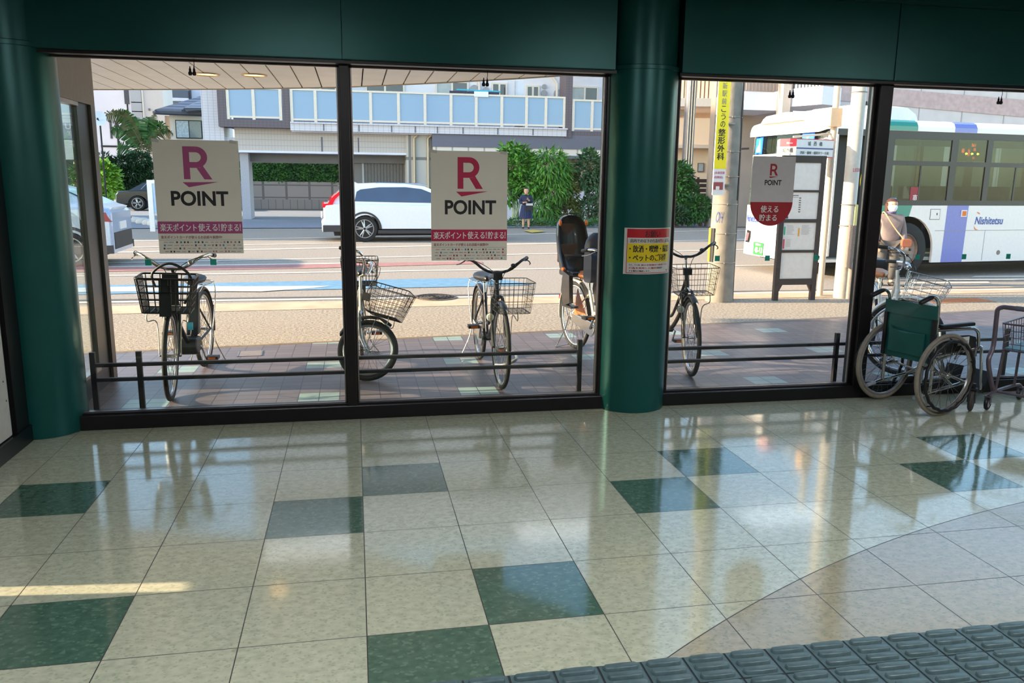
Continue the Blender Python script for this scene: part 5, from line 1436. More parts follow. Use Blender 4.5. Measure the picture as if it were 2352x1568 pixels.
mb = MB(); poly(mb, ff, [(0.2, 0.46), (2.2, 0.46), (2.2, 0.475), (0.2, 0.475)]); mb.build('bumper_seam', mat('seam_mauve', (150, 126, 140), rough=0.4), bus)
mb = MB(); poly(mb, ffb, [(0.58, 0.29), (0.94, 0.29), (0.94, 0.53), (0.58, 0.53)]); pl = mb.build('number_plate', mat('plate_green', (50, 124, 64), rough=0.5), bus)
put_text(MB(), '48-13', 0.64, 0.92, 0.33, 0.44, ffc, 0.03).build('lettering', M_wht2, pl)
put_text(MB(), '福岡200', 0.66, 0.86, 0.465, 0.51, ffc, 0.02).build('lettering', M_wht2, pl)
mb = MB(); poly(mb, ffb, [(1.62, 0.72), (1.69, 0.72), (1.69, 0.90), (1.62, 0.90)]); mb.build('teal_mark', mat('bus_teal_mark', (60, 190, 190), rough=0.4), bus)
# mirrors
MB().tube(spline([(0.05, 2.35, 2.3), (-0.15, 2.5, 2.25), (-0.2, 2.52, 1.9)], 4), 0.02, 8).rbox((-0.26, 2.44, 1.5), (-0.16, 2.62, 1.95), 0.03, 'z', 3).build('mirror', M_bk, bus)
MB().tube(spline([(0.1, 0.0, 2.35), (-0.1, -0.15, 2.38), (-0.22, -0.22, 2.34)], 4), 0.018, 8).rbox((-0.28, -0.30, 2.10), (-0.18, -0.16, 2.36), 0.03, 'z', 3).build('mirror', mat('mirror_white', (220, 210, 206), rough=0.4, noise=0.04), bus)
# roof gear
MB().loft([[(x, 1.2 + (y - 1.2) * s, z) for y, z in ((0.25, 2.74), (0.32, 2.97), (0.6, 3.02), (1.8, 3.02), (2.08, 2.97), (2.15, 2.74))] for x, s in ((1.0, 0.9), (1.25, 1.0), (1.9, 1.0))] + [[(2.12, 1.2 + (y - 1.2) * 0.96, 2.74 + (z - 2.74) * 0.55) for y, z in ((0.25, 2.74), (0.32, 2.97), (0.6, 3.02), (1.8, 3.02), (2.08, 2.97), (2.15, 2.74))]], True, True, False).build('roof_unit', M_bw, bus)
MB().loft([[(x, 1.2 + (y - 1.2) * s, 2.72 + (z - 2.72) * h_) for y, z in ((0.5, 2.72), (0.6, 2.88), (1.2, 2.92), (1.8, 2.88), (1.9, 2.72))] for x, s, h_ in ((-0.12, 0.8, 0.5), (0.02, 1, 0.9), (0.9, 1, 1.05))], True, True, False).build('roof_pod', M_bw, bus)
# interior
MB().box((0.1, 0.06, 0.30), (L_ - 0.1, W_ - 0.06, 0.36)).build('floor_pan', M_int, bus)
MB().box((1.3, 0.75, 2.66), (L_ - 0.5, 0.85, 2.68)).box((1.3, 1.55, 2.66), (L_ - 0.5, 1.65, 2.68)).build('added_ceiling_lamp', mat('added_bus_lamp', (255, 250, 236), emit=9.0), bus)  # unseen glowing strips added to brighten the bus interior
MB().box((0.3, 0.3, 0.2), (L_ - 0.1, W_ - 0.3, 0.30)).build('underbody', M_dk, bus)
for x in (1.35, 2.3, 3.1, 3.9, 4.7, 5.5):
    for y in (0.35, 1.65):
        MB().rbox((x, y, 0.85), (x + 0.42, y + 0.42, 0.97), 0.04, 'y', 3).rbox((x + 0.34, y, 0.97), (x + 0.42, y + 0.42, 1.62), 0.03, 'y', 3).box((x + 0.05, y + 0.1, 0.36), (x + 0.35, y + 0.3, 0.85)).build('passenger_seat', mat('seat_navy', (56, 62, 84), rough=0.8, noise=0.1), bus)
MB().rbox((0.42, 1.45, 0.36), (0.95, 2.0, 1.0), 0.05, 'y', 3).rbox((0.85, 1.45, 1.0), (0.98, 2.0, 1.75), 0.05, 'y', 3).build('driver_seat', mat('seat_navy', (56, 62, 84)), bus)
MB().torus((0.38, 1.72, 1.15), 'x', 0.22, 0.015, 28, 6).build('steering_wheel', M_bk, bus)
MB().rbox((0.12, 0.35, 0.36), (0.34, 2.05, 1.12), 0.05, 'y', 3).build('dashboard', mat('dash_grey', (86, 84, 84), rough=0.6, noise=0.1), bus)
for x, y in ((1.25, 0.9), (2.7, 0.8), (2.7, 1.6), (4.4, 0.8), (4.4, 1.6)):
    MB().tube([(x, y, 0.36), (x, y, 2.68)], 0.016, 8).build('grab_pole', mat('pale_yellow_pole', (206, 200, 120), rough=0.35), bus)
# wheels
for cx_ in (FW, RW):
    for y, s in ((0.16, -1), (W_ - 0.16, 1)):
        tw = MB().lathe([(0.30, -0.14), (0.44, -0.15), (0.485, -0.12), (0.49, 0), (0.485, 0.12), (0.44, 0.15), (0.30, 0.14)], (cx_, y, 0.49), 'y', 40, False).build('wheel', M_tyre, bus)
        q = lambda h: y + s * h
        MB().lathe([(0.30, s * 0.13), (0.285, s * 0.14), (0.27, s * 0.09), (0.21, s * 0.06), (0.12, s * 0.07), (0.11, s * 0.12), (0.06, s * 0.14), (0.0, s * 0.145)], (cx_, y, 0.49), 'y', 32, False).build('rim', mat('bus_rim', (148, 128, 118), rough=0.45, metal=0.5, noise=0.12), tw)
        mb = MB()
        for k in range(10):
            a = 2 * PI * k / 10
            mb.lathe([(0.022, s * 0.055), (0.022, s * 0.10), (0.012, s * 0.115)], (cx_ + 0.17 * math.cos(a), y, 0.49 + 0.17 * math.sin(a)), 'y', 8)
        mb.build('wheel_nuts', mat('nut_grey', (104, 92, 88), rough=0.4, metal=0.6, noise=0.1), tw)
    MB().box((cx_ - 0.62, 0.34, 0.36), (cx_ + 0.62, 0.72, 1.12)).build('wheel_housing', M_dk, bus)
# ================================================================= CARS
def car(name, label, loc, rz, paint, Lc, Wc, prof, wheels, gh, lower=None, wr=0.33, glass=(70, 84, 100), parts=None):
    """prof: lower body outline (x, z) from the rear; gh: glass house outline (x, z); x forward"""
    t = thing(name, label, 'car', loc, rz)
    hw = Wc / 2
    pts = []
    for x, z in prof['top']: pts.append((x, z))
    bot = []
    xs = sorted(wheels)
    bot.append((prof['x1'], prof['zb']))
    for cx_ in xs[::-1]:
        r = wr + 0.07
        for k in range(13):
            a = PI * k / 12
            bot.append((cx_ + r * math.cos(a), max(prof['zb'], wr + r * math.sin(a) * 1.0)))
    bot.append((prof['x0'], prof['zb']))
    outline = pts + bot
    rings = []
    for y, ins in ((-hw + 0.0, 0.06), (-hw + 0.05, 0.015), (-hw + 0.14, 0.0), (hw - 0.14, 0.0), (hw - 0.05, 0.015), (hw, 0.06)):
        xc = (prof['x0'] + prof['x1']) / 2
        rings.append([(x - math.copysign(ins, x - xc) * (0.6 if z > prof['zb'] + 0.01 else 0.2), y, z - (ins * 0.9 if z > 0.55 else 0)) for x, z in outline])
    b = MB().loft(rings, True, True, True).build('body', paint, t, sharp=35)
    zb_ = gh['belt']
    def yf(z): return hw - 0.045 - max(0, z - zb_) * 0.30
    o = gh['outline']
    MB().loft([[(x, s * yf(z) * k_, z + (0.02 if (z > zb_ + 0.3 and k_ < 0.8) else 0)) for x, z in o] for s, k_ in ((-1, 1), (-1, 0.75), (1, 0.75), (1, 1))], True, True, True).build('cabin', paint, t, sharp=35)
    M_cg = mat('car_glass_%d' % glass[0], glass, rough=0.08, noise=0.1, nscale=2, spec=0.8)
    for s in (-1, 1):
        for w_ in gh['windows']:
            mb = MB(); vs = [(x, s * (yf(z) + 0.003), z) for x, z in w_] + [(x, s * (yf(z) - 0.02), z) for x, z in w_]
            n = len(w_); mb.add(vs, [tuple(range(n)), tuple(range(2 * n - 1, n - 1, -1))] + [(i, (i + 1) % n, (i + 1) % n + n, i + n) for i in range(n)])
            mb.build('side_window', M_cg, t)
    for w_, nm in ((gh['rear'], 'rear_window'), (gh['front'], 'windscreen')):
        (xa, za), (xb, zb2) = w_
        dx = 0.006 if xa > (prof['x0'] + prof['x1']) / 2 else -0.006
        MB().add([(xa + dx, -yf(za) + 0.06, za + 0.004), (xa + dx, yf(za) - 0.06, za + 0.004), (xb + dx, yf(zb2) - 0.06, zb2 + 0.004), (xb + dx, -yf(zb2) + 0.06, zb2 + 0.004)], [(0, 1, 2, 3)]).build(nm, M_cg, t)
    if lower:
        mb = MB()
        for s in (-1, 1):
            for (x0, x1, z0, z1) in lower:
                mb.box((x0, min(s * (hw - 0.05), s * (hw + 0.008)), z0), (x1, max(s * (hw - 0.05), s * (hw + 0.008)), z1))
            for cx_ in xs:
                mb.torus((cx_, s * (hw - 0.015), wr), 'y', wr + 0.075, 0.035, 20, 6, 0.0, PI)
        mb.build('cladding', mat('car_cladding', (56, 52, 52), rough=0.6, noise=0.08), t)
    MB().box((prof['x0'] + 0.3, -hw + 0.12, 0.16), (prof['x1'] - 0.3, hw - 0.12, 0.5)).build('underbody', M_dk, t)
    for cx_ in xs:
        for s in (-1, 1):
            y = s * (hw - 0.12)
            w1 = MB().lathe([(0.22, -0.10), (wr - 0.02, -0.11), (wr, -0.07), (wr, 0.07), (wr - 0.02, 0.11), (0.22, 0.10)], (cx_, y, wr), 'y', 36).build('wheel', M_tyre, t)
            mb = MB(); mb.torus((cx_, y + s * 0.09, wr), 'y', wr * 0.68, 0.016, 32, 6)
            for k in range(5):
                a = 2 * PI * k / 5 + 0.5
                for da in (-0.16, 0.16):
                    mb.tube([(cx_ + 0.03 * math.cos(a), y + s * 0.10, wr + 0.03 * math.sin(a)), (cx_ + wr * 0.66 * math.cos(a + da), y + s * 0.085, wr + wr * 0.66 * math.sin(a + da))], [0.026, 0.017], 6)
            mb.build('rim', mat('car_rim', (190, 186, 184), rough=0.3, metal=0.8, noise=0.08), w1)
            MB().lathe([(0.21, s * 0.03), (0.0, s * 0.035)], (cx_, y, wr), 'y', 24, False).build('brake_disc', M_bk, w1)
    if parts: parts(t, hw)
    return t
M_cw = mat('car_white', (238, 236, 238), rough=0.22, noise=0.02, coat=0.6)
def white_parts(t, hw):
    M_tl = mat('tail_lamp', (206, 24, 40), rough=0.2, noise=0.05, emit=0.25)
    for s in (-1, 1):
        y0, y1 = sorted((s * (hw - 0.16), s * (hw + 0.004)))
        MB().prism([(0.03, 0.90), (0.36, 0.83), (0.30, 0.98), (0.36, 1.10), (0.62, 1.36), (0.56, 1.38), (0.28, 1.14), (0.18, 1.00), (0.04, 0.99)], 'y', y0 + 0.01 * (s < 0), y1 - 0.01 * (s > 0)).build('tail_lamp', M_tl, t)
        MB().rbox((1.72, y0, 0.905), (1.95, y1 + s * 0.02 if s > 0 else y1, 0.935), 0.01, 'y', 3).build('door_handle', M_cw, t)
        MB().rbox((2.75, y0, 0.865), (2.98, y1 + s * 0.02 if s > 0 else y1, 0.895), 0.01, 'y', 3).build('door_handle', M_cw, t)
    MB().prism([(0.45, 1.445), (0.62, 1.47), (0.95, 1.50), (0.9, 1.46)], 'y', -0.55, 0.55).build('spoiler', M_cw, t)
    MB().prism([(0.72, 1.50), (0.9, 1.55), (1.0, 1.51)], 'y', -0.02, 0.02).build('aerial_fin', M_cw, t)
    MB().tube([(1.3, -0.58, 1.50), (1.5, -0.58, 1.53), (2.6, -0.57, 1.52), (2.8, -0.56, 1.48)], 0.014, 6).tube([(1.3, 0.58, 1.50), (1.5, 0.58, 1.53), (2.6, 0.57, 1.52), (2.8, 0.56, 1.48)], 0.014, 6).build('roof_rail', M_chr, t)
    MB().box((0.02, -0.5, 0.24), (0.12, 0.5, 0.44)).build('rear_bumper', mat('car_cladding', (56, 52, 52)), t)
    MB().rbox((0.0, -0.62, 0.27), (0.16, -0.36, 0.34), 0.02, 'x', 3).rbox((0.0, 0.36, 0.27), (0.16, 0.62, 0.34), 0.02, 'x', 3).build('exhaust_trim', M_chr, t)
    MB().box((-0.006, -0.26, 0.60), (0.02, 0.26, 0.76)).build('number_plate', M_wht2, t)
    for s in (-1, 1): MB().rbox((3.22, min(s * (hw - 0.02), s * (hw + 0.16)), 1.0), (3.36, max(s * (hw - 0.02), s * (hw + 0.16)), 1.13), 0.03, 'y', 3).build('door_mirror', M_cw, t)
    MB().cbox((4.62, 0, 0.62), (0.05, 1.2, 0.24)).build('grille', M_bk, t)
    for s in (-1, 1): MB().rbox((4.35, min(s * 0.5, s * 0.86), 0.68), (4.63, max(s * 0.5, s * 0.86), 0.84), 0.04, 'y', 3).build('headlamp', M_lens, t)
wprof = dict(x0=0.02, x1=4.70, zb=0.27, top=[(0.02, 0.30), (0.0, 0.52), (0.06, 0.60), (0.06, 0.94), (0.10, 1.0), (0.34, 1.02), (3.3, 0.985), (3.9, 0.93), (4.4, 0.84), (4.62, 0.72), (4.70, 0.55), (4.70, 0.32)])
wgh = dict(belt=0.98, outline=[(0.16, 0.97), (0.36, 1.20), (0.62, 1.44), (0.8, 1.485), (1.4, 1.515), (2.2, 1.51), (2.7, 1.455), (3.2, 1.25), (3.62, 0.965), (3.62, 0.93), (0.16, 0.93)],
           windows=[[(0.86, 1.055), (0.92, 1.30), (1.02, 1.36), (1.5, 1.42), (2.2, 1.43), (2.62, 1.385), (3.0, 1.24), (3.38, 1.02), (2.1, 1.035)]], rear=((0.22, 1.04), (0.58, 1.40)), front=((3.52, 1.03), (2.78, 1.42)))
wl_ = at(735, 500, 19.1)
car('car', 'white estate car driving past, its rear seen beside the black mullion', (wl_.x, 19.95, 0.0), 0.04, M_cw, 4.7, 1.82, wprof, (1.10, 3.92), wgh, lower=[(0.03, 0.75, 0.27, 0.44), (1.45, 3.5, 0.22, 0.31)], wr=0.345, glass=(66, 80, 104), parts=white_parts)
# ---- silver car in the near lane behind the entrance screen, driving to the left
M_cs2 = mat('car_silver_blue', (178, 190, 210), rough=0.25, metal=0.3, noise=0.04, coat=0.5)
def silver_parts(t, hw):
    for s in (-1, 1):
        y0, y1 = sorted((s * (hw - 0.18), s * (hw + 0.003)))
        MB().prism([(0.0, 0.82), (0.30, 0.84), (0.26, 0.98), (0.08, 0.99)], 'y', y0, y1).build('tail_lamp', mat('tail_lamp_dull', (140, 50, 56), rough=0.25, noise=0.05), t)
        MB().rbox((1.35, y0, 0.90), (1.58, y1 + 0.015, 0.93), 0.01, 'y', 3).build('door_handle', M_cs2, t)
    MB().prism([(0.02, 1.07), (0.9, 1.30), (0.92, 1.27), (0.05, 1.03)], 'y', -0.62, 0.62).build('boot_lid', M_cw, t)
    MB().box((-0.01, -0.7, 0.32), (0.25, 0.7, 0.62)).build('rear_bumper', mat('car_cladding', (56, 52, 52)), t)
    MB().box((-0.016, -0.26, 0.66), (0.0, 0.26, 0.80)).build('number_plate', M_wht2, t)
sprof = dict(x0=0.0, x1=4.4, zb=0.25, top=[(0.0, 0.34), (0.0, 0.98), (0.08, 1.06), (0.5, 1.09), (3.2, 1.02), (3.9, 0.92), (4.3, 0.78), (4.4, 0.55), (4.4, 0.30)])
sgh = dict(belt=1.04, outline=[(0.10, 1.04), (0.75, 1.36), (1.1, 1.46), (1.9, 1.50), (2.5, 1.46), (3.0, 1.26), (3.4, 1.0), (3.4, 0.96), (0.10, 0.96)],
           windows=[[(0.75, 1.12), (1.05, 1.33), (1.3, 1.40), (1.9, 1.43), (2.45, 1.39), (2.85, 1.22), (3.1, 1.08)]], rear=((0.2, 1.10), (0.72, 1.36)), front=((3.3, 1.07), (2.55, 1.44)))
sr = at(296, 520, 13.2)
car('car', 'silver blue car passing close behind the entrance side screen', (sr.x - 0.30, 13.95, 0.0), PI + 0.04, M_cs2, 4.4, 1.72, sprof, (0.72, 3.5), sgh, lower=[(0.0, 4.2, 0.25, 0.40)], wr=0.32, glass=(60, 96, 104), parts=silver_parts)
# ---- black saloon parked across the street
M_cb2 = mat('car_black', (36, 36, 40), rough=0.2, noise=0.06, coat=0.6)
bprof = dict(x0=0.0, x1=4.8, zb=0.25, top=[(0.0, 0.32), (0.02, 0.80), (0.12, 0.93), (0.9, 0.98), (3.4, 0.96), (4.2, 0.90), (4.65, 0.78), (4.8, 0.55), (4.8, 0.30)])
bgh = dict(belt=0.96, outline=[(0.6, 0.96), (1.2, 1.30), (1.7, 1.44), (2.3, 1.45), (2.9, 1.35), (3.6, 0.95), (3.6, 0.90), (0.6, 0.90)],
           windows=[[(1.2, 1.03), (1.45, 1.27), (1.8, 1.36), (2.25, 1.365), (2.25, 1.02)], [(2.32, 1.02), (2.32, 1.365), (2.75, 1.30), (3.3, 1.02)]], rear=((0.7, 1.0), (1.3, 1.33)), front=((3.5, 1.0), (2.8, 1.37)))
def black_parts(t, hw):
    for s in (-1, 1):
        yy = s * (hw - 0.05)
        mb = MB(); mb.tube([(1.15, yy - s * 0.02, 1.02), (1.42, yy - s * 0.10, 1.31), (1.8, yy - s * 0.13, 1.41), (2.4, yy - s * 0.13, 1.41), (2.9, yy - s * 0.10, 1.32), (3.4, yy - s * 0.02, 1.0)], 0.012, 6); mb.build('chrome_strip', M_chr, t)
        MB().rbox((4.45, min(s * 0.5, s * 0.84), 0.68), (4.72, max(s * 0.5, s * 0.84), 0.80), 0.03, 'y', 3).build('headlamp', M_lens, t)
        MB().rbox((3.1, min(s * (hw - 0.02), s * (hw + 0.15)), 0.98), (3.24, max(s * (hw - 0.02), s * (hw + 0.15)), 1.10), 0.03, 'y', 3).build('door_mirror', M_cb2, t)
bw_ = onz(311, 487); YB = 39.5; bx_ = at(311, 465, YB).x
car('car', 'black saloon parked across the street behind the white map board', (bx_ - 0.95, YB + 0.8, 0), 0.10, M_cb2, 4.8, 1.85, bprof, (0.95, 3.8), bgh, wr=0.36, glass=(34, 38, 44), parts=black_parts)

# ================================================================= PEOPLE
def skin_body(name, verts, edges, radii, m, parent, root=0, lev=2):
    me = D.meshes.new(name); me.from_pydata([Vector(v) for v in verts], edges, [])
    o = D.objects.new(name, me); COL.objects.link(o)
    sk = o.modifiers.new('skin', 'SKIN'); sk.use_smooth_shade = True
    for i, r in enumerate(radii):
        me.skin_vertices[0].data[i].radius = r if isinstance(r, tuple) else (r, r)
    me.skin_vertices[0].data[root].use_root = True
    ss = o.modifiers.new('sub', 'SUBSURF'); ss.levels = lev; ss.render_levels = lev
    bpy.context.view_layer.update()
    dg = bpy.context.evaluated_depsgraph_get()
    ev = o.evaluated_get(dg); me2 = bpy.data.meshes.new_from_object(ev)
    o.modifiers.clear(); o.data = me2; D.meshes.remove(me)
    me2.materials.clear(); me2.materials.append(m)
    me2.polygons.foreach_set('use_smooth', [True] * len(me2.polygons))
    o.parent = parent
    return o
M_skin = mat('skin', (204, 156, 128), rough=0.55, noise=0.05)
def head_geo(mb, c, h, turn=0.0):
    """head of height h centred at c, face towards -y, with brow, nose, chin and jaw"""
    rings = []
    prof = ((-0.50, 0.16, 0.10, -0.16), (-0.44, 0.24, 0.20, -0.12), (-0.34, 0.31, 0.30, -0.05), (-0.2, 0.345, 0.38, 0.0), (-0.05, 0.37, 0.42, 0.02), (0.12, 0.385, 0.44, 0.03), (0.28, 0.37, 0.43, 0.04), (0.40, 0.30, 0.35, 0.05), (0.48, 0.17, 0.2, 0.05), (0.5, 0.05, 0.06, 0.05))
    for z, wx, wy, oy in prof:
        rings.append([Vector(c) + V(h * wx * math.cos(2 * PI * k / 16) * 1.0, h * (oy + wy * math.sin(2 * PI * k / 16)), h * z) for k in range(16)])
    mb.loft(rings)
    cx_, cy_, cz_ = c
    mb.loft([[V(cx_ - 0.035 * h, cy_ - 0.38 * h, cz_ + 0.06 * h), V(cx_ + 0.035 * h, cy_ - 0.38 * h, cz_ + 0.06 * h), V(cx_, cy_ - 0.42 * h, cz_ + 0.06 * h)], [V(cx_ - 0.07 * h, cy_ - 0.36 * h, cz_ - 0.14 * h), V(cx_ + 0.07 * h, cy_ - 0.36 * h, cz_ - 0.14 * h), V(cx_, cy_ - 0.50 * h, cz_ - 0.13 * h)]])
    for s in (-1, 1):
        mb.ell((cx_ + s * 0.385 * h, cy_ + 0.03 * h, cz_ - 0.03 * h), (0.03 * h, 0.07 * h, 0.12 * h), 8, 6)
    return mb
def face_parts(c, h, parent, mouth=True):
    cx_, cy_, cz_ = c
    for s in (-1, 1):
        MB().ell((cx_ + s * 0.15 * h, cy_ - 0.355 * h, cz_ + 0.02 * h), (0.055 * h, 0.03 * h, 0.025 * h), 8, 6).build('eye', M_ink, parent)
        MB().cbox((cx_ + s * 0.15 * h, cy_ - 0.375 * h, cz_ + 0.10 * h), (0.14 * h, 0.02 * h, 0.02 * h), 0, s * 0.1).build('eyebrow', mat('brow', (70, 52, 44), rough=0.8), parent)
    if mouth: MB().ell((cx_, cy_ - 0.36 * h, cz_ - 0.27 * h), (0.09 * h, 0.03 * h, 0.02 * h), 8, 6).build('mouth', mat('lips', (176, 96, 88), rough=0.5), parent)
def hand_geo(wrist, fdir, side, m, parent, sc=1.0, curl=0.5, name='hand'):
    """palm with four fingers and a thumb; fdir: direction of the fingers, side: direction of the thumb"""
    f_ = Vector(fdir).normalized(); t_ = Vector(side); t_ = (t_ - f_ * t_.dot(f_)).normalized(); n_ = f_.cross(t_)
    W0 = Vector(wrist); vs = [W0, W0 + f_ * 0.045 * sc, W0 + f_ * 0.085 * sc]; es = [(0, 1), (1, 2)]; rd = [(0.02 * sc, 0.016 * sc), (0.034 * sc, 0.014 * sc), (0.034 * sc, 0.012 * sc)]
    for k, (off, ln) in enumerate(((0.027, 0.068), (0.009, 0.076), (-0.009, 0.070), (-0.026, 0.055))):
        p = W0 + f_ * 0.088 * sc + t_ * off * sc; b = len(vs); vs.append(p); es.append((2, b)); rd.append((0.0085 * sc,) * 2)
        d_ = f_
        for j in range(3):
            d_ = (d_ * math.cos(curl) + n_ * math.sin(curl)).normalized(); p = p + d_ * ln * sc / 3; vs.append(p); es.append((len(vs) - 2, len(vs) - 1)); rd.append((0.0075 * sc - 0.0006 * j,) * 2)
    p = W0 + f_ * 0.03 * sc + t_ * 0.028 * sc; b = len(vs); vs.append(p); es.append((1, b)); rd.append((0.011 * sc,) * 2)
    for j in range(2):
        p = p + (t_ * 0.6 + f_ * 0.7 + n_ * 0.3).normalized() * 0.028 * sc; vs.append(p); es.append((len(vs) - 2, len(vs) - 1)); rd.append((0.009 * sc,) * 2)
    return skin_body(name, vs, es, rd, m, parent, 0, 1)

# ---- woman in front of the bus, facing the shop, bag across the body
WY = 9.25; wp = at(2040, 560, WY)
wo = thing('person', 'person in a beige jacket, face mask and grey trousers beside the bus wheel', 'person', (wp.x, WY, 0), math.radians(-14))
H = 1.42
vs = [(0, 0, 0.74), (0, 0.0, 0.90), (0, -0.005, 1.06), (0, 0.005, 1.165), (0, 0.0, 1.20), (0, -0.015, 1.27),
      (-0.085, 0, 0.70), (-0.095, -0.01, 0.42), (-0.095, 0.02, 0.09), (-0.095, -0.09, 0.03),
      (0.085, 0, 0.70), (0.09, -0.07, 0.42), (0.09, 0.0, 0.09), (0.09, -0.11, 0.03),
      (-0.165, 0, 1.11), (-0.215, 0.01, 0.88), (-0.20, -0.08, 0.68), (0.165, 0, 1.11), (0.215, 0.02, 0.88), (0.20, -0.12, 0.72)]
es = [(0, 1), (1, 2), (2, 3), (3, 4), (4, 5), (0, 6), (6, 7), (7, 8), (8, 9), (0, 10), (10, 11), (11, 12), (12, 13), (2, 14), (14, 15), (15, 16), (2, 17), (17, 18), (18, 19)]
rd = [(0.13, 0.10), (0.125, 0.09), (0.15, 0.09), (0.06, 0.055), 0.046, 0.045, 0.085, 0.06, 0.04, 0.033, 0.085, 0.06, 0.04, 0.033, 0.06, 0.046, 0.034, 0.06, 0.046, 0.034]
pb = skin_body('body', vs, es, rd, M_skin, wo)
head_geo(MB(), (0, -0.02, 1.305), 0.205).build('head', M_skin, wo)
face_parts((0, -0.02, 1.305), 0.205, wo, False)
MB().loft([[(0.066 * math.cos(a) * k, -0.02 - 0.088 * k * abs(math.sin(a)) - 0.012, z) for a in [PI * q / 8 for q in range(9)]] for z, k in ((1.312, 0.95), (1.28, 1.12), (1.245, 1.0), (1.215, 0.75))], False, False, True).build('face_mask', mat('mask_white', (240, 236, 240), rough=0.7, noise=0.02), wo)
hr = MB(); rings = []
for z, rx, ry, oy in ((1.20, 0.085, 0.07, 0.035), (1.26, 0.095, 0.085, 0.03), (1.33, 0.098, 0.098, 0.015), (1.375, 0.09, 0.10, 0.0), (1.41, 0.06, 0.07, 0.0), (1.422, 0.015, 0.02, 0.0)):
    rings.append([(rx * math.cos(a), oy + ry * math.sin(a), z) for a in [math.radians(-35 + 250 * q / 17) if z < 1.36 else 2 * PI * q / 18 - 0.61 for q in range(18)]])
hr.loft(rings, True, True, True); hr.build('hair', mat('hair_brown', (78, 48, 38), rough=0.6, noise=0.15, nscale=40), wo)
M_jk = mat('jacket_beige', (138, 120, 116), rough=0.8, noise=0.1, nscale=9, bump=0.3, bscale=9)
vj = [(0, 0, 0.66), (0, 0, 0.82), (0, -0.005, 1.03), (0, 0.005, 1.15), (0, 0.0, 1.20), (-0.165, 0, 1.10), (-0.222, 0.01, 0.88), (-0.205, -0.07, 0.71), (0.165, 0, 1.10), (0.222, 0.02, 0.88), (0.205, -0.10, 0.74)]
skin_body('jacket', vj, [(0, 1), (1, 2), (2, 3), (3, 4), (2, 5), (5, 6), (6, 7), (2, 8), (8, 9), (9, 10)], [(0.20, 0.135), (0.18, 0.125), (0.175, 0.115), (0.085, 0.08), (0.068, 0.065), 0.078, 0.066, 0.052, 0.078, 0.066, 0.052], M_jk, wo)
MB().torus((0, -0.005, 1.195), 'z', 0.058, 0.020, 20, 8).build('scarf', mat('scarf_navy', (90, 84, 130), rough=0.8, noise=0.1), wo)
vt = [(0, 0, 0.76), (-0.09, 0, 0.68), (-0.095, -0.01, 0.42), (-0.095, 0.015, 0.08), (0.09, 0, 0.68), (0.09, -0.065, 0.42), (0.09, 0.0, 0.08)]
skin_body('trousers', vt, [(0, 1), (1, 2), (2, 3), (0, 4), (4, 5), (5, 6)], [(0.145, 0.11), 0.105, 0.085, 0.065, 0.105, 0.085, 0.065], mat('trousers_grey', (84, 78, 74), rough=0.85, noise=0.12, nscale=12, bump=0.2, bscale=10), wo)
for s, y in ((-1, -0.04), (1, -0.06)): MB().ell((s * 0.093, y, 0.035), (0.045, 0.115, 0.04)).build('shoe', mat('shoe_dark', (50, 44, 42), rough=0.6, noise=0.1), wo)
hand_geo((0.20, -0.135, 0.715), (-0.15, -0.5, -0.6), (-1, -0.2, 0.2), M_skin, wo, 0.85)
hand_geo((-0.20, -0.09, 0.67), (0.1, -0.2, -1), (1, -0.6, 0), M_skin, wo, 0.85)
bag = thing('shoulder_bag', 'orange brown shoulder bag worn by the person beside the bus', 'bag', tuple(wo.location), math.radians(-14))
bevel(MB().rbox((0.12, -0.245, 0.65), (0.28, -0.17, 0.78), 0.04, 'y', 4).build('pouch', mat('bag_orange', (160, 92, 66), rough=0.6, noise=0.12), bag), 0.01)
MB().tube(spline([(0.16, -0.19, 0.78), (0.06, -0.155, 0.90), (-0.06, -0.14, 1.06), (-0.12, -0.09, 1.17), (-0.13, 0.0, 1.20), (-0.10, 0.09, 1.14)], 5), 0.010, 6).build('strap', mat('bag_strap', (204, 160, 120), rough=0.6, noise=0.08), bag)

# ---- pupil in a navy uniform waiting across the street
SY = 24.8; spx = at(1208, 500, SY)
pu = thing('person', 'person in a navy top and pleated skirt before the far bushes', 'person', (spx.x, SY, 0.02), math.radians(-12))
k_ = 0.90
def sc(vs): return [(x * k_, y * k_, z * k_) for x, y, z in vs]
vs = [(0, 0, 0.80), (0, 0, 0.98), (0, 0, 1.15), (0, 0, 1.25), (0, 0, 1.30), (0, -0.02, 1.38), (-0.085, 0, 0.76), (-0.095, -0.01, 0.42), (-0.10, 0.0, 0.09), (-0.10, -0.10, 0.03), (0.085, 0, 0.76), (0.10, -0.01, 0.42), (0.11, 0.0, 0.09), (0.115, -0.10, 0.03),
      (-0.17, 0, 1.20), (-0.23, -0.02, 0.98), (-0.07, -0.19, 0.98), (0.17, 0, 1.20), (0.22, -0.04, 1.0), (0.08, -0.20, 1.08)]
rd = [(0.14, 0.10), (0.13, 0.09), (0.15, 0.09), (0.06, 0.055), 0.05, 0.05, 0.09, 0.06, 0.04, 0.035, 0.09, 0.06, 0.04, 0.035, 0.06, 0.048, 0.035, 0.06, 0.048, 0.035]
skin_body('body', sc(vs), es, [tuple(q * k_ for q in r) if isinstance(r, tuple) else r * k_ for r in rd], M_skin, pu)
head_geo(MB(), (0, -0.02, 1.275), 0.205).build('head', M_skin, pu)
face_parts((0, -0.02, 1.275), 0.205, pu)
hr = MB(); rings = []
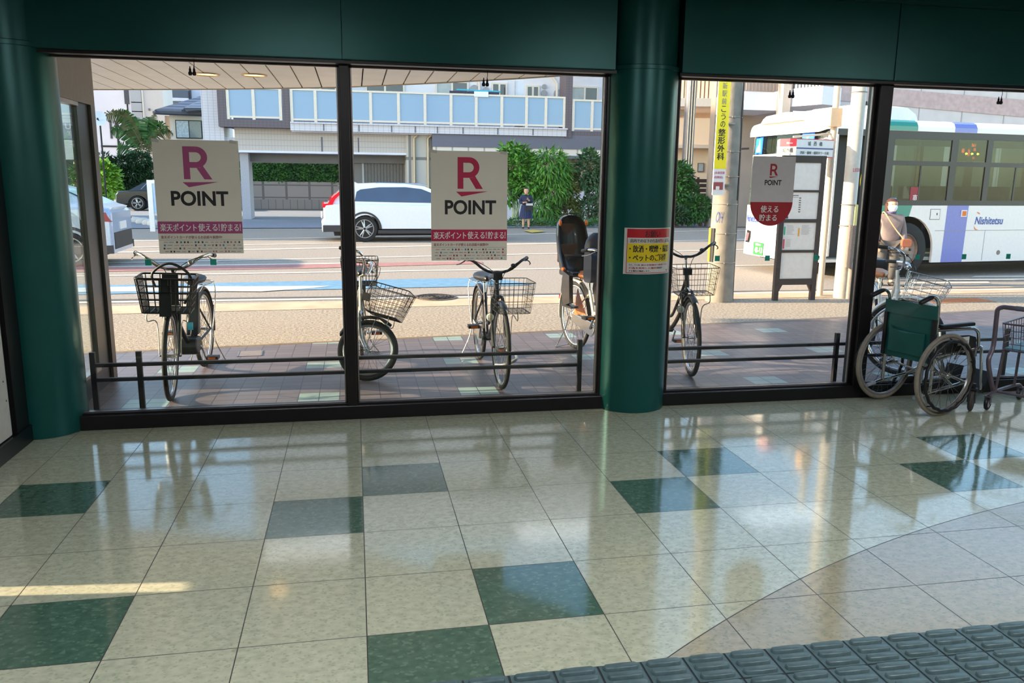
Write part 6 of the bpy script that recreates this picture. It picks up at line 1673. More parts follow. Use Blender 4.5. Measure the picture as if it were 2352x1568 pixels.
for z, rx, ry, oy in ((1.18, 0.085, 0.06, 0.05), (1.24, 0.095, 0.085, 0.03), (1.31, 0.096, 0.098, 0.012), (1.345, 0.088, 0.098, -0.005), (1.38, 0.058, 0.07, 0.0), (1.392, 0.015, 0.02, 0.0)):
    rings.append([(rx * math.cos(a), oy + ry * math.sin(a), z) for a in [math.radians(-28 + 236 * q / 17) if z < 1.33 else 2 * PI * q / 18 - 0.5 for q in range(18)]])
hr.loft(rings); hr.build('hair', mat('hair_black', (28, 24, 26), rough=0.5, noise=0.15, nscale=40), pu)
M_nv = mat('uniform_navy', (34, 42, 70), rough=0.85, noise=0.1, nscale=9, bump=0.2, bscale=10)
vj = [(0, 0, 0.84), (0, 0, 0.98), (0, 0, 1.13), (0, 0, 1.24), (0, 0, 1.275), (-0.17, 0, 1.19), (-0.235, -0.02, 0.98), (-0.10, -0.165, 0.975), (0.17, 0, 1.19), (0.225, -0.04, 1.0), (0.11, -0.175, 1.06)]
skin_body('top', sc(vj), [(0, 1), (1, 2), (2, 3), (3, 4), (2, 5), (5, 6), (6, 7), (2, 8), (8, 9), (9, 10)], [(0.17 * k_, 0.13 * k_), (0.17 * k_, 0.125 * k_), (0.18 * k_, 0.12 * k_), (0.085 * k_, 0.08 * k_), (0.065, 0.06), 0.075, 0.068, 0.05, 0.075, 0.068, 0.05], M_nv, pu)
rings = []
for z, r in ((0.80, 0.14), (0.74, 0.165), (0.55, 0.20), (0.345, 0.235)):
    rings.append([((r + 0.010 * (q % 2)) * math.cos(2 * PI * q / 36), 0.72 * (r + 0.010 * (q % 2)) * math.sin(2 * PI * q / 36), z) for q in range(36)])
MB().loft(rings, True, True, False).build('skirt', mat('skirt_navy', (34, 44, 80), rough=0.85, noise=0.08), pu)
for s, x in ((-1, -0.09), (1, 0.103)):
    MB().lathe([(0.036, 0.03), (0.038, 0.10), (0.037, 0.105)], (x, 0, 0), n=14).build('sock', M_nv, pu)
    MB().ell((x, -0.035, 0.03), (0.04, 0.105, 0.035)).build('shoe', M_bk, pu)
hand_geo((-0.065, -0.175, 0.88), (1, -0.2, 0.1), (0, -0.3, 1), M_skin, pu, 0.85, 0.6)
hand_geo((0.075, -0.185, 0.965), (-0.4, -0.3, 0.9), (-1, 0, -0.2), M_skin, pu, 0.85, 0.6)
bg2 = thing('tote_bag', 'dark tote bag with pale lettering carried by the person before the far bushes', 'bag', tuple(pu.location), math.radians(-12))
MB().rbox((-0.02, -0.27, 0.62), (0.25, -0.19, 0.86), 0.02, 'y', 3).build('body', M_bk, bg2)
MB().box((0.0, -0.273, 0.79), (0.23, -0.27, 0.86)).build('pale_band', mat('bag_pale', (190, 184, 182), rough=0.7, noise=0.05), bg2)
MB().tube(spline([(0.02, -0.23, 0.86), (0.06, -0.2, 1.0), (0.14, -0.10, 1.13), (0.17, 0.0, 1.14), (0.2, -0.1, 1.05), (0.22, -0.23, 0.86)], 5), 0.009, 6).build('strap', M_bk, bg2)
# ================================================================= BUILDINGS ACROSS THE STREET
def tile_mat(name, c, cj, sx, sz, rough=0.6, axis='x'):
    """small wall tiles with thin joints"""
    m = D.materials.new(name); m.use_nodes = True
    t = m.node_tree; N = t.nodes.new; L = t.links.new; b = t.nodes['Principled BSDF']
    tc = N('ShaderNodeTexCoord'); sp = N('ShaderNodeSeparateXYZ'); L(tc.outputs['Object'], sp.inputs[0])
    def edge(i, s, w_):
        d_ = N('ShaderNodeMath'); d_.operation = 'DIVIDE'; L(sp.outputs[i], d_.inputs[0]); d_.inputs[1].default_value = s
        f = N('ShaderNodeMath'); f.operation = 'FRACT'; L(d_.outputs[0], f.inputs[0])
        l = N('ShaderNodeMath'); l.operation = 'LESS_THAN'; L(f.outputs[0], l.inputs[0]); l.inputs[1].default_value = w_
        return l.outputs[0]
    mx_ = N('ShaderNodeMath'); mx_.operation = 'MAXIMUM'; L(edge(0 if axis == 'x' else 1, sx, 0.10), mx_.inputs[0]); L(edge(2, sz, 0.10), mx_.inputs[1])
    mix = N('ShaderNodeMix'); mix.data_type = 'RGBA'; mix.inputs[6].default_value = lin(c); mix.inputs[7].default_value = lin(cj)
    L(mx_.outputs[0], mix.inputs[0]); L(mix.outputs[2], b.inputs['Base Color']); b.inputs['Roughness'].default_value = rough
    return m
YA = 31.0
def X_(u, v=260, Y=YA): return at(u, v, Y).x
def Z_(u, v, Y=YA): return at(u, v, Y).z
M_wt = tile_mat('white_tile', (212, 206, 212), (182, 177, 186), 0.20, 0.10)
M_bt = tile_mat('beige_tile', (198, 186, 180), (174, 160, 154), 0.12, 0.22)
M_pt = tile_mat('brown_tile', (104, 92, 98), (84, 74, 80), 0.14, 0.10)
M_st = tile_mat('stone_slab', (196, 186, 176), (130, 122, 116), 1.1, 1.2)
M_sb = tile_mat('sand_stone', (196, 170, 140), (140, 120, 100), 1.3, 0.8)
M_ss = tile_mat('pale_stone_band', (226, 212, 200), (170, 158, 150), 0.65, 2.0)
M_gb = mat('slate_band', (104, 102, 116), rough=0.5, noise=0.05)
M_alu = mat('balcony_aluminium', (222, 208, 196), rough=0.4, metal=0.2, noise=0.04)
M_bg = D.materials.new('frosted_glass'); M_bg.use_nodes = True
_b = M_bg.node_tree.nodes['Principled BSDF']; _b.inputs['Base Color'].default_value = lin((122, 152, 188)); _b.inputs['Roughness'].default_value = 0.12; _b.inputs['Specular IOR Level'].default_value = 0.9
_n = M_bg.node_tree.nodes.new('ShaderNodeTexNoise'); _n.inputs['Scale'].default_value = 0.6
_p = M_bg.node_tree.nodes.new('ShaderNodeBump'); _p.inputs['Strength'].default_value = 0.03; M_bg.node_tree.links.new(_n.outputs[0], _p.inputs['Height']); M_bg.node_tree.links.new(_p.outputs[0], _b.inputs['Normal'])
M_dkg = mat('dark_window', (70, 68, 76), rough=0.08, noise=0.2, nscale=0.7, spec=0.8)
M_cur = mat('curtained_window', (170, 176, 178), rough=0.15, noise=0.15, nscale=2)
M_wp = mat('white_plaster', (228, 224, 230), rough=0.7, noise=0.04, nscale=2)
M_gp = mat('grey_panel', (112, 106, 104), rough=0.5, noise=0.08, nscale=3)
M_gw = mat('garage_wall', (122, 114, 108), rough=0.6, noise=0.08, nscale=2)
ap = thing('apartment_building', 'long apartment building with blue frosted balcony glass, white tiles and brown tiled columns', 'building', (0, 0, 0))
zf = Z_(980, 290)                                   # balcony floor level
ztop = 7.6
xL, xR = X_(463), X_(1432)
x535 = X_(535)
MB().box((xL, YA, Z_(490, 332)), (X_(512), YA + 2.5, 9)).box((xL, YA + 0.15, 2.9), (x535, YA + 2.5, Z_(490, 332) + 0.3)).build('tile_wall', M_wt, ap)
# brown tiled bay
bx0, bx1, bx2 = X_(505), X_(652), X_(668)
zb0 = Z_(590, 294); zg0 = Z_(590, 277)
mb = MB(); mb.box((bx0, YA - 0.5, zg0), (X_(524), YA + 0.6, 9)).box((bx1, YA - 0.5, zg0), (bx2, YA + 0.6, 9)).box((bx0, YA - 0.5, zb0), (bx2, YA + 0.6, zg0))
mb.build('brown_column', M_pt, ap)
cxa, cxb = X_(1292), X_(1307)
MB().box((cxa, YA - 0.5, Z_(1300, 318)), (cxb, YA + 0.6, 9)).box((cxb, YA - 0.45, Z_(1340, 318)), (xR, YA + 0.6, Z_(1340, 303))).build('brown_column', M_pt, ap)
# white parapet
MB().box((bx2, YA - 0.55, Z_(980, 308)), (cxa + 0.05, YA + 0.2, Z_(980, 289))).box((bx2, YA - 0.62, Z_(980, 289) - 0.06), (cxa + 0.08, YA + 0.2, Z_(980, 289))).build('parapet', M_wt, ap)
mb = MB()
for u in (742, 822, 896, 950, 1000, 1058, 1137, 1217): mb.box((X_(u), YA - 0.556, Z_(980, 307)), (X_(u) + 0.05, YA - 0.54, Z_(980, 291)))
mb.build('parapet_joint', mat('joint_dark', (110, 106, 116), rough=0.7), ap)
# upper storeys above the window head
MB().box((-4.5, YA + 0.2, 9.02), (xR, YA + 1.6, 14.5)).build('upper_wall', M_wt, ap)
for z_ in (9.0, 11.8):
    MB().box((-4.5, YA - 0.5, z_), (xR, YA + 0.2, z_ + 1.1)).build('parapet', M_wt, ap)
# glass balustrades
def balu(us, ztop_, zbot_, Y=YA - 0.42):
    xs = [X_(u) for u in us]
    for a, b in zip(xs[:-1], xs[1:]):
        p = MB().box((a + 0.05, Y - 0.01, zbot_ + 0.12), (b - 0.05, Y + 0.01, ztop_ - 0.05)).build('balustrade_glass', M_bg, ap)
    for x in xs:
        MB().box((x - 0.055, Y - 0.05, zbot_), (x + 0.055, Y + 0.05, ztop_)).build('balustrade_post', M_alu, ap)
    MB().box((xs[0] - 0.055, Y - 0.055, ztop_ - 0.07), (xs[-1] + 0.055, Y + 0.055, ztop_)).box((xs[0], Y - 0.04, zbot_ + 0.06), (xs[-1], Y + 0.04, zbot_ + 0.13)).build('balustrade_rail', M_alu, ap)
zbt = Z_(980, 215)
balu((672, 726, 787, 851, 914, 974, 1033, 1090, 1148, 1204, 1248, 1290), zbt, Z_(980, 289))
balu((528, 586, 647), Z_(590, 203), zg0)
balu((1310, 1353, 1400, 1430), Z_(1340, 231), Z_(1340, 303))
# recessed wall of the balconies with windows, ducts and vents
yr = YA + 1.3
MB().box((bx2, yr, Z_(980, 310)), (xR, yr + 0.3, 9)).box((X_(524), yr, zb0), (bx2, yr + 0.3, 9)).box((bx0, YA + 0.3, 7.35), (xR, yr, 7.6)).build('balcony_wall', M_wp, ap)
MB().box((bx2 + 0.02, YA - 0.3, zf - 0.35), (cxa - 0.02, yr + 0.2, zf - 0.1)).box((bx0 + 0.3, YA + 0.6, zb0), (bx2, yr + 0.2, zb0 + 0.3)).box((cxb, YA + 0.5, zf - 0.6), (xR, yr + 0.2, zf - 0.3)).build('balcony_floor', M_wp, ap)
def recwin(u0, u1, v0, v1, m, split=True):
    x0, x1, z0, z1 = X_(u0, Y=yr), X_(u1, Y=yr), Z_((u0 + u1) / 2, v1, yr), Z_((u0 + u1) / 2, v0, yr)
    fr_ = MB(); fr_.box((x0, yr - 0.06, z0), (x0 + 0.07, yr, z1 - 0.07)).box((x1 - 0.07, yr - 0.06, z0), (x1, yr, z1 - 0.07)).box((x0, yr - 0.06, z1 - 0.07), (x1, yr, z1))
    if split: fr_.box(((x0 + x1) / 2 - 0.04, yr - 0.06, z0), ((x0 + x1) / 2 + 0.04, yr, z1 - 0.07))
    w_ = fr_.build('window', M_alu, ap)
    MB().box((x0 + 0.06, yr - 0.03, z0), ((x0 + x1) / 2, yr - 0.005, z1 - 0.06)).build('window_pane', m, w_)
    MB().box(((x0 + x1) / 2, yr - 0.03, z0), (x1 - 0.06, yr - 0.005, z1 - 0.06)).build('window_pane', M_dkg if m is M_cur else m, w_)
zlow = 240
recwin(1000, 1076, 186, zlow, M_cur); recwin(1128, 1164, 190, zlow, M_dkg); recwin(1207, 1238, 196, zlow, M_dkg); recwin(1310, 1372, 198, 250, M_cur); recwin(840, 930, 176, zlow, M_dkg); recwin(700, 775, 168, zlow, M_cur); recwin(540, 640, 160, 250, M_dkg); recwin(1385, 1428, 198, 250, M_cur)
for u, v, r in ((1089, 206, 0.10), (1116, 207, 0.07), (1249, 199, 0.05), (1249, 214, 0.07), (1281, 216, 0.10)):
    c = at(u, v, yr)
    MB().lathe([(r * 1.9, -0.09), (r * 1.9, -0.02), (r * 1.2, 0)], (c.x, yr, c.z), 'y', 20).build('vent_cap', mat('vent_grey', (160, 158, 162), rough=0.5, noise=0.08), ap)
for u in (1097, 1275):
    c = at(u, 200, yr)
    MB().tube([(c.x - 0.2, yr - 0.05, c.z + 0.5), (c.x + 0.06, yr - 0.08, c.z + 0.15), (c.x + 0.06, yr - 0.08, c.z - 1.5)], 0.06, 8).build('duct', M_wt if False else M_alu, ap)
MB().box((X_(1183), YA + 0.0, zf), (X_(1202), YA + 0.06, Z_(1190, 185))).box((X_(1183), YA - 0.02, zf), (X_(1185), YA + 0.08, Z_(1190, 186))).build('partition', mat('partition_pale', (206, 210, 222), rough=0.3, noise=0.04), ap)
tw_ = MB().rbox((X_(1085), YA - 0.50, zbt - 0.12), (X_(1117), YA - 0.34, zbt + 0.10), 0.03, 'x', 3).build('laundry_white', mat('cloth_white', (232, 230, 240), rough=0.9, noise=0.05), ap)
MB().rbox((X_(1030), YA - 0.46, zbt), (X_(1085), YA - 0.38, zbt + 0.10), 0.03, 'x', 3).rbox((X_(1117), YA - 0.46, zbt), (X_(1142), YA - 0.38, zbt + 0.10), 0.03, 'x', 3).build('laundry_dark', mat('cloth_dark', (60, 60, 80), rough=0.9, noise=0.2), ap)
MB().tube([(X_(1046), YA - 0.42, zbt + 0.15), (X_(1145), YA - 0.42, zbt + 0.12)], 0.03, 6).build('blue_pole', mat('pole_cyan', (70, 180, 210), rough=0.4), ap)
# ground storey: tiled beam over the garage, posts, stone wall
zbeam = Z_(740, 351)
MB().box((x535, YA + 0.1, zbeam), (X_(934), YA + 1.0, zf - 0.2)).build('garage_beam', M_bt, ap)
MB().box((X_(735) , YA + 0.09, zbeam), (X_(735) + 0.06, YA + 0.12, zf - 0.5)).box((X_(820), YA + 0.09, zbeam), (X_(820) + 0.05, YA + 0.12, zf - 0.5)).build('beam_joint', mat('joint_dark', (110, 106, 116)), ap)
MB().box((x535, YA + 0.0, zbeam - 0.03), (X_(934), YA + 1.0, zbeam + 0.05)).build('beam_trim', M_wp, ap)
MB().box((x535, YA + 1.0, zbeam - 0.35), (X_(934), YA + 4.0, zbeam + 0.2)).build('garage_ceiling', M_gp, ap)
MB().box((X_(542), YA + 0.4, 0), (X_(562), YA + 1.6, zbeam)).build('garage_post', mat('garage_post', (176, 170, 176), rough=0.6, noise=0.05), ap)
gx0 = X_(806)
MB().box((gx0, YA + 1.2, 0), (X_(934), YA + 1.5, zbeam)).build('garage_wall', M_gw, ap)
MB().box((X_(829), YA + 1.15, 0), (X_(834), YA + 1.2, zbeam - 0.3)).build('garage_door_trim', mat('door_trim_pale', (176, 172, 170), rough=0.5), ap)
mb = MB()
for k in range(12): mb.box((X_(836) + 0.13 * k, YA + 1.17, 0), (X_(836) + 0.13 * k + 0.11, YA + 1.2, zbeam - 0.25))
mb.build('slatted_door', mat('slat_brown', (110, 102, 96), rough=0.5, noise=0.08), ap)
MB().box((X_(932), YA - 0.05, 0), (X_(990), YA + 1.5, Z_(960, 308))).build('stone_pillar', M_st, ap)
for u in (950, 982):
    x = X_(u)
    MB().tube([(x + 0.12, YA - 0.12, Z_(960, 306)), (x + 0.12, YA - 0.12, Z_(960, 312)), (x, YA - 0.12, Z_(960, 318)), (x, YA - 0.12, 0)], 0.06, 8).build('drain_pipe', mat('drain_bronze', (190, 168, 140), rough=0.35, metal=0.4, noise=0.06), ap)
MB().box((X_(990), YA - 0.2, 0.2), (X_(997), YA + 1, Z_(1000, 312))).build('dark_pipe', M_gp, ap)
zs1, zs2, zs3 = Z_(1180, 318), Z_(1180, 341), Z_(1180, 356)
MB().box((X_(990), YA - 0.46, zs2), (xR, YA + 0.5, zs1 + 0.15)).build('slate_fascia', M_gb, ap)
MB().box((X_(992), YA - 0.42, zs3), (xR, YA + 0.5, zs2)).build('pale_stone_band', M_ss, ap)
MB().box((X_(992), YA - 0.44, zs3 - 0.12), (xR, YA + 0.5, zs3)).build('band_trim', M_gb, ap)
MB().box((X_(994), YA + 0.35, 0), (xR, YA + 0.7, zs3)).build('stone_wall', M_sb, ap)
MB().box((X_(1150), YA - 0.1, 0), (X_(1262), YA + 0.3, 0.95)).box((X_(1290), YA - 0.1, 0), (X_(1370), YA + 0.3, 1.2)).build('low_white_wall', M_wp, ap)
# block wall, hedge and yard behind the garage
YH = 41.0
hw_ = thing('block_wall', 'grey concrete block wall below the clipped hedge behind the garage', 'wall', (0, 0, 0))
x0, x1 = X_(540, 450, YH), X_(840, 450, YH)
MB().box((x0, YH, 0), (x1, YH + 0.3, at(660, 417, YH).z)).build('blocks', tile_mat('block_wall', (140, 130, 126), (94, 88, 86), 1.15, 0.62), hw_)
MB().box((x0, YH - 0.06, 0), (x1, YH, at(660, 458, YH).z)).build('footing', tile_mat('block_foot', (128, 120, 116), (96, 90, 88), 0.36, 0.7), hw_)

# ---- tiled-roof house, white houses and other blocks on the left
ho = thing('house', 'small house with a dark tiled roof and one wide window left of the apartment building', 'house', (0, 0, 0))
YB2 = 50.0
def XB(u, Y): return at(u, 250, Y).x
def ZB_(u, v, Y): return at(u, v, Y).z
x0, x1 = XB(388, YB2), XB(468, YB2)
MB().box((x0, YB2, 0), (x1, YB2 + 6, ZB_(430, 262, YB2))).build('wall', mat('house_cream', (222, 214, 202), rough=0.7, noise=0.05), ho)
MB().box((XB(372, YB2), YB2 + 0.6, 0), (x0 + 0.2, YB2 + 6, ZB_(385, 264, YB2))).build('side_wall', mat('house_taupe', (128, 116, 110), rough=0.7, noise=0.06), ho)
wf = MB().box((XB(401, YB2), YB2 - 0.08, ZB_(430, 318, YB2)), (XB(462, YB2), YB2 - 0.0, ZB_(430, 276, YB2))).build('window', M_bk, ho)
MB().box((XB(403, YB2), YB2 - 0.1, ZB_(430, 316, YB2)), (XB(431, YB2), YB2 - 0.07, ZB_(430, 278, YB2))).build('window_pane', mat('lace_curtain', (176, 190, 198), rough=0.3, noise=0.2, nscale=9), wf)
MB().box((XB(433, YB2), YB2 - 0.1, ZB_(430, 316, YB2)), (XB(460, YB2), YB2 - 0.07, ZB_(430, 278, YB2))).build('window_pane', mat('grey_pane', (120, 130, 134), rough=0.12, noise=0.15), wf)
M_rt = tile_mat('roof_tile', (58, 62, 80), (140, 146, 166), 60.0, 0.2, 0.35)
r0 = at(356, 258, YB2 - 0.6); r1 = at(468, 262, YB2 - 0.6); r2 = at(470, 224, YB2 + 2.5); r3 = at(450, 232, YB2 + 2.5)
mb = MB(); vs = [r0, r1, r2, at(448, 231, YB2 + 2.5)]
mb.add(vs + [v + V(0, 0, 0.16) for v in vs], [(0, 3, 2, 1), (4, 5, 6, 7), (0, 1, 5, 4), (1, 2, 6, 5), (2, 3, 7, 6), (3, 0, 4, 7)]); mb.build('roof', M_rt, ho)
r0, r1, r2 = at(422, 254, YB2 - 1.2), at(475, 254, YB2 - 1.2), at(475, 232, YB2 + 1.5)
vs = [r0, r1, r2, at(450, 240, YB2 + 1.5)]
mb = MB(); mb.add(vs + [v + V(0, 0, 0.16) for v in vs], [(0, 3, 2, 1), (4, 5, 6, 7), (0, 1, 5, 4), (1, 2, 6, 5), (2, 3, 7, 6), (3, 0, 4, 7)]); mb.build('porch_roof', M_rt, ho)
MB().tube([at(354, 259, YB2 - 0.7), at(450, 231, YB2 + 2.5)], 0.12, 8).tube([at(420, 255, YB2 - 1.3), at(470, 232, YB2 + 1.5)], 0.09, 8).tube([at(354, 260, YB2 - 0.7), at(470, 265, YB2 - 0.7)], 0.07, 6).build('roof_ridge', mat('ridge_tile', (56, 58, 70), rough=0.4, noise=0.08), ho)

def block(label, u0, u1, vtop, Y, m, depth=3, vbot=None, name='building'):
    t = thing(name, label, 'building', (0, 0, 0))
    um = (u0 + u1) / 2
    MB().box((XB(u0, Y), Y, 0 if vbot is None else ZB_(um, vbot, Y)), (XB(u1, Y), Y + depth, ZB_(um, vtop, Y))).build('wall', m, t)
    return t
def on(t, nm, u0, u1, v0, v1, Y, m, th=0.05):
    um = (u0 + u1) / 2
    return MB().box((XB(u0, Y), Y - th, ZB_(um, v1, Y)), (XB(u1, Y), Y + 0.02, ZB_(um, v0, Y))).build(nm, m, t)
M_h1 = mat('house_white', (196, 198, 212), rough=0.7, noise=0.03, nscale=0.6)
M_h2 = mat('house_pale', (208, 196, 190), rough=0.7, noise=0.03, nscale=0.6)
M_h3 = mat('house_grey', (178, 174, 176), rough=0.7, noise=0.05, nscale=0.6)
b_ = block('white house with narrow slit windows behind the banana plant', 120, 302, 120, 60, M_h1)
on(b_, 'window', 288, 299, 196, 239, 60, M_dkg); on(b_, 'window', 249, 254, 276, 318, 60, M_dkg); on(b_, 'window', 261, 264, 277, 300, 60, M_dkg); on(b_, 'window', 252, 258, 365, 384, 60, M_dkg)
on(b_, 'down_pipe', 292, 295, 239, 290, 60, M_bk); on(b_, 'down_pipe', 264, 268, 277, 372, 60, M_bk); on(b_, 'cable', 225, 400, 335, 339, 60, M_bk)
b_ = block('pale house with grey shutters just left of the tiled roof', 302, 376, 100, 55, M_h2)
on(b_, 'grey_panel', 302, 326, 120, 330, 55, M_h3); on(b_, 'panel_seam', 303, 327, 234, 236, 55, M_bk); on(b_, 'panel_seam', 303, 327, 255, 257, 55, M_bk); on(b_, 'down_pipe', 328, 331, 120, 330, 55, M_alu); on(b_, 'vent', 341, 345, 249, 254, 55, M_gp)
b_ = block('grey house with a dark balcony behind the tiled roof', 370, 470, 110, 66, M_h1)
on(b_, 'balcony', 373, 436, 208, 226, 66, mat('balcony_slate', (96, 100, 112), rough=0.5, noise=0.06), 0.6); on(b_, 'balcony_base', 373, 436, 226, 233, 66, M_wp, 0.6); on(b_, 'window', 374, 440, 234, 262, 66, M_dkg); on(b_, 'window', 385, 428, 190, 208, 66, M_cur); on(b_, 'roof_edge', 436, 442, 180, 262, 66, M_dkg)
b_ = block('photo studio building with pale lettering seen through the side screen', 60, 165, 180, 44, mat('studio_wall', (188, 196, 194), rough=0.6, noise=0.05, nscale=0.8), vbot=None)
on(b_, 'dark_base', 60, 215, 368, 440, 43.9, mat('studio_dark', (62, 62, 62), rough=0.5, noise=0.15, nscale=0.7))
on(b_, 'upper_panel', 130, 178, 238, 282, 44, mat('studio_pale', (214, 220, 216), rough=0.4, noise=0.04))
sg = on(b_, 'sign_board', 60, 180, 282, 318, 44, mat('studio_grey', (168, 174, 176), rough=0.5, noise=0.04), 0.12)
f = lambda a, b: V(XB(a, 43.86), 43.86, ZB_(160, b, 43.86))
put_text(MB(), 'UDI', 145.5, 180, 297.0, 283.5, lambda a, b: V(XB(a, 43.86), 43.86, ZB_(160, b, 43.86)), 0.03).build('lettering', M_wht2, sg)
put_text(MB(), '写真', 150, 182, 314, 300.5, lambda a, b: V(XB(a, 43.86), 43.86, ZB_(160, b, 43.86)), 0.02).build('lettering', M_wht2, sg)
on(b_, 'white_panel', 60, 186, 321, 366, 44, M_wht2, 0.2)
# ---- cream building with railed walkway on the right, and the wall behind the bus
YR = 30.0
M_cr = mat('cream_wall', (236, 206, 176), rough=0.75, noise=0.06, nscale=0.7)
cr = thing('building', 'cream building with railed outdoor walkway behind the utility pole', 'building', (0, 0, 0))
MB().box((XB(1480, YR), YR, 0), (XB(1760, YR), YR + 0.5, ZB_(1620, 270, YR))).box((XB(1480, YR), YR + 3.0, 0), (XB(1800, YR), YR + 3.4, 9.4)).build('wall', M_cr, cr)
MB().box((XB(1545, YR), YR - 0.4, ZB_(1620, 245, YR)), (XB(1690, YR), YR + 3, ZB_(1620, 226, YR))).build('walkway_slab', mat('walkway_pale', (236, 222, 208), rough=0.6, noise=0.04), cr)
mb = MB(); x = XB(1556, YR); k = 0
while x < XB(1700, YR):
    mb.box((x, YR - 0.38, ZB_(1620, 226, YR)), (x + 0.045, YR - 0.33, ZB_(1620, 172, YR))); x += 0.165
mb.box((XB(1545, YR), YR - 0.4, ZB_(1620, 176, YR)), (XB(1700, YR), YR - 0.32, ZB_(1620, 172, YR))).build('railing', mat('railing_brown', (150, 110, 84), rough=0.5, noise=0.06), cr)
MB().box((XB(1480, YR), YR - 0.7, ZB_(1600, 341, YR)), (XB(1660, YR), YR + 0.1, ZB_(1600, 333, YR))).build('eave', mat('eave_pale', (210, 190, 170), rough=0.6, noise=0.05), cr)
for u0, u1 in ((1614, 1628), (1636, 1646)): 
    w_ = MB().box((XB(u0, YR), YR - 0.06, ZB_(1625, 395, YR)), (XB(u1, YR), YR + 0.02, ZB_(1625, 374, YR))).build('window', mat('win_frame_brown', (120, 100, 84), rough=0.5), cr)
    MB().box((XB(u0 + 2, YR), YR - 0.07, ZB_(1625, 393, YR)), (XB(u1 - 2, YR), YR - 0.05, ZB_(1625, 376, YR))).build('window_pane', M_cur, w_)
MB().box((XB(1568, YR), YR - 0.05, ZB_(1580, 265, YR)), (XB(1590, YR), YR + 0.02, ZB_(1580, 249, YR))).build('recess', mat('recess_brown', (150, 130, 112), rough=0.7), cr)
pv = Matrix.Translation((15.5, YR, 0)); cr.matrix_world = pv @ Matrix.Rotation(math.radians(-15), 4, 'Z') @ pv.inverted()
fe = thing('fence', 'dark horizontal slat fence between the bushes and the utility pole', 'fence', (0, 0, 0))
YF = 28.6
for k in range(9): MB().box((XB(1560, YF), YF, 0.12 + 0.19 * k), (XB(1680, YF), YF + 0.03, 0.26 + 0.19 * k)).build('slat', mat('fence_brown', (70, 52, 44), rough=0.6, noise=0.1), fe)
for u in (1562, 1612, 1660): MB().box((XB(u, YF), YF + 0.03, 0), (XB(u, YF) + 0.08, YF + 0.1, 1.85)).build('post', mat('fence_brown', (70, 52, 44)), fe)
# stairway block and grey wall
sw = thing('building', 'grey building with a jutting white stair landing above the bus', 'building', (0, 0, 0))
YS = 24.0
M_gwl = mat('grey_wall_rough', (196, 190, 192), rough=0.8, noise=0.05, nscale=2, bump=0.2, bscale=8)
MB().box((XB(1880, YS), YS, 0), (40, YS + 0.5, 8.4)).build('wall', M_gwl, sw)
MB().box((XB(1700, YS), YS + 2, 0), (XB(1890, YS), YS + 2.4, 8.4)).build('recess_wall', mat('recess_taupe', (150, 134, 124), rough=0.8, noise=0.08, nscale=1), sw)
MB().box((XB(1702, YS), YS - 0.2, ZB_(1740, 254, YS)), (XB(1795, YS), YS + 2, ZB_(1740, 212, YS))).build('landing_slab', mat('landing_white', (226, 222, 232), rough=0.6, noise=0.03), sw)
mb = MB(); mb.prism([(XB(1795, YS), YS + 1.0), (XB(1795, YS), YS - 0.4), (XB(1828, YS), YS - 1.6), (XB(1884, YS), YS - 1.2), (XB(1884, YS), YS + 1.0)], 'z', ZB_(1840, 249, YS), ZB_(1840, 209, YS)); mb.build('landing_box', mat('landing_white', (226, 222, 232)), sw)
MB().box((XB(1783, YS - 0.2), YS - 0.6, 0), (XB(1801, YS - 0.2), YS - 0.2, 7.0)).build('column', mat('column_taupe', (196, 180, 168), rough=0.7, noise=0.05), sw)
mb = MB(); x = XB(1702, YS)
while x < XB(1884, YS):
    mb.box((x, YS - 0.3, ZB_(1790, 212, YS)), (x + 0.035, YS - 0.26, ZB_(1790, 160, YS))); x += 0.125
mb.build('railing', mat('railing_grey', (140, 122, 112), rough=0.5, noise=0.06), sw)
mb = MB()
z0 = ZB_(1950, 223, YS); z1 = ZB_(2352, 238, YS)
mb.add([(XB(1885, YS), YS - 0.03, z0 - 0.1), (XB(2380, YS), YS - 0.03, z1 - 0.5), (XB(2380, YS), YS - 0.03, z1 + 0.1), (XB(1885, YS), YS - 0.03, z0 + 0.45)], [(0, 1, 2, 3)])
mb.build('mauve_band', mat('mauve_stone', (180, 158, 158), rough=0.7, noise=0.1, nscale=6), sw)
mb = MB()
for k in range(14): mb.box((XB(1905, YS) + 1.75 * k, YS - 0.012, 0), (XB(1905, YS) + 1.75 * k + 0.03, YS, 8.3))
mb.build('panel_joint', mat('joint_pale', (150, 146, 150), rough=0.8), sw)
# ---- second street pole, map board, wheel stops, round mirror
pp = thing('street_pole', 'thin grey steel pole with cables behind the bushes', 'pole', (XB(1585, 27.5), 27.5, 0))
MB().lathe([(0.22, 0), (0.19, 10)], n=16).build('shaft', mat('steel_pole_grey', (110, 106, 112), rough=0.5, metal=0.3, noise=0.08), pp)
for dx in (-0.12, -0.02, 0.08): MB().tube([(dx, -0.21, 0.5), (dx, -0.2, 9)], 0.022, 5).build('cable', M_band, pp)
YM = 23.6
mp_ = thing('map_board', 'white framed street map board on two legs, mostly hidden behind the left poster', 'map board', (XB(333, YM), YM, 0))
MB().box((-0.1, -0.04, 0), (0.04, 0.04, ZB_(340, 421, YM))).box((1.35, -0.04, 0), (1.49, 0.04, ZB_(340, 421, YM))).box((-0.1, -0.04, ZB_(340, 421, YM)), (1.49, 0.04, ZB_(340, 413, YM))).build('frame', M_wht2, mp_)
MB().box((0.04, -0.02, ZB_(345, 490, YM)), (1.35, 0.02, ZB_(345, 421, YM))).build('map_sheet', mat('map_blue', (190, 208, 226), rough=0.3, rgb2=(160, 190, 220), nscale=5), mp_)
rnd = random.Random(11)
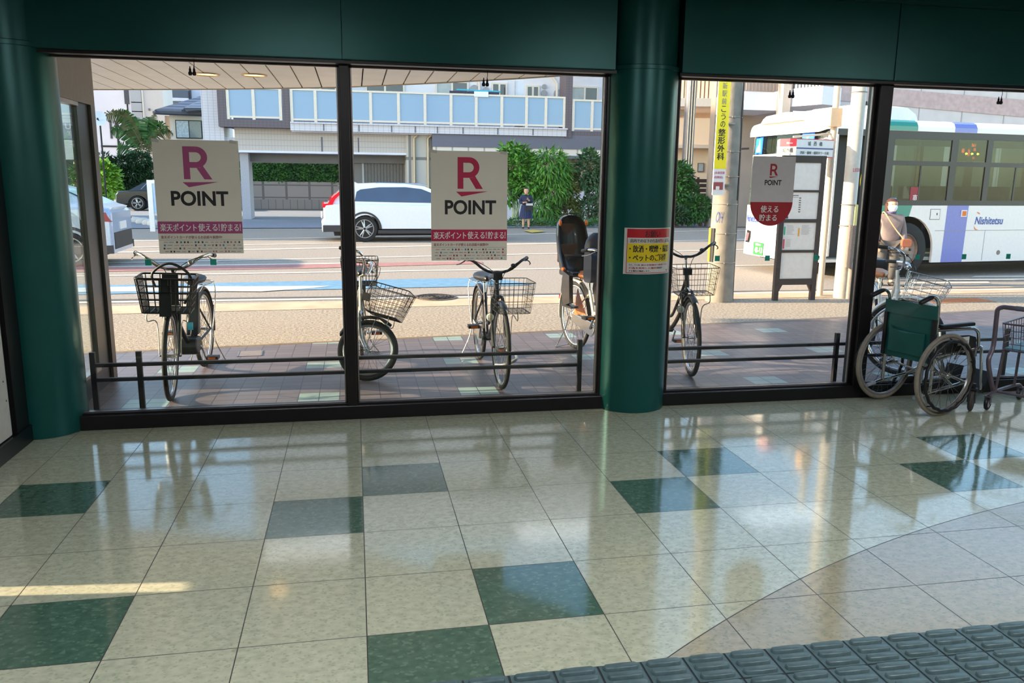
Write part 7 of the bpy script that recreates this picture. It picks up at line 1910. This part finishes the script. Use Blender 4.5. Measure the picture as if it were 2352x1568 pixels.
for k, (u, v) in enumerate(((302, 489), (313, 494), (330, 507), (327, 520), (348, 516), (341, 503), (352, 496))):
    c = onz(u, v); 
    c = V(max(c.x, -40), min(c.y, 36), 0)
    tag(MB(Matrix.Translation((at(u, v, 29 - 0.4 * k).x, 29 - 0.4 * k, 0))).ell((0, 0, 0.07), (0.22, 0.12, 0.14)).build('garden_stone', mat('pale_stone', (196, 188, 180), rough=0.8, noise=0.1)), 'rounded pale stone on the parking ground by the map board', 'stone', 'pale stones by the map board')
mr = thing('satellite_dish', 'round white satellite dish on a pole beside the entrance screen', 'satellite dish', (at(228, 272, 33).x, 33, at(228, 272, 33).z)); mr.scale = (0.66, 0.66, 0.66)
MB().lathe([(0.0, 0.0), (0.22, -0.02), (0.42, -0.09), (0.43, -0.10), (0.42, -0.10), (0.2, -0.035), (0.0, -0.015)], ax='y', n=28).build('dish', mat('dish_white', (224, 230, 240), rough=0.4, noise=0.03), mr)
MB().tube([(0.0, -0.1, -0.12), (0.0, -0.35, -0.05)], 0.03, 6).ell((0, -0.35, -0.05), (0.06, 0.06, 0.07)).build('receiver', M_bk, mr)
MB().tube([(0, 0.05, 0), (0, 0.08, -0.5), (0, 0.08, -6.6)], 0.05, 8).build('pole', M_bk, mr)

shade_block = thing('building', 'unseen pale apartment block added left of the view to shade the far lane', 'building', (-23, 24.6, 0))  # out of view, added so its shadow covers the far lane
MB().box((-22, 0, 0), (0, 11.5, 16)).build('wall', M_h3, shade_block)
for k in range(5):
    for j in range(6):
        MB().box((-20.5 + 3.4 * j, -0.04, 1.2 + 3.0 * k), (-18.6 + 3.4 * j, 0.02, 2.8 + 3.0 * k)).build('window', M_dkg, shade_block)
MB().box((-22.2, -0.2, 16), (0.2, 11.7, 16.4)).build('roof', M_gp, shade_block)
# ================================================================= PLANTS
def leaf_mat(name, c1, c2, rough=0.55):
    m = mat(name, c1, rough=rough, rgb2=c2, nscale=3.0)
    b = m.node_tree.nodes['Principled BSDF']
    return m
def leaf_quad(mb, p, d, up, ln, wd, fold=0.25):
    d = d.normalized(); s = d.cross(up)
    if s.length < 1e-4: s = d.orthogonal()
    s.normalize(); n = s.cross(d)
    a = p; b = p + d * ln * 0.5 + n * ln * 0.08; c = p + d * ln - n * ln * 0.12
    mb.add([a, b + s * wd / 2 - n * wd * fold, c, b - s * wd / 2 - n * wd * fold, b], [(0, 1, 4), (1, 2, 4), (2, 3, 4), (3, 0, 4)])
def cloud(blobs, n, ln, wd, rnd, droop=0.0):
    mb = MB()
    vol = [a * b * c for _, (a, b, c) in blobs]; tot = sum(vol)
    for (c, r), v in zip(blobs, vol):
        for _ in range(int(n * v / tot)):
            t = rnd.uniform(0, 2 * PI); z = rnd.uniform(-1, 1); q = math.sqrt(1 - z * z); rr = rnd.uniform(0.45, 1.0) ** 0.6
            nrm = V(q * math.cos(t), q * math.sin(t), z)
            p = Vector(c) + V(nrm.x * r[0] * rr, nrm.y * r[1] * rr, nrm.z * r[2] * rr)
            d = (nrm + V(rnd.gauss(0, 0.6), rnd.gauss(0, 0.6), rnd.gauss(0, 0.5) - droop)).normalized()
            leaf_quad(mb, p, d, V(rnd.gauss(0, 0.4), rnd.gauss(0, 0.4), 1), ln * rnd.uniform(0.7, 1.25), wd * rnd.uniform(0.7, 1.2))
    return mb
def bush(name, label, cat, u, vb, Y, blobs, n, ln, wd, m, group=None, droop=0.0, stems=4, seed=1, z0=0.0, stem_m=None, parent_h=None):
    """blobs: (u, v, half width px, half height px) seen in the photo, taken to depth Y"""
    rnd = random.Random(seed); b0 = at(u, vb, Y)
    t = thing(name, label, cat, (b0.x, Y, z0), 0, group)
    bl = []
    for (uu, vv, wu, wv) in blobs:
        c = at(uu, vv, Y); px_ = F_PX / ((c - CAM).dot(FWD))
        bl.append(((c.x - b0.x, rnd.uniform(-0.1, 0.1), c.z - z0), (wu / px_, wu / px_ * 0.7, wv / px_)))
    cloud(bl, n, ln, wd, rnd, droop).build('foliage', m, t)
    mb = MB()
    for k in range(stems):
        c, r = bl[k % len(bl)]
        x0 = rnd.uniform(-0.15, 0.15)
        mb.tube(spline([(x0, 0, 0), (x0 * 0.5 + c[0] * 0.4, rnd.uniform(-0.1, 0.1), c[2] * 0.5), (c[0] + rnd.uniform(-0.1, 0.1), c[1], c[2] + r[2] * 0.3)], 4), [0.03] * 5 + [0.02] * 3 + [0.01], 6)
    mb.build('stem', stem_m or mat('bark_brown', (104, 84, 64), rough=0.9, noise=0.2), t)
    return t
M_l1 = leaf_mat('leaf_bright', (96, 150, 42), (56, 112, 36)); M_l2 = leaf_mat('leaf_mid', (66, 118, 44), (34, 78, 36)); M_l3 = leaf_mat('leaf_dark', (46, 84, 38), (26, 54, 30)); M_l4 = leaf_mat('leaf_olive', (110, 116, 44), (70, 78, 34)); M_l5 = leaf_mat('leaf_lime', (150, 190, 60), (96, 150, 48)); M_l6 = leaf_mat('leaf_grey', (84, 116, 72), (54, 86, 54))
M_bam = mat('bamboo_cane', (150, 160, 120), rough=0.5, noise=0.1)
YT = 27.6
bush('tree', 'broad leaved green tree right beside the middle poster, over the navy clothed person', 'tree', 1185, 524, YT, [(1190, 380, 42, 30), (1170, 430, 24, 34), (1215, 420, 40, 30), (1180, 350, 30, 16)], 1500, 0.34, 0.13, M_l1, seed=2, stems=6, stem_m=M_bam)
bush('bamboo', 'dense bright bamboo clump with drooping narrow leaves', 'bamboo', 1255, 520, YT - 0.2, [(1262, 385, 46, 40), (1270, 430, 38, 34), (1240, 470, 34, 24), (1255, 490, 30, 26), (1290, 400, 22, 34)], 2600, 0.34, 0.06, M_l1, droop=0.7, seed=3, stems=8, stem_m=M_bam)
bush('shrub', 'slender olive leaved shrub right of the bamboo clump', 'shrub', 1300, 520, YT, [(1302, 425, 22, 38), (1312, 450, 14, 26), (1305, 490, 26, 30)], 900, 0.26, 0.11, M_l4, seed=4)
bush('tree', 'round headed grey green tree close to the left edge of the middle column', 'tree', 1356, 522, YT, [(1352, 392, 32, 46), (1368, 420, 26, 34), (1350, 490, 30, 34)], 1500, 0.22, 0.12, M_l6, seed=5)
bush('hedge_plant', 'low green ground cover along the far pavement', 'ground cover', 1260, 525, 26.2, [(1195, 513, 34, 11), (1250, 516, 34, 9), (1320, 516, 40, 9), (1370, 515, 30, 9)], 1600, 0.16, 0.05, M_l2, seed=6, stems=0 + 3)
bush('shrub', 'leafy green shrub right of the middle column, beside the slat fence', 'shrub', 1560, 510, 26.6, [(1560, 415, 30, 36), (1575, 440, 26, 22), (1550, 460, 30, 26), (1556, 385, 14, 14)], 1500, 0.24, 0.12, M_l2, seed=7)
bush('shrub', 'rounded bush at the foot of the slat fence left of the utility pole', 'shrub', 1605, 512, 26.2, [(1606, 478, 30, 26), (1590, 495, 24, 16)], 1100, 0.2, 0.10, M_l2, seed=8)
bush('shrub', 'low dark clipped bush right of the middle column at the far kerb', 'shrub', 1553, 512, 25.9, [(1555, 494, 26, 18), (1530, 496, 24, 18)], 1000, 0.16, 0.08, M_l3, seed=9)
# hedge behind the garage: one clipped body of small leaves
rnd = random.Random(12)
hx0, hx1 = X_(545, 400, YH), X_(840, 400, YH); hz0, hz1 = at(660, 419, YH).z, at(660, 372, YH).z
he = thing('hedge', 'clipped dark green hedge on the block wall behind the garage', 'hedge', (hx0, YH + 0.5, 0))
mb = MB()
for _ in range(5200):
    x = rnd.uniform(0, hx1 - hx0); z = rnd.uniform(hz0 + 0.05, hz1); side = rnd.random()
    y = -0.45 + rnd.uniform(0, 0.2) if side < 0.72 else rnd.uniform(-0.45, 0.45)
    if side >= 0.72: z = hz1 - rnd.uniform(0, 0.12)
    leaf_quad(mb, V(x, y, z), V(rnd.gauss(0, 0.7), -0.6 + rnd.gauss(0, 0.4), rnd.gauss(0.2, 0.6)), V(rnd.gauss(0, 0.4), -0.5, 1), 0.20, 0.11)
mb.build('foliage', M_l2, he)
MB().box((0, -0.36, hz0 + 0.02), (hx1 - hx0, 0.4, hz1 - 0.1)).build('branches', mat('hedge_core', (38, 56, 32), rough=0.9, noise=0.3, nscale=6), he)
for k, (u, v, wu, wv) in enumerate(((596, 364, 22, 9), (640, 364, 16, 9), (680, 363, 20, 9), (720, 366, 16, 8), (765, 366, 26, 10))):
    bush('shrub', ['yellow green bush tops behind the left end of the hedge', 'yellow green bush tops behind the hedge, second from its left end', 'yellow green bush tops behind the middle of the hedge', 'yellow green bush tops behind the hedge, fourth from its left end', 'yellow green bush tops behind the hedge beside the black mullion'][k], 'shrub', u, 440, YH + 2.2, [(u, v, wu, wv)], 260, 0.26, 0.12, M_l5, 'bushes behind the hedge', seed=20 + k, stems=2)
# plants on the left: bright shrub, cloud-pruned tree, banana plant
bush('shrub', 'bright green shrub beside the post of the entrance side screen', 'shrub', 245, 470, 42.5, [(240, 400, 24, 22), (248, 425, 22, 22), (238, 440, 16, 16)], 1000, 0.42, 0.25, M_l5, seed=30)
bush('shrub', 'dull green shrub seen through the glass of the entrance side screen', 'shrub', 182, 470, 43.0, [(182, 400, 14, 22), (184, 425, 14, 22)], 500, 0.26, 0.14, M_l6, seed=31)
bush('tree', 'cloud pruned dark pine tree below the banana plant', 'tree', 310, 460, 44.0, [(285, 375, 24, 14), (320, 368, 24, 14), (300, 398, 34, 14), (335, 392, 22, 14), (345, 420, 16, 16), (290, 420, 30, 12), (240, 362, 12, 8), (250, 372, 16, 7)], 3600, 0.30, 0.10, M_l3, seed=32, stems=8)
bush('shrub', 'dark undergrowth behind the black parked saloon', 'undergrowth', 300, 455, 47.0, [(270, 430, 40, 18), (330, 432, 30, 18)], 900, 0.3, 0.16, M_l3, seed=33, stems=3)
bp = thing('banana_plant', 'tall banana plant with torn broad leaves beside the left poster', 'banana plant', (at(330, 400, 46).x, 46.0, 0))
def banana_leaf(root, tip, sag, wd, seed):
    r_ = random.Random(seed); A_, B_ = Vector(root), Vector(tip); mid = (A_ + B_) / 2 + V(0, 0, sag)
    P = spline([A_, mid, B_], 9); vs = []; fs = []
    mb = MB(); mb.tube(P, [0.035 * (1 - i / len(P)) + 0.008 for i in range(len(P))], 5)
    L2 = []
    for i in range(2, len(P)):
        t = (i - 2) / (len(P) - 3); ww = wd * (math.sin(PI * min(1, 0.06 + t * 0.93)) ** 0.55)
        d = (P[i] - P[i - 1]).normalized(); s = d.cross(V(0, 1, 0.3)).normalized()
        L2.append((P[i], s, ww, d))
    for (pa, sa, wa, da), (pb, sb, wb_, db) in zip(L2[:-1], L2[1:]):
        for q in (-1, 1):
            tear = r_.random() < 0.3
            k = 0.8 if tear else 1.0
            dr = V(0, r_.uniform(-0.08, 0.08), -0.35 * wa - r_.uniform(0, 0.12)); dr2 = V(0, r_.uniform(-0.08, 0.08), -0.35 * wb_ - r_.uniform(0, 0.12))
            e1 = pa + sa * q * wa * r_.uniform(0.9, 1.1) + da * 0.15 + dr; e2 = pa.lerp(pb, k) + sb * q * wb_ * r_.uniform(0.9, 1.1) + db * 0.12 + dr2
            mb.add([pa, pb, e2, e1], [(0, 1, 2, 3)])
    return mb
b0 = at(330, 400, 46); org = V(b0.x, 46, 0)
def rel(u, v, dy=0.0): return at(u, v, 46) - org + V(0, dy, 0)
M_ban = leaf_mat('banana_green', (84, 128, 56), (48, 92, 40)); M_bno = leaf_mat('banana_olive', (112, 108, 58), (78, 80, 44))
for k, (rt, tp, sg_, wd, m) in enumerate((((330, 340), (250, 262), 0.7, 0.42, M_bno), ((326, 330), (272, 255), 0.5, 0.44, M_ban), ((325, 325), (308, 268), 0.1, 0.62, M_ban), ((332, 325), (346, 272), 0.2, 0.5, M_ban), ((334, 335), (385, 292), 0.6, 0.36, M_ban), ((334, 345), (392, 302), 0.4, 0.32, M_bno), ((320, 345), (258, 295), 0.4, 0.4, M_ban), ((315, 375), (272, 330), 0.2, 0.5, M_ban), ((330, 345), (352, 262), 0.1, 0.34, M_bno), ((335, 360), (360, 330), 0.3, 0.36, M_bno), ((325, 350), (300, 315), 0.3, 0.42, M_bno))):
    banana_leaf(rel(*rt), rel(*tp, -0.4 + 0.08 * k), sg_, wd, 40 + k).build('leaf', m, bp)
MB().tube([(0, 0, 0), (0.05, 0, 1.5), (0.0, 0, 3.0)], [0.15, 0.12, 0.08], 10).tube([(0.3, 0.2, 0), (0.3, 0.2, 2.8)], [0.16, 0.08], 8).build('stem', mat('banana_stem', (84, 76, 50), rough=0.8, noise=0.25, nscale=5), bp)
